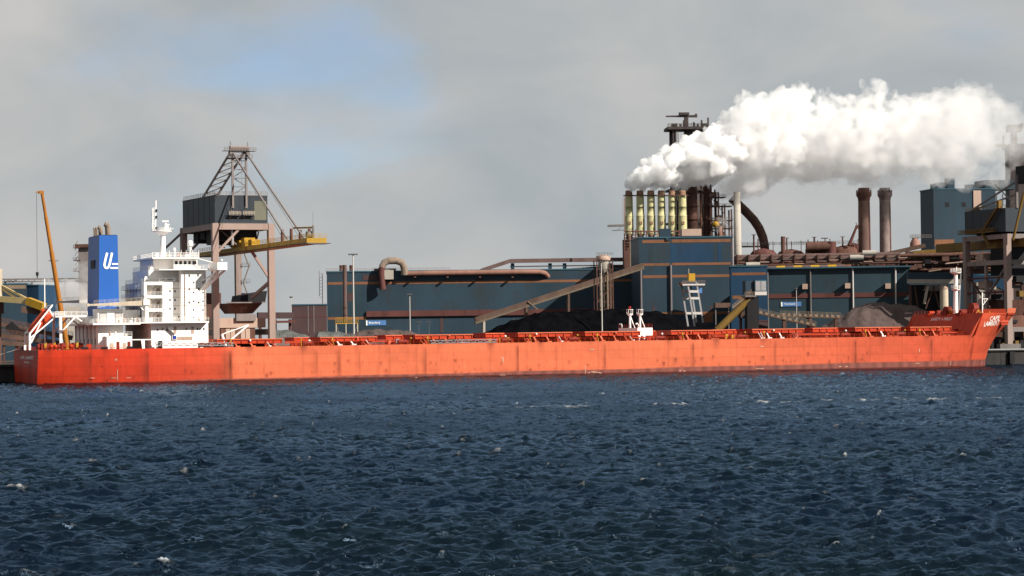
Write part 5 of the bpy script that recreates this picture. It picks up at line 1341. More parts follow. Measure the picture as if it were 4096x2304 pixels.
# ------------------------------------------------------------------ works buildings
def facade_building(name, label, px0, px1, py_top, Y, yaw, depth, mat, py_ref=None):
    fr = ground_frame(px0, Y, yaw); L_ = fr.S(px1, 0, 15); zt = fr.Z(py_top, 0, 0)
    e = thing(name, label, 'building', fr)
    MB().box(0, L_, 0, depth, 0, zt).build('wall', M[mat], e)
    MB().box(-.25, L_ + .25, -.25, depth + .25, zt + .004, zt + .5).build('roof_edge', M['cladroof'], e)
    return e, fr, L_, zt
def band(e, fr, px0, px1, py0, py1, mat, d=.06, t=0, name='wall_band'):
    a = fr.S(px0, t, 20); b = fr.S(px1, t, 20); m_ = (a + b) / 2
    return MB().box(a, b, t - d, t - .004, fr.Z(py1, m_, t), fr.Z(py0, m_, t)).build(name, M[mat], e)
def sign(e, fr, px0, px1, py0, py1, word, t=0):
    a = fr.P(px0, py1, t); b = fr.P(px1, py0, t); w = b.x - a.x
    s_ = MB().box(a.x, b.x, t - .25, t - .07, a.z, b.z).build('sign', M['signblue'], e)
    MB().box(a.x, a.x + w * .07, t - .29, t - .254, a.z, b.z).build('sign_end', M['signwhite'], s_)
    text_on('sign_lettering', word, lambda u, v: (a.x + w * (.15 + .54 * u), t - .30, a.z + (b.z - a.z) * (.22 + .55 * v)), M['signwhite'], s_)

# long works hall on the left
eA, fA, LA, zA = facade_building('works_hall', 'long dark blue works hall with ochre stripes and a rusty pipe along its roof', 1310, 2600, 1090, 966.0, 4.0, 34, 'clad')
band(eA, fA, 1311, 2590, 1122, 1132, 'stripe'); band(eA, fA, 1465, 2400, 1239, 1262, 'band', .9); band(eA, fA, 1311, 1464, 1268, 1279, 'stripe')
z0 = fA.Z(1127, 0, 0); MB().box(-.06, -.004, 0, 34, z0 - .5, z0 + .5).build('wall_band', M['stripe'], eA)
band(eA, fA, 1452, 1512, 1100, 1121, 'shed', .08); band(eA, fA, 1392, 1414, 1170, 1205, 'shed', .08)
sign(eA, fA, 1464, 1544, 1281, 1302, 'Branderij')
# duct rising out of the wall and over the roof
p = [fA.P(1532, 1158, -3), fA.P(1528, 1120, -3), fA.P(1526, 1095, -2.5), fA.P(1527, 1070, -2.2), fA.P(1538, 1050, -2), fA.P(1556, 1043, -2), fA.P(1585, 1043, -2), fA.P(1606, 1050, -2), fA.P(1615, 1066, -2), fA.P(1618, 1085, -2), fA.P(1619, 1100, -2)]
r_ = [1.3, 1.1, 1.2, 1.3, 1.35, 1.4, 1.4, 1.4, 1.4, 1.4, 1.4]
MB().path(p[:4], r_[:4], 14).build('riser_duct', M['band'], eA); MB().path(p[3:], r_[3:], 14).build('gooseneck_duct', M['exhaust'], eA)
MB().box(p[3].x - 3, p[3].x + 5.5, -1, 5, zA + .51, zA + 1.3).build('duct_platform', M['steel'], eA)
band(eA, fA, 1532, 1575, 1081, 1118, 'concrete', 3.0, 0, 'duct_housing')
MB().path([fA.P(1622, 1095, -2), fA.P(1700, 1093, -2), fA.P(2100, 1088, -2), fA.P(2160, 1088, -2), fA.P(2180, 1093, -1.5), fA.P(2192, 1106, .5)], 1.0, 12).build('roof_pipe', M['rustpipe'], eA)
for px in range(1660, 2180, 130):
    q = fA.P(px, 1106, -2); MB().box(q.x - .4, q.x + .4, -3.2, -.01, q.z - .5, q.z).build('pipe_saddle', M['brownsteel'], eA)
for px in (1365, 1405):
    q = fA.P(px, 1061, 12); MB().tube((q.x, 12, zA - 1), (q.x, 12, q.z), .8, n=14).build('roof_stack', M['band'], eA)
MB().rail([(-.2, -.2, zA + .5), (LA * .38, -.2, zA + .5)], 1.0, 3, .07).build('roof_railing', M['trim'], eA)
q = fA.P(1300, 1100, 8)
mb = MB(); mb.bar((-1.8, 10, 0), (-1.8, 10, zA), .25); mb.bar((-3.0, 10, zA - 9), (-3.0, 10, zA + 1), .2)
for i in range(8): mb.bar((-1.8, 10, zA - i * 1.3), (-3.0, 10, zA - .6 - i * 1.3), .12)
mb.build('access_ladder', M['steel'], eA)
# service pipe gallery above the hall
e = thing('pipe_bridge', 'brown covered pipe bridge running above the long hall roof to the tall building', 'pipe bridge', fA)
pg = [(1925, 1082), (2040, 1044), (2300, 1040), (2585, 1037)]
for i in range(3):
    a, b = fA.P(*pg[i], 22), fA.P(*pg[i + 1], 22); MB().bar(a, b, 3.4, 1.5).build('gallery_span', M['darkpipe'], e)
    if i > 0: MB().bar(a - Vector((0, 0, 2.3)), b - Vector((0, 0, 2.3)), .6, .5).build('lower_chord', M['steel'], e)
for px, py in ((2050, 1088), (2200, 1080), (2258, 1080), (2440, 1080)):
    a = fA.P(px, 1046, 22); MB().box(a.x - .7, a.x + .7, 21.5, 22.5, zA - .2, a.z - .7).build('gallery_post', M['clad'], e)
MB().hexa([(fA.S(2200, 16), 16, zA + .52), (fA.S(2600, 16), 16, zA + .52), (fA.S(2600, 16), 30, zA + .52), (fA.S(2200, 16), 30, zA + .52)], [(fA.S(2215, 16), 16, zA + .6), (fA.S(2600, 16), 16, zA + 3.0), (fA.S(2600, 16), 30, zA + 3.0), (fA.S(2215, 16), 30, zA + .6)]).build('roof_hood', M['shed'], e)

# maroon shed
eS, fS, LS, zS = facade_building('maroon_shed', 'low maroon corrugated shed left of the long blue hall', 1171, 1308, 1222, 945.0, 6.0, 16, 'shed')
for px in (1232, 1255): band(eS, fS, px - 1.5, px + 1.5, 1222, 1330, 'trim', .1)
band(eS, fS, 1171, 1312, 1265, 1268, 'band', .1)

# tall blue building
eT, fT, LT, zT = facade_building('tower_building', 'tall blank blue building with ochre stripes and white downpipes below the six stacks', 2560, 2930, 953, 938.0, 3.0, 30, 'clad')
for a, b in ((957, 969), (1050, 1060), (1098, 1109), (1247, 1257)):
    band(eT, fT, 2572, 2680, a + 3, b + 3, 'stripe'); band(eT, fT, 2689, 2925, a, b, 'stripe')
band(eT, fT, 2684, 2855, 975, 1049, 'cladb', .03)
for px in (2566, 2686):
    a = fT.S(px, -.5); MB().tube((a, -.6, 0), (a, -.6, fT.Z(1060, a, 0)), .42, n=12).build('downpipe', M['pipeshade'], eT)
MB().hexa([(LT * .29, -.5, zT - 1), (LT * .33, -.5, zT - 1), (LT * .33, 0.1, zT - 1), (LT * .29, 0.1, zT - 1)], [(LT * .29, -.5, zT), (LT * .33, -.5, zT), (LT * .33, 0.1, zT), (LT * .29, 0.1, zT)]).build('parapet_box', M['clad'], eT)
q = fT.P(2640, 948, 1); MB().box(q.x, q.x + 4.2, 1, 5, zT + .51, fT.Z(915, q.x, 1)).build('roof_cabin', M['clad'], eT)
q = fT.P(2728, 946, 2); MB().box(q.x, q.x + 7.4, 2, 7, zT + .8, fT.Z(916, q.x, 2)).build('roof_cabin', M['beige'], eT)
for px0, px1, py0, py1, mt in ((2700, 2716, 1150, 1245, 'cladg'), (2872, 2888, 975, 1048, 'cladb'), (2600, 2640, 990, 1049, 'cladg'), (2760, 2790, 1112, 1180, 'cladb')):
    band(eT, fT, px0, px1, py0, py1, mt, .04, 0, 'wall_sheet')
for px in (2610, 2840): band(eT, fT, px, px + 9, 1225, 1246, 'shed', .06, 0, 'vent_louvre')
for px0, px1, py0, py1, mt in ((1362, 1450, 1140, 1265, 'cladg'),):
    band(eA, fA, px0, px1, py0, py1, mt, .04, 0, 'wall_sheet')
for px in (1760, 1930): band(eA, fA, px, px + 12, 1270, 1330, 'shed', .07, 0, 'roller_door')
# low annexe wall and opening at the foot, right
band(eT, fT, 2815, 2850, 1247, 1290, 'stripe', .08)

# right hall: taller end bay, main hall, boxes, downpipes
eE, fE, LE, zE = facade_building('end_bay', 'brighter blue end bay with one ochre stripe between tall building and low hall', 2926, 3071, 1068, 900.0, -4.0, 26, 'cladb')
band(eE, fE, 2930, 3065, 1090, 1101, 'stripe'); band(eE, fE, 2930, 3000, 1182, 1196, 'stripe')
eR, fR, LR, zR = facade_building('low_hall', 'low blue hall with maroon band and square wall lamps behind the grey ore heap', 3071, 3640, 1082, 905.0, -5.0, 30, 'cladg')
MB().box(-.6, LR + .6, -1.6, 30, zR + .51, zR + 1.0).build('eaves_roof', M['cladroof'], eR)
band(eR, fR, 3072, 3632, 1172, 1190, 'band', .25)
for i, px in enumerate((3073, 3244, 3414, 3585)):
    a = fR.S(px, -.5); MB().tube((a, -.5, 0), (a, -.5, zR + .3), .3, n=8).build('downpipe', M['steel'] if i < 2 else M['palegrey'], eR)
for px, py in ((3220, 1146), (3391, 1143), (3552, 1144)):
    q = fR.P(px, py, -2); MB().box(q.x - .95, q.x + .95, -2.2, -.01, q.z - .95, q.z + .95).build('wall_lantern', M['beige'], eR)
sign(eR, fR, 3124, 3205, 1207, 1226, 'Vormerij')
# pipes and yellow lagging along the roof
pr_ = thing('roof_pipe_rack', 'bundle of brown and yellow-banded pipes lying along the low hall roof', 'pipes', fR)
for py0, py1, r, t, mt in ((1030, 1022, 1.0, 10, 'darkpipe'), (1040, 1033, .8, 9, 'darkpipe'), (1052, 1047, .55, 8, 'brownsteel'), (1062, 1054, .35, 7, 'brownsteel'), (1044, 1040, .45, 13, 'rust')):
    a = fR.P(2935, py0, t); b = fR.P(3600, py1 - 4, t); MB().tube(a, b, r, n=10).build('pipe_run', M[mt], pr_)
a = fR.P(3072, 1073, 3); b = fR.P(3380, 1066, 3); n_ = 9
for i in range(n_):
    f0, f1 = i / n_, (i + 1) / n_; MB().tube(a.lerp(b, f0), a.lerp(b, f1), .85, n=10).build('lagged_pipe', M['darkpipe'] if i % 2 == 0 else M['yellow'], pr_)
for px in range(2950, 3640, 46):
    q = fR.P(px, 1075, 8); MB().box(q.x - .2, q.x + .2, 7, 12, zR + 1.01, fR.Z(1018, q.x, 8)).build('rack_post', M['brownsteel'], pr_)
    MB().box(q.x - .15, q.x + 3.2, 6.5, 6.8, zR + 2.4 + (px % 5) * .4, zR + 2.65 + (px % 5) * .4).build('rack_beam', M['steel'] if px % 3 else M['beige'], pr_)
for px, py in ((3400, 1030), (3450, 1012), (2985, 1060)):
    a = fR.P(px, py, 6); b = fR.P(px + 55, py - 1, 6); MB().tube(a, b, 1.0, n=10).build('pipe_run', M['concrete'], pr_)

# conveyor gallery climbing to the tall building
fC = ground_frame(1900, 905.0, 12.0)
e = thing('inclined_conveyor', 'long tan inclined conveyor climbing left to right into the tall blue building', 'conveyor', fC)
a = fC.P(1900, 1292, 0); b = fC.P(2572, 1073, 0)
MB().bar(a + Vector((0, 0, 1.3)), b + Vector((0, 0, 1.3)), 2.6, 1.3).build('gallery_cover', M['gallerydark'], e)
MB().bar(a, b, 2.8, .7).build('gallery_side', M['convside'], e)
mb = MB(); mb.rail([a + Vector((0, -1.4, -.5)), b + Vector((0, -1.4, -.5))], 1.1, 2.2, .09); mb.build('gallery_railing', M['gallery'], e)
for f in (.05, .3, .55, .8): 
    q = a.lerp(b, f); MB().box(q.x - .4, q.x + .4, -1.2, 1.2, 0, q.z - .4).build('trestle', M['concrete'] if f < .1 else M['gallerydark'], e)
q = a.lerp(b, .33); MB().bar(q + Vector((-1.5, -1.6, 1.2)), q + Vector((2.2, -1.6, -1.8)), .4).build('belt_tensioner', M['gallery'], e)

# silo tower in front of the conveyor
fV = ground_frame(2417, 890.0, 10.0)
e = thing('dust_silo', 'rusty lattice tower carrying a pale drum silo in front of the inclined conveyor', 'silo', fV)
z1 = fV.Z(1025, 0, 0); z2 = fV.Z(1042, 0, 0); z3 = fV.Z(1078, 0, 0)
MB().lathe((0, 0, z2), [(2.5, 0), (2.6, .2), (2.6, z1 - z2), (1.2, z1 - z2 + .5)], 20).build('drum', M['beige'], e)
MB().lathe((0, 0, z3 - 1.2), [(.7, 0), (1.7, 1.2), (1.9, z2 - z3 + 1.1)], 20).build('hopper_cone', M['concrete'], e)
for x in (-2.9, 2.9):
    for y in (-2.5, 2.5): MB().bar((x, y, 0), (x, y, z2), .35).build('tower_leg', M['brownsteel'], e)
for x in (-1.2, 0.2, 1.4): MB().tube((x, 0, 0), (x, 0, z3 - .5), .38, n=8).build('drop_pipe', M['gallery'], e)
for k in range(5):
    za, zb = 1 + k * (z3 - 1) / 5, 1 + (k + 1) * (z3 - 1) / 5
    MB().bar((-2.9, -2.5, za), (2.9, -2.5, zb), .2).build('tower_brace', M['brownsteel'], e); MB().bar((-2.9, -2.5, zb), (2.9, -2.5, zb), .2).build('tower_brace', M['brownsteel'], e)
mb = MB(); mb.rail([(-3, -2.6, z1 + .2), (3, -2.6, z1 + .2)], 1.1, 1, .09); mb.build('railing', M['steel'], e)

# standalone flue with its platform in front of the hall
fK = ground_frame(1382, 930.0, 12.0)
e = thing('flue_stack', 'slim grey-brown flue on a yellow railed platform at the left end of the hall', 'flue', fK)
zt = fK.Z(1060, 0, 0); zp = fK.Z(1292, 0, 0)
MB().lathe((0, 0, zp), [(.9, 0), (.85, 3), (.78, 6), (.78, zt - zp)], 16).build('flue', M['darkpipe'], e)
for py in (1232, 1262): MB().lathe((0, 0, fK.Z(py, 0, 0)), [(.95, 0), (.95, .3)], 16).build('flue_collar', M['brownsteel'], e)
MB().box(-3.9, 4.6, -2, 2, zp - .3, zp).build('platform', M['yellow'], e)
mb = MB(); mb.rail([(-3.9, -1.9, zp), (4.6, -1.9, zp)], 2.0, .8, .1, 4); mb.build('railing', M['yellow'], e)
for x in (-3.7, 0, 4.4): MB().bar((x, -1.8, 0), (x, -1.8, zp - .3), .3).build('platform_leg', M['cream'], e)
MB().bar((-3.7, -1.8, zp - .5), (0, -1.8, .5), .2).build('platform_brace', M['steel'], e); MB().bar((4.4, -1.8, zp - .5), (0, -1.8, .5), .2).build('platform_brace', M['steel'], e)

# ------------------------------------------------------------------ light masts
def light_mast(px, py_top, Y, r, heads, label, mat='palegrey', head_w=1.8):
    fr = ground_frame(px, Y, 0); e = thing('light_mast', label, 'light mast', fr, 'light masts in the yard')
    zt = fr.Z(py_top, 0, 0)
    MB().tube((0, 0, 0), (0, 0, zt), r, r * .6, 10).build('pole', M[mat], e)
    MB().box(-head_w, head_w, -.25, .25, zt, zt + .18).build('head_frame', M['steel'], e)
    for i in range(heads):
        x = -head_w + 2 * head_w * (i + .5) / heads; MB().box(x - .3, x + .3, -.7, .3, zt + .181, zt + .5).build('floodlight', M['steel'], e)
light_mast(1416, 1020, 880, .36, 4, 'tallest pale light mast, beside the slim flue', head_w=1.7)
light_mast(1641, 1181, 900, .24, 3, 'slim light mast before the middle of the long hall', head_w=.8)
light_mast(1166, 1191, 930, .18, 2, 'thin light mast at the left edge of the maroon shed', head_w=.6)
light_mast(2409, 1050, 860, .26, 2, 'pale light mast standing in front of the rusty drum silo', head_w=.4)
light_mast(3188, 1157, 870, .17, 1, 'thin light mast crossing the blue sign of the low hall', head_w=.4)
light_mast(1676, 1292, 915, .12, 2, 'small lamp post low against the hall, nearer the slim mast', 'steel', .7)
light_mast(1717, 1292, 915, .12, 2, 'small lamp post low against the hall, nearer the conveyor foot', 'steel', .6)
light_mast(2058, 1282, 880, .13, 1, 'short post standing before the black coal heap under the conveyor', 'steel', .15)

# ------------------------------------------------------------------ stockpiles
def pile(name, label, px0, px1, prof, Y, mat, depth, seed, cat='heap'):
    """a heaped ridge: prof = (px, py) crest line."""
    fr = ground_frame(px0, Y, 8.0); nx, ny = 120, 40
    xs = np.linspace(fr.S(px0, depth / 2, 6), fr.S(px1, depth / 2, 6), nx); ppx = np.linspace(px0, px1, nx)
    rng = np.random.default_rng(seed); v = []
    ph = rng.uniform(0, 6, 12)
    for i, x in enumerate(xs):
        pyv = float(np.interp(ppx[i], [a for a, b in prof], [b for a, b in prof])); zc = max(.2, fr.Z(pyv, x, depth / 2))
        for j in range(ny):
            y = depth * j / (ny - 1); k = 1 - abs(j / (ny - 1) - .5) * 2
            h = zc * min(1.0, k * 1.35) if k * 1.35 < .9 else zc * (.9 + .1 * min(1, (k * 1.35 - .9) / .3))
            nse = .28 * math.sin(x * .45 + ph[0] + y * .3) + .2 * math.sin(x * 1.1 + ph[1] - y * .55) + .14 * math.sin(x * 2.3 + y * 1.7 + ph[2]) + rng.normal() * .10
            v.append((x, y, max(-.2, h + nse * min(1, k * 4))))
    fs = [(i * ny + j, (i + 1) * ny + j, (i + 1) * ny + j + 1, i * ny + j + 1) for i in range(nx - 1) for j in range(ny - 1)]
    mb = MB(); mb.add(v, fs, True); o = mb.build(name, M[mat]); place(o, fr); tag(o, label, cat); return o
pile('coal_heap', 'black coal heap under the inclined conveyor', 1890, 2960, [(1890, 1345), (1960, 1322), (2060, 1280), (2140, 1255), (2300, 1242), (2480, 1238), (2620, 1247), (2740, 1280), (2850, 1305), (2960, 1340)], 850.0, 'coal', 34, 1)
pile('ore_heap', 'large smooth grey ore heap behind the foredeck', 3235, 3790, [(3235, 1335), (3310, 1300), (3385, 1252), (3430, 1227), (3500, 1213), (3580, 1215), (3650, 1228), (3700, 1245), (3760, 1290)], 850.0, 'ore', 40, 2)
pile('gravel_heap', 'pale grey-green stockpile between quay crane and the flue', 1090, 1260, [(1090, 1318), (1140, 1322), (1200, 1338), (1260, 1350)], 850.0, 'gravel', 26, 3)
pile('dust_heap', 'low light grey heap at the foot of the slim flue', 1255, 1420, [(1255, 1350), (1270, 1330), (1320, 1324), (1360, 1332), (1420, 1346)], 845.0, 'gravel', 20, 4)
pile('fines_heap', 'long low dark heap along the foot of the long hall', 1360, 1700, [(1360, 1345), (1400, 1330), (1480, 1322), (1600, 1320), (1640, 1330), (1700, 1345)], 870.0, 'ore', 24, 5)

# ------------------------------------------------------------------ stackers and yard conveyors
def stacker():
    fr = ground_frame(2760, 842.0, 10.0); S, Z, P = fr.S, fr.Z, fr.P
    e = thing('stacker', 'grey ladder-like stacker frame with a yellow cabin on top before the tall building', 'stacker', fr)
    def leg(p0, p1, t, w): return MB().bar(P(*p0, t), P(*p1, t), w).build('leg', M['grey'], e)
    for t, dx in ((0, 0), (5, -26)):
        leg((2752 + dx, 1142), (2778 + dx, 1305), t, .55); leg((2788 + dx, 1142), (2812 + dx, 1290), t, .55)
        for py, x0, x1 in ((1166, 2756, 2792), (1193, 2760, 2796), (1253, 2769, 2806)): MB().bar(P(x0 + dx, py, t), P(x1 + dx, py, t), .8).build('cross_beam', M['palegrey'], e)
    a = P(2746, 1139, 2); MB().box(a.x - 2, a.x + 5.8, -.6, 5.5, a.z - .3, a.z + .25).build('top_platform', M['palegrey'], e)
    mb = MB(); mb.rail([(a.x - 2, -.5, a.z + .25), (a.x + 5.8, -.5, a.z + .25)], 1.1, 1, .1); mb.build('railing', M['steel'], e)
    MB().box(a.x - 2.4, a.x - .2, .5, 3, a.z - .2, a.z + .9).build('counterweight', M['rust'], e)
    b = P(2752, 1112, 2); MB().box(b.x, b.x + 2.2, .8, 3, a.z + 1.0, Z(1094, b.x, 2)).build('cabin', M['yellow'], e)
    for x in (.2, 2.0): MB().bar((b.x + x - 1.2 * (x < 1) + 1.2 * (x > 1), 1.5, a.z + .3), (b.x + x, 1.5, a.z + 1.5), .2).build('cabin_strut', M['palegrey'], e)
    MB().bar((b.x + .1, 1.2, Z(1094, b.x, 2)), (b.x + .1, 1.2, Z(1075, b.x, 2)), .15).build('aerial', M['cream'], e)
    q = P(2800, 1162, 2.5); MB().box(q.x - .6, q.x + .6, 2, 3, q.z - .9, q.z + .9).build('side_board', M['signblue'], e)
    q = P(2760, 1162, 2.5); MB().box(q.x - 1.0, q.x + 2.0, 2, 3, q.z - .5, q.z + .4).build('side_board', M['grey'], e)
    for i in range(7):
        x = P(2752, 1310, 1).x + i * 1.6; MB().box(x, x + 1.2, -.5, 3, 0.1, 3.0 + (i * 53 % 7) * .55).build('drive_unit', M['brownsteel'] if i % 2 else M['rust'], e)
stacker()
def boom_stacker():
    fr = ground_frame(2880, 835.0, 10.0); S, Z, P = fr.S, fr.Z, fr.P
    e = thing('boom_stacker', 'stacker with a slanting yellow tube boom and pale blue cab beside the stacker frame', 'stacker', fr)
    MB().tube(P(2868, 1322, 0), P(3006, 1187, 0), 1.25, 1.25, 16).build('boom_tube', M['ochre'], e)
    mb = MB(); a, b = P(2930, 1232, -1.2), P(3006, 1170, -1.2); mb.bar(a, b, .4); mb.rail([a, b], 1.1, 1.4, .1); mb.build('boom_walkway', M['gallery'], e)
    a = P(3014, 1167, 0); MB().box(a.x, a.x + 4.0, -2, 2, a.z, Z(1121, a.x, 0)).build('cab', M['cladroof'], e)
    MB().box(a.x - .05, a.x + 4.05, -2.05, 2.05, a.z - 1.2, a.z - .004).build('cab_skirt', M['palegrey'], e)
    for i in range(2): MB().box(a.x + .2 + i * 1.9, a.x + 1.9 + i * 1.9, -2.06, -2.005, a.z + .3, Z(1123, a.x, 0) - .2).build('cab_panel', M['grey'], e)
    MB().box(a.x - 3.0, a.x - .01, -1, 3, a.z - .8, Z(1123, a.x, 0)).build('drive_house', M['clad'], e)
    MB().box(a.x - 3.5, a.x + .4, -2, 3, a.z - 1.8, a.z - 1.21).build('cab_deck', M['steel'], e)
    mb = MB(); mb.rail([(a.x - 3.5, -1.9, a.z - 1.2), (a.x, -1.9, a.z - 1.2)], 1.1, .8, .1); mb.build('railing', M['gallery'], e)
    MB().box(a.x - 2.6, a.x + 1.4, -1.2, 2, 0, a.z - 1.81).build('pylon', M['dark'], e)
    q = P(2862, 1226, 1); MB().box(q.x, q.x + 5.2, 1, 4, q.z - .4, q.z + 1.2).build('side_gallery', M['gallerydark'], e)
    for x in (.3, 4.8): MB().bar((q.x + x, 2, 0), (q.x + x, 2, q.z - .4), .35).build('gallery_leg', M['steel'], e)
boom_stacker()
fY = ground_frame(3000, 840.0, 6.0)
def yard_conveyor(p0, p1, t, label, w=2.2, mat='gallery'):
    e = thing('yard_conveyor', label, 'conveyor', fY, 'yard conveyors'); a, b = fY.P(*p0, t), fY.P(*p1, t)
    MB().bar(a, b, w, .8).build('belt_bed', M['gallerydark'], e)
    n_ = max(6, int((b - a).length / 1.9))
    for i in range(n_):
        p = a.lerp(b, (i + .25) / n_); q = a.lerp(b, (i + .8) / n_)
        MB().bar(p + Vector((0, -w / 2 - .06, .35)), q + Vector((0, -w / 2 - .06, .35)), .1, .9).build('side_panel', M[mat], e)
    mb = MB(); mb.rail([a + Vector((0, -w / 2, .4)), b + Vector((0, -w / 2, .4))], 1.2, 1.6, .09); mb.build('railing', M[mat], e)
    for f in (.08, .5, .92):
        q = a.lerp(b, f); 
        if q.z > 1: MB().box(q.x - .35, q.x + .35, t - .8, t + .8, 0, q.z - .4).build('trestle', M['brownsteel'], e)
yard_conveyor((3005, 1246), (3262, 1305), 0, 'pale conveyor sloping down to the right in front of the low hall')
yard_conveyor((3120, 1262), (3360, 1270), 14, 'level tan conveyor running into the grey ore heap', 2.0)
yard_conveyor((2958, 1258), (3010, 1280), 6, 'short tan conveyor end left of the pale sloping conveyor', 1.6)
e = thing('conveyor_head', 'dark boxy transfer hut at the left end of the sloping conveyor', 'transfer hut', fY)
q = fY.P(3018, 1284, 4); MB().box(q.x, q.x + 4.6, 4, 9, 0, q.z).build('wall', M['shed'], e); MB().box(q.x - .2, q.x + 4.8, 3.8, 9.2, q.z + .004, q.z + .25).build('roof', M['band'], e)
q = fY.P(2985, 1262, 3); MB().box(q.x - 2.5, q.x + 2.2, 2.6, 5, q.z - .9, q.z + 1.8).build('drive_unit', M['gallerydark'], e)

# ------------------------------------------------------------------ gallery right of the low hall
fG = ground_frame(3632, 885.0, -4.0)
e = thing('transfer_gallery', 'blue covered gallery on white beam and round column, sloping down behind the foremast', 'gallery', fG)
def gspan(pa, pb, h, mat, t=0, w=4.5, name='gallery_span'):
    a, b = fG.P(*pa, t), fG.P(*pb, t)
    return MB().hexa([(a.x, t, a.z - h), (b.x, t, b.z - h), (b.x, t + w, b.z - h), (a.x, t + w, a.z - h)], [(a.x, t, a.z), (b.x, t, b.z), (b.x, t + w, b.z), (a.x, t + w, a.z)]).build(name, M[mat], e)
gspan((3632, 1090), (3880, 1090), 3.0, 'clad'); gspan((3881, 1092), (3990, 1112), 3.2, 'cladb'); gspan((3990.5, 1112), (4040, 1140), 3.2, 'cladb')
gspan((3633, 1117), (3852, 1117), 1.5, 'concrete', -.6, 5.2, 'support_beam'); gspan((3881, 1124), (3985, 1146), 1.2, 'concrete', -.6, 5.2, 'support_beam')
a = fG.P(3776, 1138, 1); MB().tube((a.x, 1.5, 0), (a.x, 1.5, a.z), 1.5, n=20).build('round_column', M['cream'], e)
MB().tube((a.x, 1.5, a.z - 1.6), (a.x, 1.5, a.z - .9), 1.65, n=20).build('column_collar', M['beige'], e)
for p0, p1, mt, w in (((3711, 1142), (3697, 1215), 'cream', .9), ((3658, 1142), (3672, 1230), 'brownsteel', .5), ((3735, 1145), (3703, 1235), 'brownsteel', .4), ((3735, 1145), (3757, 1230), 'brownsteel', .4), ((3640, 1140), (3640, 1250), 'brownsteel', .9), ((3700, 1140), (3700, 1160), 'steel', .4)):
    MB().bar(fG.P(*p0, 2), fG.P(*p1, 2), w).build('support_strut', M[mt], e)
a = fG.P(3908, 1145, 0); MB().box(a.x, a.x + .8, 0, 4, 0, a.z).build('end_column', M['trim'], e); MB().hexa([(a.x + .81, 0, a.z - 4.2), (a.x + 3, 0, a.z - 4.2), (a.x + 3, 4, a.z - 4.2), (a.x + .81, 4, a.z - 4.2)], [(a.x + .81, 0, a.z - .2), (a.x + 5, 0, a.z - 1), (a.x + 5, 4, a.z - 1), (a.x + .81, 4, a.z - .2)]).build('chute', M['concrete'], e)
MB().box(fG.S(3648, 9), fG.S(3770, 9), 9, 12, 0, fG.Z(1140, 0, 9)).build('dark_shelter', M['dark'], e)
eD, fD, LD, zD = facade_building('dark_backing_wall', 'added dark wall blackening the view behind the right quay crane legs', 3905, 4250, 1135, 925.0, -4.0, 10, 'furnace')  # dark wall added in front of the back hall to darken this corner
for i in range(9): MB().box(1 + i * 3.2, 1.4 + i * 3.2, -.3, -.01, 0, zD).build('wall_rib', M['brownsteel'], eD)
for i in range(6): MB().box(2 + i * 5, 4.4 + i * 5, -2.2, -.31, 2 + (i * 7 % 5), 6 + (i * 11 % 9)).build('backing_wall_box', M['brownsteel'] if i % 2 else M['dark'], eD)
eW, fW, LW, zW = facade_building('back_hall', 'plain dark blue hall closing the view behind the foremast', 3640, 4200, 1105, 960.0, -4.0, 25, 'clad')
# brown steelwork and pipes behind the bow
e = thing('pipe_trestle', 'tangle of dark brown pipes and steelwork between chimneys and right quay crane', 'steelwork', ground_frame(3640, 990.0, -4.0))
fP = ground_frame(3640, 990.0, -4.0); rq = random.Random(9)
for py, r, t, mt, x0, x1 in ((1020, .8, 0, 'brownsteel', 3500, 4040), (1036, .7, 3, 'darkpipe', 3480, 4100), (1048, .5, 0, 'brownsteel', 3560, 4100), (1062, .9, 4, 'darkpipe', 3600, 4100), (1076, .6, 0, 'brownsteel', 3640, 4100), (1090, .8, 2, 'rust', 3640, 4100), (1008, .5, 5, 'brownsteel', 3620, 3860), (1052, .3, -1, 'beige', 3780, 3850), (1083, .3, -2, 'gallery', 3715, 3765)):
    MB().tube(fP.P(x0, py + 3, t), fP.P(x1, py - 4, t), r, n=8).build('pipe_run', M[mt], e)
for px in range(3490, 4100, 34):
    q = fP.P(px, 1000 + rq.randint(0, 22), 2); MB().box(q.x - .3, q.x + .3, 1.5, 2.5, 0, q.z).build('trestle_post', M[rq.choice(['brownsteel', 'steel', 'brownsteel', 'rust'])], e)
    q = fP.P(px + 6, 1030 + rq.randint(0, 50), -1); MB().box(q.x, q.x + rq.uniform(1.5, 4.5), -2, 0, q.z, q.z + rq.uniform(.4, 2.0)).build('duct_box', M[rq.choice(['brownsteel', 'dark', 'rust', 'shed', 'band'])], e)
MB().hexa([(*fP.P(3640, 1035, 1)[:1], 1, fP.P(3640, 1035, 1).z), (fP.S(3860, 1), 1, fP.Z(1020, 25, 1)), (fP.S(3860, 1), 4, fP.Z(1020, 25, 1)), (fP.S(3640, 1), 4, fP.P(3640, 1035, 1).z)],
          [(fP.S(3660, 1), 1, fP.Z(1003, 2, 1)), (fP.S(3860, 1), 1, fP.Z(988, 25, 1)), (fP.S(3860, 1), 4, fP.Z(988, 25, 1)), (fP.S(3660, 1), 4, fP.Z(1003, 2, 1))]).build('yellow_gallery', M['ochre'], e)
MB().box(fP.S(3480, 6), fP.S(4150, 6), 6, 14, 0, fP.Z(1012, 10, 6)).build('rear_shed', M['shed'], e)
a = fP.P(3540, 1018, 6); b = fP.P(3700, 982, 6); MB().bar(a, b, 3, 1.6).build('inclined_gallery', M['gallerydark'], e)
q = fP.P(3660, 950, 8); MB().lathe((q.x, 8, q.z - 4.5), [(2.2, 0), (2.0, 2.5), (1.2, 3.8), (1.0, 4.4)], 14).build('dust_cyclone', M['rustpipe'], e)
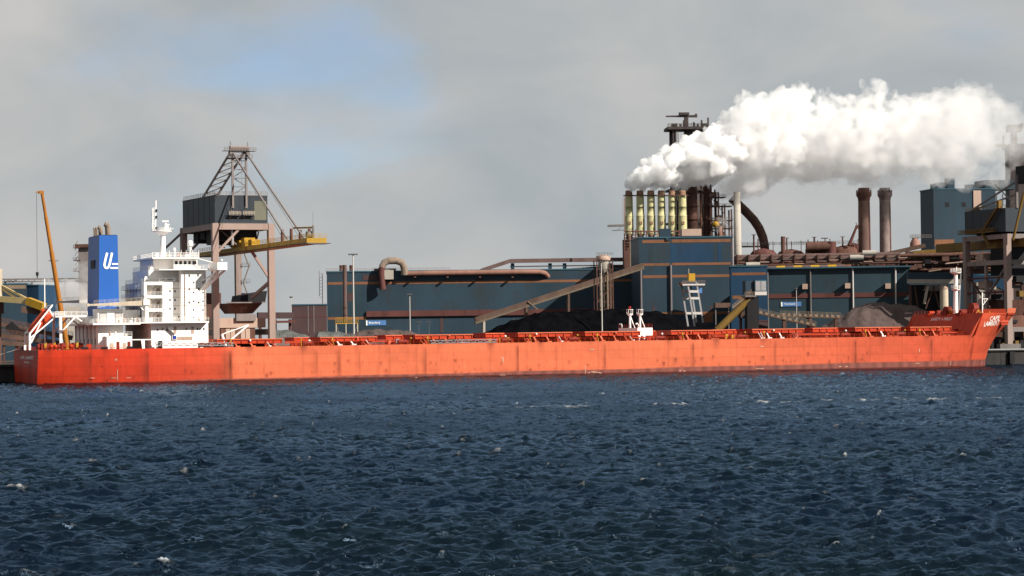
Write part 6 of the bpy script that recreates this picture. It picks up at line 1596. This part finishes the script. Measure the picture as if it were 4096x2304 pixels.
mb = MB(); mb.box(q.x - 2.0, q.x + 6.5, 7, 9, q.z - .2, q.z); mb.rail([(q.x - 2, 7, q.z), (q.x + 6.5, 7, q.z)], 1.1, 1.0, .12); mb.build('cyclone_platform', M['steel'], e)

# ------------------------------------------------------------------ stacks, furnaces, chimneys
nm = ['leftmost', 'second from the left', 'third from the left', 'fourth from the left', 'fifth from the left', 'rightmost']
for i, px in enumerate((2523, 2568, 2611, 2653, 2696, 2737)):
    fr = ground_frame(px, 992.0 - i * 1.5, 3.0); Z = fr.Z
    e = thing('stove_stack', nm[i] + ' of the six yellow-green steaming stacks above the tall building', 'stack', fr, 'six yellow-green stacks')
    z0, z1, z2, z3 = Z(935, 0, 0), Z(865, 0, 0), Z(782, 0, 0), Z(762, 0, 0)
    MB().lathe((0, 0, z0), [(1.72, 0), (1.68, z1 - z0)], 20).build('lower_shell', M['stackgreen'], e)
    MB().lathe((0, 0, z1), [(1.76, 0), (1.76, .35), (1.55, .36), (1.52, (Z(828, 0, 0) - z1)), (1.57, (Z(828, 0, 0) - z1) + .01), (1.55, (Z(826, 0, 0) - z1)), (1.5, z2 - z1)], 20).build('upper_shell', M['stackgreen'], e)
    MB().lathe((0, 0, z2), [(1.5, 0), (1.38, 1.2), (1.28, z3 - z2), (1.1, z3 - z2), (1.1, z3 - z2 - .6)], 20).build('rim', M['stackrust'], e)
    MB().box(-.5, .5, -2.0, -1.5, Z(898, 0, 0), Z(886, 0, 0)).build('access_door', M['stackrust'], e)
    MB().tube((0, 0, 0), (0, 0, z0 - .01), 1.3, n=14).build('base_flue', M['rust'], e)
    mb = MB(); mb.box(-2.2, 2.2, -2.1, -1.6, z2 - .2, z2 + .1); mb.box(-2.2, 2.2, 1.6, 2.1, z2 - .2, z2 + .1); mb.build('ring_platform', M['brownsteel'], e)
fr = ground_frame(2500, 980.0, 3.0)
e = thing('stack_base_frame', 'rusty steel frame and pipework carrying the six yellow-green stacks', 'steelwork', fr); S, Z, P = fr.S, fr.Z, fr.P
for py in (927, 940, 952): MB().bar(P(2495, py, 0), P(2790, py - 3, 0), .5).build('frame_beam', M['rust'] if py != 940 else M['gallery'], e)
for px in list(range(2498, 2790, 22)):
    q = P(px, 915 + (px % 7) * 3, -1); MB().box(q.x - .22, q.x + .22, -1.2, -.8, 0 if px < 2560 else Z(956, q.x, -1), q.z).build('frame_post', M[rq.choice(['rust', 'stackrust', 'gallery', 'brownsteel'])], e)
for k in range(9):
    py = 960 + k * 11; MB().bar(P(2496, py, -1), P(2560, py - 2, -1), .35).build('frame_beam', M['brownsteel'], e)
    MB().bar(P(2498 if k % 2 else 2556, py, -1), P(2556 if k % 2 else 2498, py + 11, -1), .22).build('frame_brace', M['brownsteel'], e)
MB().box(S(2500, 3), S(2562, 3), 3, 9, 0, Z(958, 0, 3)).build('frame_cladding', M['brownsteel'], e)
q = P(2492, 925, 0); mb = MB(); mb.bar(P(2430, 904, 0), P(2500, 902, 0), .5, .9); mb.bar(P(2448, 922, 0), P(2500, 920, 0), .35); mb.bar(P(2485, 908, 0), P(2470, 920, 0), .2); mb.build('outrigger_walkway', M['steel'], e)
mb = MB(); mb.bar(P(2498, 790, 0), P(2498, 925, 0), .3); mb.bar(P(2492, 790, 0), P(2492, 900, 0), .15); mb.build('side_mast', M['rustpipe'], e)
# brown tower stacks right of the six
for px, w, yt, label, Yd in ((2776, 2.2, 748, 'broad dark brown furnace shaft just right of the six stacks', 1000.0), (2838, 1.9, 746, 'round dark brown furnace shaft farther right behind the plume', 1004.0)):
    fr = ground_frame(px, Yd, 3.0); e = thing('furnace_shaft', label, 'shaft', fr); zt = fr.Z(yt, 0, 0)
    MB().lathe((0, 0, 0), [(w * 1.25, 0), (w * 1.1, zt * .6), (w, zt * .75), (w * .95, zt)], 18).build('shell', M['brownsteel'], e)
    for k in range(4): MB().lathe((0, 0, zt * (.72 + .08 * k)), [(w * 1.3, 0), (w * 1.3, .3)], 18).build('stiffening_ring', M['rust'], e)
    MB().tube((w * 1.5, -1, zt * .55), (w * 1.5, -1, zt * .98), .35, n=8).build('side_pipe', M['rust'], e)
    MB().tube((-w * 1.4, -1, zt * .6), (-w * 1.4, -1, zt * .97), .3, n=8).build('side_pipe', M['stackrust'], e)
# blast furnace head
fr = ground_frame(2752, 1050.0, 3.0); S, Z, P = fr.S, fr.Z, fr.P
e = thing('blast_furnace', 'dark blast furnace head with T-shaped hoist beam rising out of the steam', 'furnace', fr)
zp = Z(518, 0, 0)
for px, py in ((2696, 520), (2820, 520)):
    q = P(px, py, 0); MB().box(q.x - .65, q.x + .65, -.6, .6, 0, zp).build('tower_leg', M['furnace'], e)
    MB().box(q.x - .65, q.x + .65, 11, 12.2, 0, zp).build('tower_leg', M['furnace'], e)
a, b = S(2680, 0), S(2836, 0)
pl_ = MB().box(a, b, -2, 13, zp, zp + 1.2).build('top_deck', M['furnace'], e)
rail_obj([(a, -1.9, zp + 1.2), (b, -1.9, zp + 1.2)], pl_, 'furnace', 1.2, 1.6, .14)
for px in (2697, 2818): 
    q = P(px, 500, 0); MB().box(q.x - 1.0, q.x + 1.2, -1, 3, zp + 1.21, Z(495, q.x, 0)).build('deck_cabin', M['furnace'], e)
MB().box(S(2748, 4), S(2764, 4), 3, 5, zp + 1.21, Z(470, 0, 4)).build('hoist_post', M['furnace'], e)
zb = Z(470, 0, 4); MB().hexa([(S(2675, 4), 3.2, zb + .3), (S(2800, 4), 3.2, zb), (S(2800, 4), 4.8, zb), (S(2675, 4), 4.8, zb + .3)], [(S(2675, 4), 3.2, zb + .8), (S(2800, 4), 3.2, zb + 1.0), (S(2800, 4), 4.8, zb + 1.0), (S(2675, 4), 4.8, zb + .8)]).build('hoist_beam', M['furnace'], e)
MB().box(S(2728, 4), S(2767, 4), 2.5, 5.5, zb + 1.01, zb + 1.01 + (Z(453, 0, 4) - Z(463, 0, 4))).build('hoist_cabin', M['furnace'], e)
MB().box(S(2792, 4), S(2800, 4), 3, 5, zb + 1.01, zb + 1.6).build('hoist_cabin', M['steel'], e)
MB().bar(P(2715, 460, 4), P(2715, 446, 4), .15).build('aerial', M['steel'], e)
MB().box(S(2840, 0), S(2846, 0), -1, 0, zp - 2, Z(472, 0, 0)).build('vent_pipe', M['furnace'], e)
for i, px in enumerate((2722, 2735, 2775, 2790, 2806)):
    q = P(px, 500, -1); MB().box(q.x - .3, q.x + .4, -1.5, -.5, zp + 1.21, zp + 1.21 + 1 + (i * 29 % 3) * .8).build('valve', M['furnace'], e)
MB().lathe((S(2764, 5), 5, zp - 14), [(6, 0), (5, 5), (2.4, 10), (1.8, 13.9)], 18).build('furnace_top', M['furnace'], e)
MB().lathe((S(2764, 5), 5, 0), [(7.5, 0), (7, 30), (6, zp - 14)], 18).build('furnace_body', M['furnace'], e)
for px in (2705, 2712): 
    q = P(px, 530, -1); MB().tube((q.x, -1, zp - 30), (q.x, -1, zp), .2, n=6).build('riser_pipe', M['steel'], e)
for z in (zp - 12, zp - 26, zp - 40): MB().box(a, b, -1, 12.5, z, z + .8).build('tower_deck', M['furnace'], e)
# lattice access tower beside the tall stack
fr = ground_frame(2897, 1000.0, 3.0); S, Z, P = fr.S, fr.Z, fr.P
e = thing('lattice_tower', 'brown open steel tower with pipes between furnace shafts and the pale stack', 'tower', fr)
zt = Z(738, 0, 0)
xs = [S(2850, 0), S(2880, 0), S(2905, 0), S(2932, 0)]
for i, x in enumerate(xs):
    MB().box(x - .3, x + .3, -.3, .3, 0, zt - (0, 3, 8, 10)[i]).build('tower_leg', M['brownsteel'], e); MB().box(x - .3, x + .3, 7, 7.6, 0, zt - (0, 3, 8, 10)[i]).build('tower_leg', M['brownsteel'], e)
for k, py in enumerate((787, 823, 880, 912, 948)):
    z = Z(py, 0, 0); d_ = MB().box(xs[0] - .6, xs[3 if k else 2] + .6, -.6, 8, z - .25, z).build('tower_deck', M['brownsteel'], e); rail_obj([(xs[0] - .6, -.5, z), (xs[3 if k else 2] + .6, -.5, z)], d_, 'steel', 1.0, 1.2, .1)
    MB().bar((xs[k % 3], -.1, z - .3), (xs[k % 3 + 1], -.1, z - 3.4), .25).build('tower_brace', M['brownsteel'], e)
    q = P(2856 + k * 9, py - 12, 2); MB().box(q.x - .8, q.x + 1.0, 1, 3, z + .01, z + 2.0).build('valve', M['rust'], e)
q = P(2862, 898, -1); MB().lathe((q.x, -1, q.z - 1.2), [(.6, 0), (1.5, .6), (1.5, 1.8), (.6, 2.4)], 14).build('relief_drum', M['yellow'], e)
q = P(2880, 935, -1); MB().tube((q.x, -1, Z(955, 0, 0)), (q.x, -1, Z(905, 0, 0)), 1.0, n=12).build('relief_drum', M['rustpipe'], e)
# pale stack and bent downcomer duct
fr = ground_frame(2956, 985.0, 3.0); e = thing('pale_stack', 'single slim pale concrete stack rising into the grey steam', 'stack', fr); zt = fr.Z(768, 0, 0)
MB().lathe((0, 0, 0), [(1.75, 0), (1.6, zt * .5), (1.32, zt), (1.1, zt), (1.1, zt - .8)], 24).build('shell', M['concrete'], e)
for k in range(4): MB().lathe((0, 0, zt * (.55 + .11 * k)), [(1.62 - .07 * k, 0), (1.62 - .07 * k, .15)], 24).build('joint_ring', M['palegrey'], e)
fr = ground_frame(3060, 1030.0, 3.0); e = thing('downcomer_duct', 'thick curved brown downcomer duct descending right of the pale stack', 'duct', fr); P = fr.P
p = [P(2925, 792, 0), P(2945, 810, 0), P(2985, 848, 0), P(3015, 880, 0), P(3036, 912, 0), P(3051, 948, 0), P(3058, 982, 0), P(3060, 1010, 0)]
MB().path(p, [1.85] * 8, 18).build('duct_shell', M['brownsteel'], e)
MB().tube((p[-1].x, 0, 0), (p[-1].x, 0, p[-1].z), 2.6, n=18).build('duct_foot', M['brownsteel'], e)
MB().box(fr.S(2972, -3), fr.S(3045, -3), -3.4, -2.6, fr.Z(990, 0, 0), fr.Z(983, 0, 0)).build('access_walkway', M['steel'], e)
rail_obj([(fr.S(2972, -3), -3.3, fr.Z(983, 0, 0)), (fr.S(3300, -3), -3.3, fr.Z(983, 0, 0))], e, 'steel', 1.2, 2.2, .12)
# dust catchers and cross pipes on the skyline
fr = ground_frame(3250, 1010.0, 0.0); S, Z, P = fr.S, fr.Z, fr.P
e = thing('gas_cleaning_plant', 'dark brown domed vessels and cross pipes on the skyline left of the chimneys', 'plant', fr)
for px0, px1, py in ((3005, 3110, 994), (3110, 3225, 998), (3225, 3330, 980), (3330, 3440, 985), (3390, 3440, 975)):
    c = (S(px0, 0) + S(px1, 0)) / 2; r = (S(px1, 0) - S(px0, 0)) / 2; z = Z(py, 0, 0); MB().lathe((c, 0, 0), [(r, 0), (r, z - r * .35), (r * .8, z - r * .12), (r * .35, z), (.3, z + .3)], 20, sy=.7).build('domed_vessel', M[rq.choice(['brownsteel', 'rust', 'band'])], e)
a = P(3225, 988, -6); b = P(3320, 985, -6); MB().tube(a, b, 2.0, n=14).build('cross_pipe', M['brownsteel'], e)
MB().tube((b.x + .5, -6, 0), (b.x + .5, -6, b.z + 1.8), 2.0, n=14).build('cross_pipe', M['band'], e)
for px, yt, w in ((3015, 940, .35), (3132, 946, .9), (3147, 953, .3), (3032, 955, .25), (3257, 950, .35), (3370, 948, .3), (3432, 956, .2), (3092, 965, .15), (3166, 965, .15), (3204, 962, .15), (3232, 958, .2), (3270, 962, .2), (3300, 955, .2), (3320, 955, .2)):
    q = P(px, yt, -2); MB().tube((q.x, -2, Z(1020, 0, 0)), (q.x, -2, q.z), w, n=8).build('vent_pipe', M['brownsteel'], e)
    if w == .35 or w == .3: MB().box(q.x - .9, q.x + .9, -2.4, -1.6, q.z, q.z + .25).build('lamp_head', M['steel'], e)
mb = MB(); mb.rail([(S(3180, -3), -3, Z(982, 0, 0)), (S(3440, -3), -3, Z(980, 0, 0))], 1.4, 2.0, .14); mb.build('catwalk', M['steel'], e)
MB().bar(P(3284, 953, -3), P(3312, 953, -3), .4).build('gantry', M['steel'], e)
a = P(3397, 980, -4); b = P(3427, 905, -4); c = P(3440, 893, -4); mb = MB(); mb.tube(a, b, .7, .45, 8); mb.bar(b, P(3424, 890, -4), .25); mb.bar(b, c, .25); mb.box(b.x - .6, b.x + .8, -4.4, -3.6, b.z - 1, b.z + .3); o = mb.build('jib_arm', M['band'], e)
# twin chimneys
for px, ro, mt, label, Yd in ((3464, 2.35, 'brick', 'darker reddish-brown chimney of the twin pair, on the left', 1010.0), (3548, 2.25, 'brickpale', 'paler mottled chimney of the twin pair, on the right', 1015.0)):
    fr = ground_frame(px, Yd, 0.0); e = thing('chimney', label, 'chimney', fr, 'twin round chimneys'); zt = fr.Z(752, 0, 0); zr = fr.Z(781, 0, 0); zr2 = fr.Z(769, 0, 0)
    MB().lathe((0, 0, 0), [(ro * 1.28, 0), (ro * 1.12, zr * .5), (ro, zr)], 28).build('shaft', M[mt], e)
    MB().lathe((0, 0, zr - 2.4), [(ro * 1.01, 0), (ro * 1.08, 1.4), (ro * 1.33, 2.2), (ro * 1.33, zr2 - zr + 2.4)], 28).build('crown_gallery', M['brownsteel'] if mt == 'brick' else M['brickpale'], e)
    MB().lathe((0, 0, zr2), [(ro, 0), (ro * .97, zt - zr2), (ro * .8, zt - zr2), (ro * .8, zt - zr2 - 1)], 28).build('crown', M['brownsteel'] if mt == 'brick' else M['brickpale'], e)
    for k in range(12):
        an = k * math.pi / 6; MB().box(ro * 1.25 * math.cos(an) - .15, ro * 1.25 * math.cos(an) + .15, ro * 1.25 * math.sin(an) - .15, ro * 1.25 * math.sin(an) + .15, zr2 + .01, zr2 + .9).build('gallery_post', M['brownsteel'], e)
    MB().bar((ro * .9, -ro * .9, 10), (ro * .75, -ro * .75, zr - 3), .25).build('climbing_ladder', M['brownsteel'], e)
# far blue block and hazy tower at the right edge
eB, fB, LB, zB = facade_building('far_block', 'tall dark blue block half lost in steam at the far right', 3742, 3990, 758, 1150.0, 10.0, 18, 'clad')
for px in (3789, 3855):
    q = fB.P(px, 818, 0); MB().box(q.x - 1, q.x + 1, -.1, -.01, q.z - 1, q.z + 1).build('window', M['dark'], eB)
band(eB, fB, 3899, 3930, 762, 838, 'beige', .5, 0, 'stair_panel'); band(eB, fB, 3742, 3820, 958, 985, 'stripe', .1)
q = fB.P(3940, 720, 8); MB().box(q.x, q.x + 16, 8, 22, zB + .51, q.z).build('roof_block', M['cladg'], eB)
for px, h_ in ((3800, 5), (3760, 3), (3880, 2)): 
    q = fB.P(px, 750, 4); MB().box(q.x - 1.5, q.x + 2, 3, 7, zB + .51, zB + .51 + h_).build('roof_vent', M['clad'], eB)
MB().box(-46 * 0 - .4, 1.8, -.4, 3, zB + .51, zB + 2.6).build('corner_tower', M['clad'], eB)
fr = ground_frame(4075, 1180.0, 0.0); S, Z, P = fr.S, fr.Z, fr.P
e = thing('far_tower', 'distant grey furnace tower top at the right edge, above the crane', 'tower', fr)
MB().box(-3.2, 9, 0, 10, 0, Z(575, 0, 0)).build('tower_body', M['furnace'], e)
MB().box(-1.2, 1.4, 3, 6, Z(575, 0, 0), Z(520, 0, 0)).build('tower_neck', M['furnace'], e)
MB().hexa([(-3.2, 1.5, Z(525, 0, 0)), (3.4, 1.5, Z(525, 0, 0)), (3.4, 7, Z(525, 0, 0)), (-3.2, 7, Z(525, 0, 0))], [(-4.4, 1, Z(505, 0, 0)), (4.0, 1, Z(493, 0, 0)), (4.0, 7, Z(493, 0, 0)), (-2.6, 7, Z(493, 0, 0))]).build('tower_head', M['furnace'], e)
MB().box(-6.5, -5.5, -1, 0, Z(600, 0, 0), Z(543, 0, 0)).build('vent_pipe', M['furnace'], e); MB().box(-9, -5, -1, 3, Z(585, 0, 0), Z(575, 0, 0)).build('side_deck', M['furnace'], e)
MB().box(-1, 6, -.3, -.01, Z(563, 0, 0), Z(560, 0, 0)).build('light_strip', M['beige'], e)
# ------------------------------------------------------------------ far left background
eL, fL, LL_, zL = facade_building('left_block', 'pale-topped blue block at the far left behind the yellow boom', -160, 106, 1140, 900.0, 6.0, 24, 'clad')
band(eL, fL, -160, 104, 1141, 1156, 'gallery', .1)
fr = ground_frame(122, 905.0, -20.0); e = thing('lit_block_part', 'right part of the far-left blue block, sunlight put into its lighter blue', 'building', fr); z = fr.Z(1143, 0, 0)
MB().box(-1.6, 3.6, 0, 14, 0, z).build('wall', M['cladb'], e); MB().box(-1.8, 3.8, -.2, 14.2, z + .004, z + .4).build('roof_edge', M['cladroof'], e)  # brighter blue stands in for sunlight on this part of the block
fr = ground_frame(120, 960.0, 8.0); S, Z, P = fr.S, fr.Z, fr.P
e = thing('pipe_bridge', 'thin double pipe bridge fading into mist behind the orange crane', 'pipe bridge', fr)
for py in (1118, 1128): MB().bar(P(-40, py, 0), P(345, py - 4, 0), .55).build('bridge_chord', M['steel'], e)
for px in range(-30, 345, 24): MB().bar(P(px, 1118, 0), P(px, 1128, 0), .25).build('bridge_post', M['steel'], e)
for px in (20, 127, 260): 
    q = P(px, 1130, 0); MB().box(q.x - .4, q.x + .4, -.5, .5, 0, q.z).build('bridge_pier', M['steel'], e)
for px in (30, 42, 58): MB().box(S(px, -1), S(px + 7, -1), -1.5, 1, Z(1129, 0, 0), Z(1119, 0, 0)).build('valve', M['steel'], e)
fr = ground_frame(330, 1000.0, 0.0); S, Z, P = fr.S, fr.Z, fr.P
e = thing('quench_tower', 'grey platformed tower in mist just behind the blue funnel', 'tower', fr)
MB().box(S(316, 0), S(372, 0), 0, 8, 0, Z(990, 0, 0)).build('shaft', M['trim'], e); MB().box(S(305, 0), S(375, 0), -1.5, 9, Z(990, 0, 0) + .004, Z(977, 0, 0)).build('cap', M['brownsteel'], e)
for py in (990, 1040, 1083):
    d_ = MB().box(S(296, -1), S(322, -1), -1.5, 2, Z(py, 0, 0) - .3, Z(py, 0, 0)).build('platform', M['brownsteel'], e); rail_obj([(S(296, -1), -1.4, Z(py, 0, 0)), (S(322, -1), -1.4, Z(py, 0, 0))], d_, 'steel', 1.1, 1, .12)
mb = MB()
for i in range(6): mb.bar((S(302, -1), -1, Z(1083, 0, 0) + i * 2), (S(314, -1), -1, Z(1083, 0, 0) + i * 2 + 2), .2)
mb.build('stair_flight', M['steel'], e)
fr = ground_frame(60, 800.0, 14.0); S, Z, P = fr.S, fr.Z, fr.P
def low_conveyor(p0, p1, t, label):
    e = thing('stock_conveyor', label, 'conveyor', fr, 'brown conveyors behind the stern'); a, b = P(*p0, t), P(*p1, t)
    MB().bar(a, b, 3, 1.5).build('belt_bed', M['gallerydark'], e); mb = MB(); mb.rail([a + Vector((0, -1.5, .7)), b + Vector((0, -1.5, .7))], 1.3, 1.3, .12); mb.build('railing', M['rust'], e)
    for f in (.05, .35, .65, .95):
        q = a.lerp(b, f); 
        if q.z > 1: MB().box(q.x - .3, q.x + .3, t - 1, t + 1, 0, q.z - .7).build('trestle', M['brownsteel'], e)
low_conveyor((-20, 1292), (290, 1352), 0, 'brown railed conveyor sloping down behind the lifeboat')
low_conveyor((-20, 1338), (240, 1372), -6, 'lower brown conveyor just above the stern deck at far left')
low_conveyor((-40, 1368), (120, 1378), -10, 'lowest brown conveyor along the quay edge at far left')
a, b = P(34, 1300, -3), P(112, 1366, -3); o = MB().bar(a, b, 3.2, 3.0).build('dark_chute', M['dark']); place(o, fr); tag(o, 'black slanting chute crossing the brown conveyors at far left', 'chute')
o = None
fr = ground_frame(270, 830.0, 10.0); e = thing('pale_container', 'pale ribbed container block behind the mobile crane boom', 'container', fr)
q = fr.P(266, 1225, 0); q2 = fr.P(318, 1245, 0); MB().box(q.x, q2.x, 0, 3, 0, q.z).build('box_wall', M['concrete'], e)
for i in range(8): MB().box(q.x + (q2.x - q.x) * (i + .3) / 8, q.x + (q2.x - q.x) * (i + .5) / 8, -.08, -.004, .2, q.z - .2).build('box_rib', M['palegrey'], e)
# dark rusty deposit building behind the crane hopper
eH, fH, LH, zH = facade_building('transfer_house', 'brown transfer house seen between the quay crane legs', 690, 870, 1190, 860.0, 16.0, 14, 'brownsteel')
for i in range(8): MB().box(.3 + i * LH / 8, .3 + i * LH / 8 + .2, -.1, -.01, 0, zH).build('wall_rib', M['gallerydark'], eH)
q = fH.P(1180, 1255, 4); 
e = thing('brown_conveyor_bridge', 'maroon level conveyor bridge right of the quay crane', 'conveyor', fH)
MB().bar(fH.P(1030, 1262, 6), fH.P(1176, 1262, 6), 3, 2.2).build('bridge_span', M['shed'], e)
for px in (1040, 1100, 1160): 
    p_x = fH.P(px, 1266, 6); MB().box(p_x.x - .4, p_x.x + .4, 5, 7, 0, p_x.z - 1).build('bridge_pier', M['band'], e)
MB().bar(fH.P(1095, 1288, 3), fH.P(1180, 1286, 3), 2, .8).build('lower_belt', M['band'], e)
# ------------------------------------------------------------------ steam
def ico(sub=2):
    import bmesh
    bm = bmesh.new(); bmesh.ops.create_icosphere(bm, subdivisions=sub, radius=1.0)
    v = np.array([p.co[:] for p in bm.verts]); f = [tuple(q.index for q in p.verts) for p in bm.faces]; bm.free(); return v, f
ICO_V, ICO_F = ico(1)
def steam_mat(name, dens, colr, nscale, lo, hi, aniso=0.2, thin=None):
    m = bpy.data.materials.new(name); m.use_nodes = True; t = m.node_tree; t.nodes.clear()
    out = t.nodes.new('ShaderNodeOutputMaterial'); pv = t.nodes.new('ShaderNodeVolumePrincipled')
    pv.inputs['Color'].default_value = (*colr, 1); pv.inputs['Anisotropy'].default_value = aniso
    tcn = t.nodes.new('ShaderNodeTexCoord'); nz = t.nodes.new('ShaderNodeTexNoise'); nz.inputs['Scale'].default_value = nscale; nz.inputs['Detail'].default_value = 5; nz.inputs['Roughness'].default_value = 0.6
    t.links.new(tcn.outputs['Object'], nz.inputs['Vector'])
    mr = t.nodes.new('ShaderNodeMapRange'); mr.inputs['From Min'].default_value = lo; mr.inputs['From Max'].default_value = hi; mr.inputs['To Max'].default_value = dens
    t.links.new(nz.outputs['Fac'], mr.inputs['Value'])
    if thin:
        # the plume thins as it drifts downwind
        sp = t.nodes.new('ShaderNodeSeparateXYZ'); t.links.new(tcn.outputs['Object'], sp.inputs['Vector'])
        m2 = t.nodes.new('ShaderNodeMapRange'); m2.inputs['From Min'].default_value = thin[0]; m2.inputs['From Max'].default_value = thin[1]; m2.inputs['To Min'].default_value = 1.0; m2.inputs['To Max'].default_value = thin[2]
        t.links.new(sp.outputs['X'], m2.inputs['Value']); ml = t.nodes.new('ShaderNodeMath'); ml.operation = 'MULTIPLY'
        t.links.new(mr.outputs['Result'], ml.inputs[0]); t.links.new(m2.outputs['Result'], ml.inputs[1]); t.links.new(ml.outputs[0], pv.inputs['Density'])
    else:
        t.links.new(mr.outputs['Result'], pv.inputs['Density'])
    t.links.new(pv.outputs['Volume'], out.inputs['Volume'])
    return m
def plume(name, label, puffs, mat, voxel, cat='steam'):
    V = []; Fc = []; b = 0
    for c, r in puffs:
        V.append(ICO_V * r + np.array(c)); Fc += [tuple(i + b for i in f) for f in ICO_F]; b += len(ICO_V)
    me = bpy.data.meshes.new(name); me.from_pydata(np.concatenate(V).tolist(), [], Fc); me.materials.append(mat)
    o = bpy.data.objects.new(name, me); col.objects.link(o)
    md = o.modifiers.new('fuse', 'REMESH'); md.mode = 'VOXEL'; md.voxel_size = voxel
    o['kind'] = 'stuff'; o['label'] = label; o['category'] = cat
    return o
def wpt(px, py, Y):
    k = Frame(0, Y, 0); s = k.S(px, 0, 60); z = k.Z(py, s, 0); s = k.S(px, 0, z); return np.array([s, Y, z])
rp = np.random.default_rng(21)
def fill(upper, lower, px_range, n, Yc, Yw, rr, seed, bias=0.0, edge=60):
    """puffs filling the body of a drifting plume, small ones budding from its outside."""
    g = np.random.default_rng(seed); out = []
    ux, uy = zip(*upper); lx, ly = zip(*lower)
    for _ in range(n):
        px = g.uniform(*px_range); a = np.interp(px, ux, uy); b = np.interp(px, lx, ly); H = max(8.0, (b - a))
        r_px = min(H * .5, g.uniform(rr[0], rr[1])); lo, hi = a + r_px, b - r_px
        py = g.uniform(lo, hi) if hi > lo else (a + b) / 2
        thick = H / FOC * Yc; rim = 1 - min(1, abs((py - (a + b) / 2) / (H / 2 + 1e-6)) ** 2)
        Y = Yc(px) if callable(Yc) else Yc
        Yp = Y + g.normal() * .32 * Yw * (0.4 + .6 * rim) * min(1, H / 90)
        c = wpt(px, py, Yp); r = r_px / FOC * Yp
        out.append((c, r))
        for _k in range(g.integers(5, 10)):
            d = g.normal(size=3); d /= np.linalg.norm(d); q = r * g.uniform(.28, .5)
            out.append((c + d * r * .9, q))
            for _j in range(3):
                d2 = d + g.normal(size=3) * .6; d2 /= np.linalg.norm(d2); out.append((c + d * r * .9 + d2 * q * .9, q * g.uniform(.35, .5)))
    return out
up1 = [(2508, 735), (2535, 700), (2575, 652), (2640, 598), (2700, 568), (2760, 532), (2830, 495), (2870, 480), (2905, 480), (2965, 488), (2990, 520), (3010, 580)]
lo1 = [(2512, 757), (2560, 757), (2760, 756), (2830, 740), (2880, 728), (2940, 700), (2990, 670), (3010, 640)]
dense = fill(up1, lo1, (2512, 3000), 300, 990.0, 18, (9, 44), 3)
for px in (2523, 2568, 2611, 2653, 2696, 2737):
    for k in range(5):
        dense.append((wpt(px + k * 5 + rp.uniform(-3, 3), 760 - k * 9, 990.0), 1.15 + k * .35))
for px in (2776, 2838):
    for k in range(6): dense.append((wpt(px + k * 6, 747 - k * 9, 1001.0), 1.3 + k * .4))
up2 = [(2880, 575), (2925, 520), (2960, 420), (2975, 385), (3005, 345), (3040, 332), (3085, 352), (3120, 345), (3200, 318), (3250, 322), (3310, 345), (3400, 350), (3470, 345), (3500, 312), (3535, 318), (3570, 350), (3640, 375), (3730, 360), (3800, 335), (3850, 308), (3900, 318), (3960, 345), (4000, 400)]
lo2 = [(2880, 705), (2960, 715), (3000, 722), (3080, 715), (3200, 722), (3300, 705), (3450, 722), (3560, 728), (3700, 720), (3850, 700), (3950, 660), (4000, 600)]
body = fill(up2, lo2, (2885, 3985), 300, 998.0, 26, (18, 85), 5)
up3 = [(2880, 735), (2950, 690), (3100, 640), (3300, 600), (3450, 560), (3560, 400), (3650, 365), (3730, 355), (3800, 330), (3850, 305), (3900, 315), (3960, 330), (4010, 360), (4060, 420), (4110, 450)]
lo3 = [(2880, 760), (2950, 800), (3000, 790), (3060, 745), (3120, 720), (3200, 722), (3240, 738), (3300, 712), (3420, 735), (3500, 745), (3560, 752), (3650, 740), (3760, 745), (3900, 730), (4000, 720), (4110, 650)]
wisp = fill(up3, lo3, (2890, 4100), 260, 1012.0, 30, (14, 85), 8)
for px in (3464, 3548):
    for k in range(6): wisp.append((wpt(px - 8 + k * 9, 750 - k * 9, 1012.0), 2.2 + k * .6))
for _ in range(26): wisp.append((wpt(rp.uniform(2880, 3010), rp.uniform(705, 790), 1010.0 + rp.normal() * 4), rp.uniform(1.6, 4.5)))
for px in (3464, 3548):
    for k in range(9): body.append((wpt(px + rp.uniform(-14, 22) + k * 3, 752 - k * 6, 1010.0), rp.uniform(1.2, 2.6)))
for _ in range(12): wisp.append((wpt(rp.uniform(3715, 4000), rp.uniform(690, 750), 1085.0 + rp.normal() * 8), rp.uniform(2.5, 6.5)))
plume('steam_plume', 'dense white steam bank rolling off the six stacks', dense, steam_mat('steam_dense', 0.9, (0.998, 0.996, 0.994), 0.5, 0.36, 0.56), 0.5)
plume('steam_plume', 'broad white steam cloud drifting right of the furnace head', body, steam_mat('steam_body', 0.34, (0.994, 0.990, 0.986), 0.20, 0.43, 0.64, thin=(112.0, 195.0, 0.10)), 0.7)
plume('steam_plume', 'thin grey trailing steam below and right of the white cloud', wisp, steam_mat('steam_wisp_shaded', 0.17, (0.955, 0.948, 0.943), 0.12, 0.40, 0.64, thin=(150.0, 205.0, 0.35)), 1.0)  # greyer albedo holds the shade cast by the cloud above
# mist behind the funnel, and thin breath off the flue and the relief drums
mist = [(wpt(rp.uniform(150, 350), rp.uniform(1165, 1250), 930.0 + rp.normal() * 6), rp.uniform(3.0, 6.5)) for _ in range(40)] + [(wpt(rp.uniform(290, 350), rp.uniform(1060, 1200), 935.0), rp.uniform(1.5, 3.2)) for _ in range(18)]
plume('mist_cloud', 'low grey mist hanging behind the blue funnel', mist, steam_mat('mist', 0.22, (0.80, 0.79, 0.79), 0.12, 0.35, 0.65), 1.0, 'mist')
br = [(wpt(2885 + rp.uniform(-12, 14), 905 + rp.uniform(-30, 15), 996.0), rp.uniform(.7, 1.7)) for _ in range(14)]
plume('steam_puff', 'small steam puff by the yellow relief drum', br, steam_mat('puff', 0.16, (0.93, 0.92, 0.92), 0.3, 0.3, 0.6), 0.5)
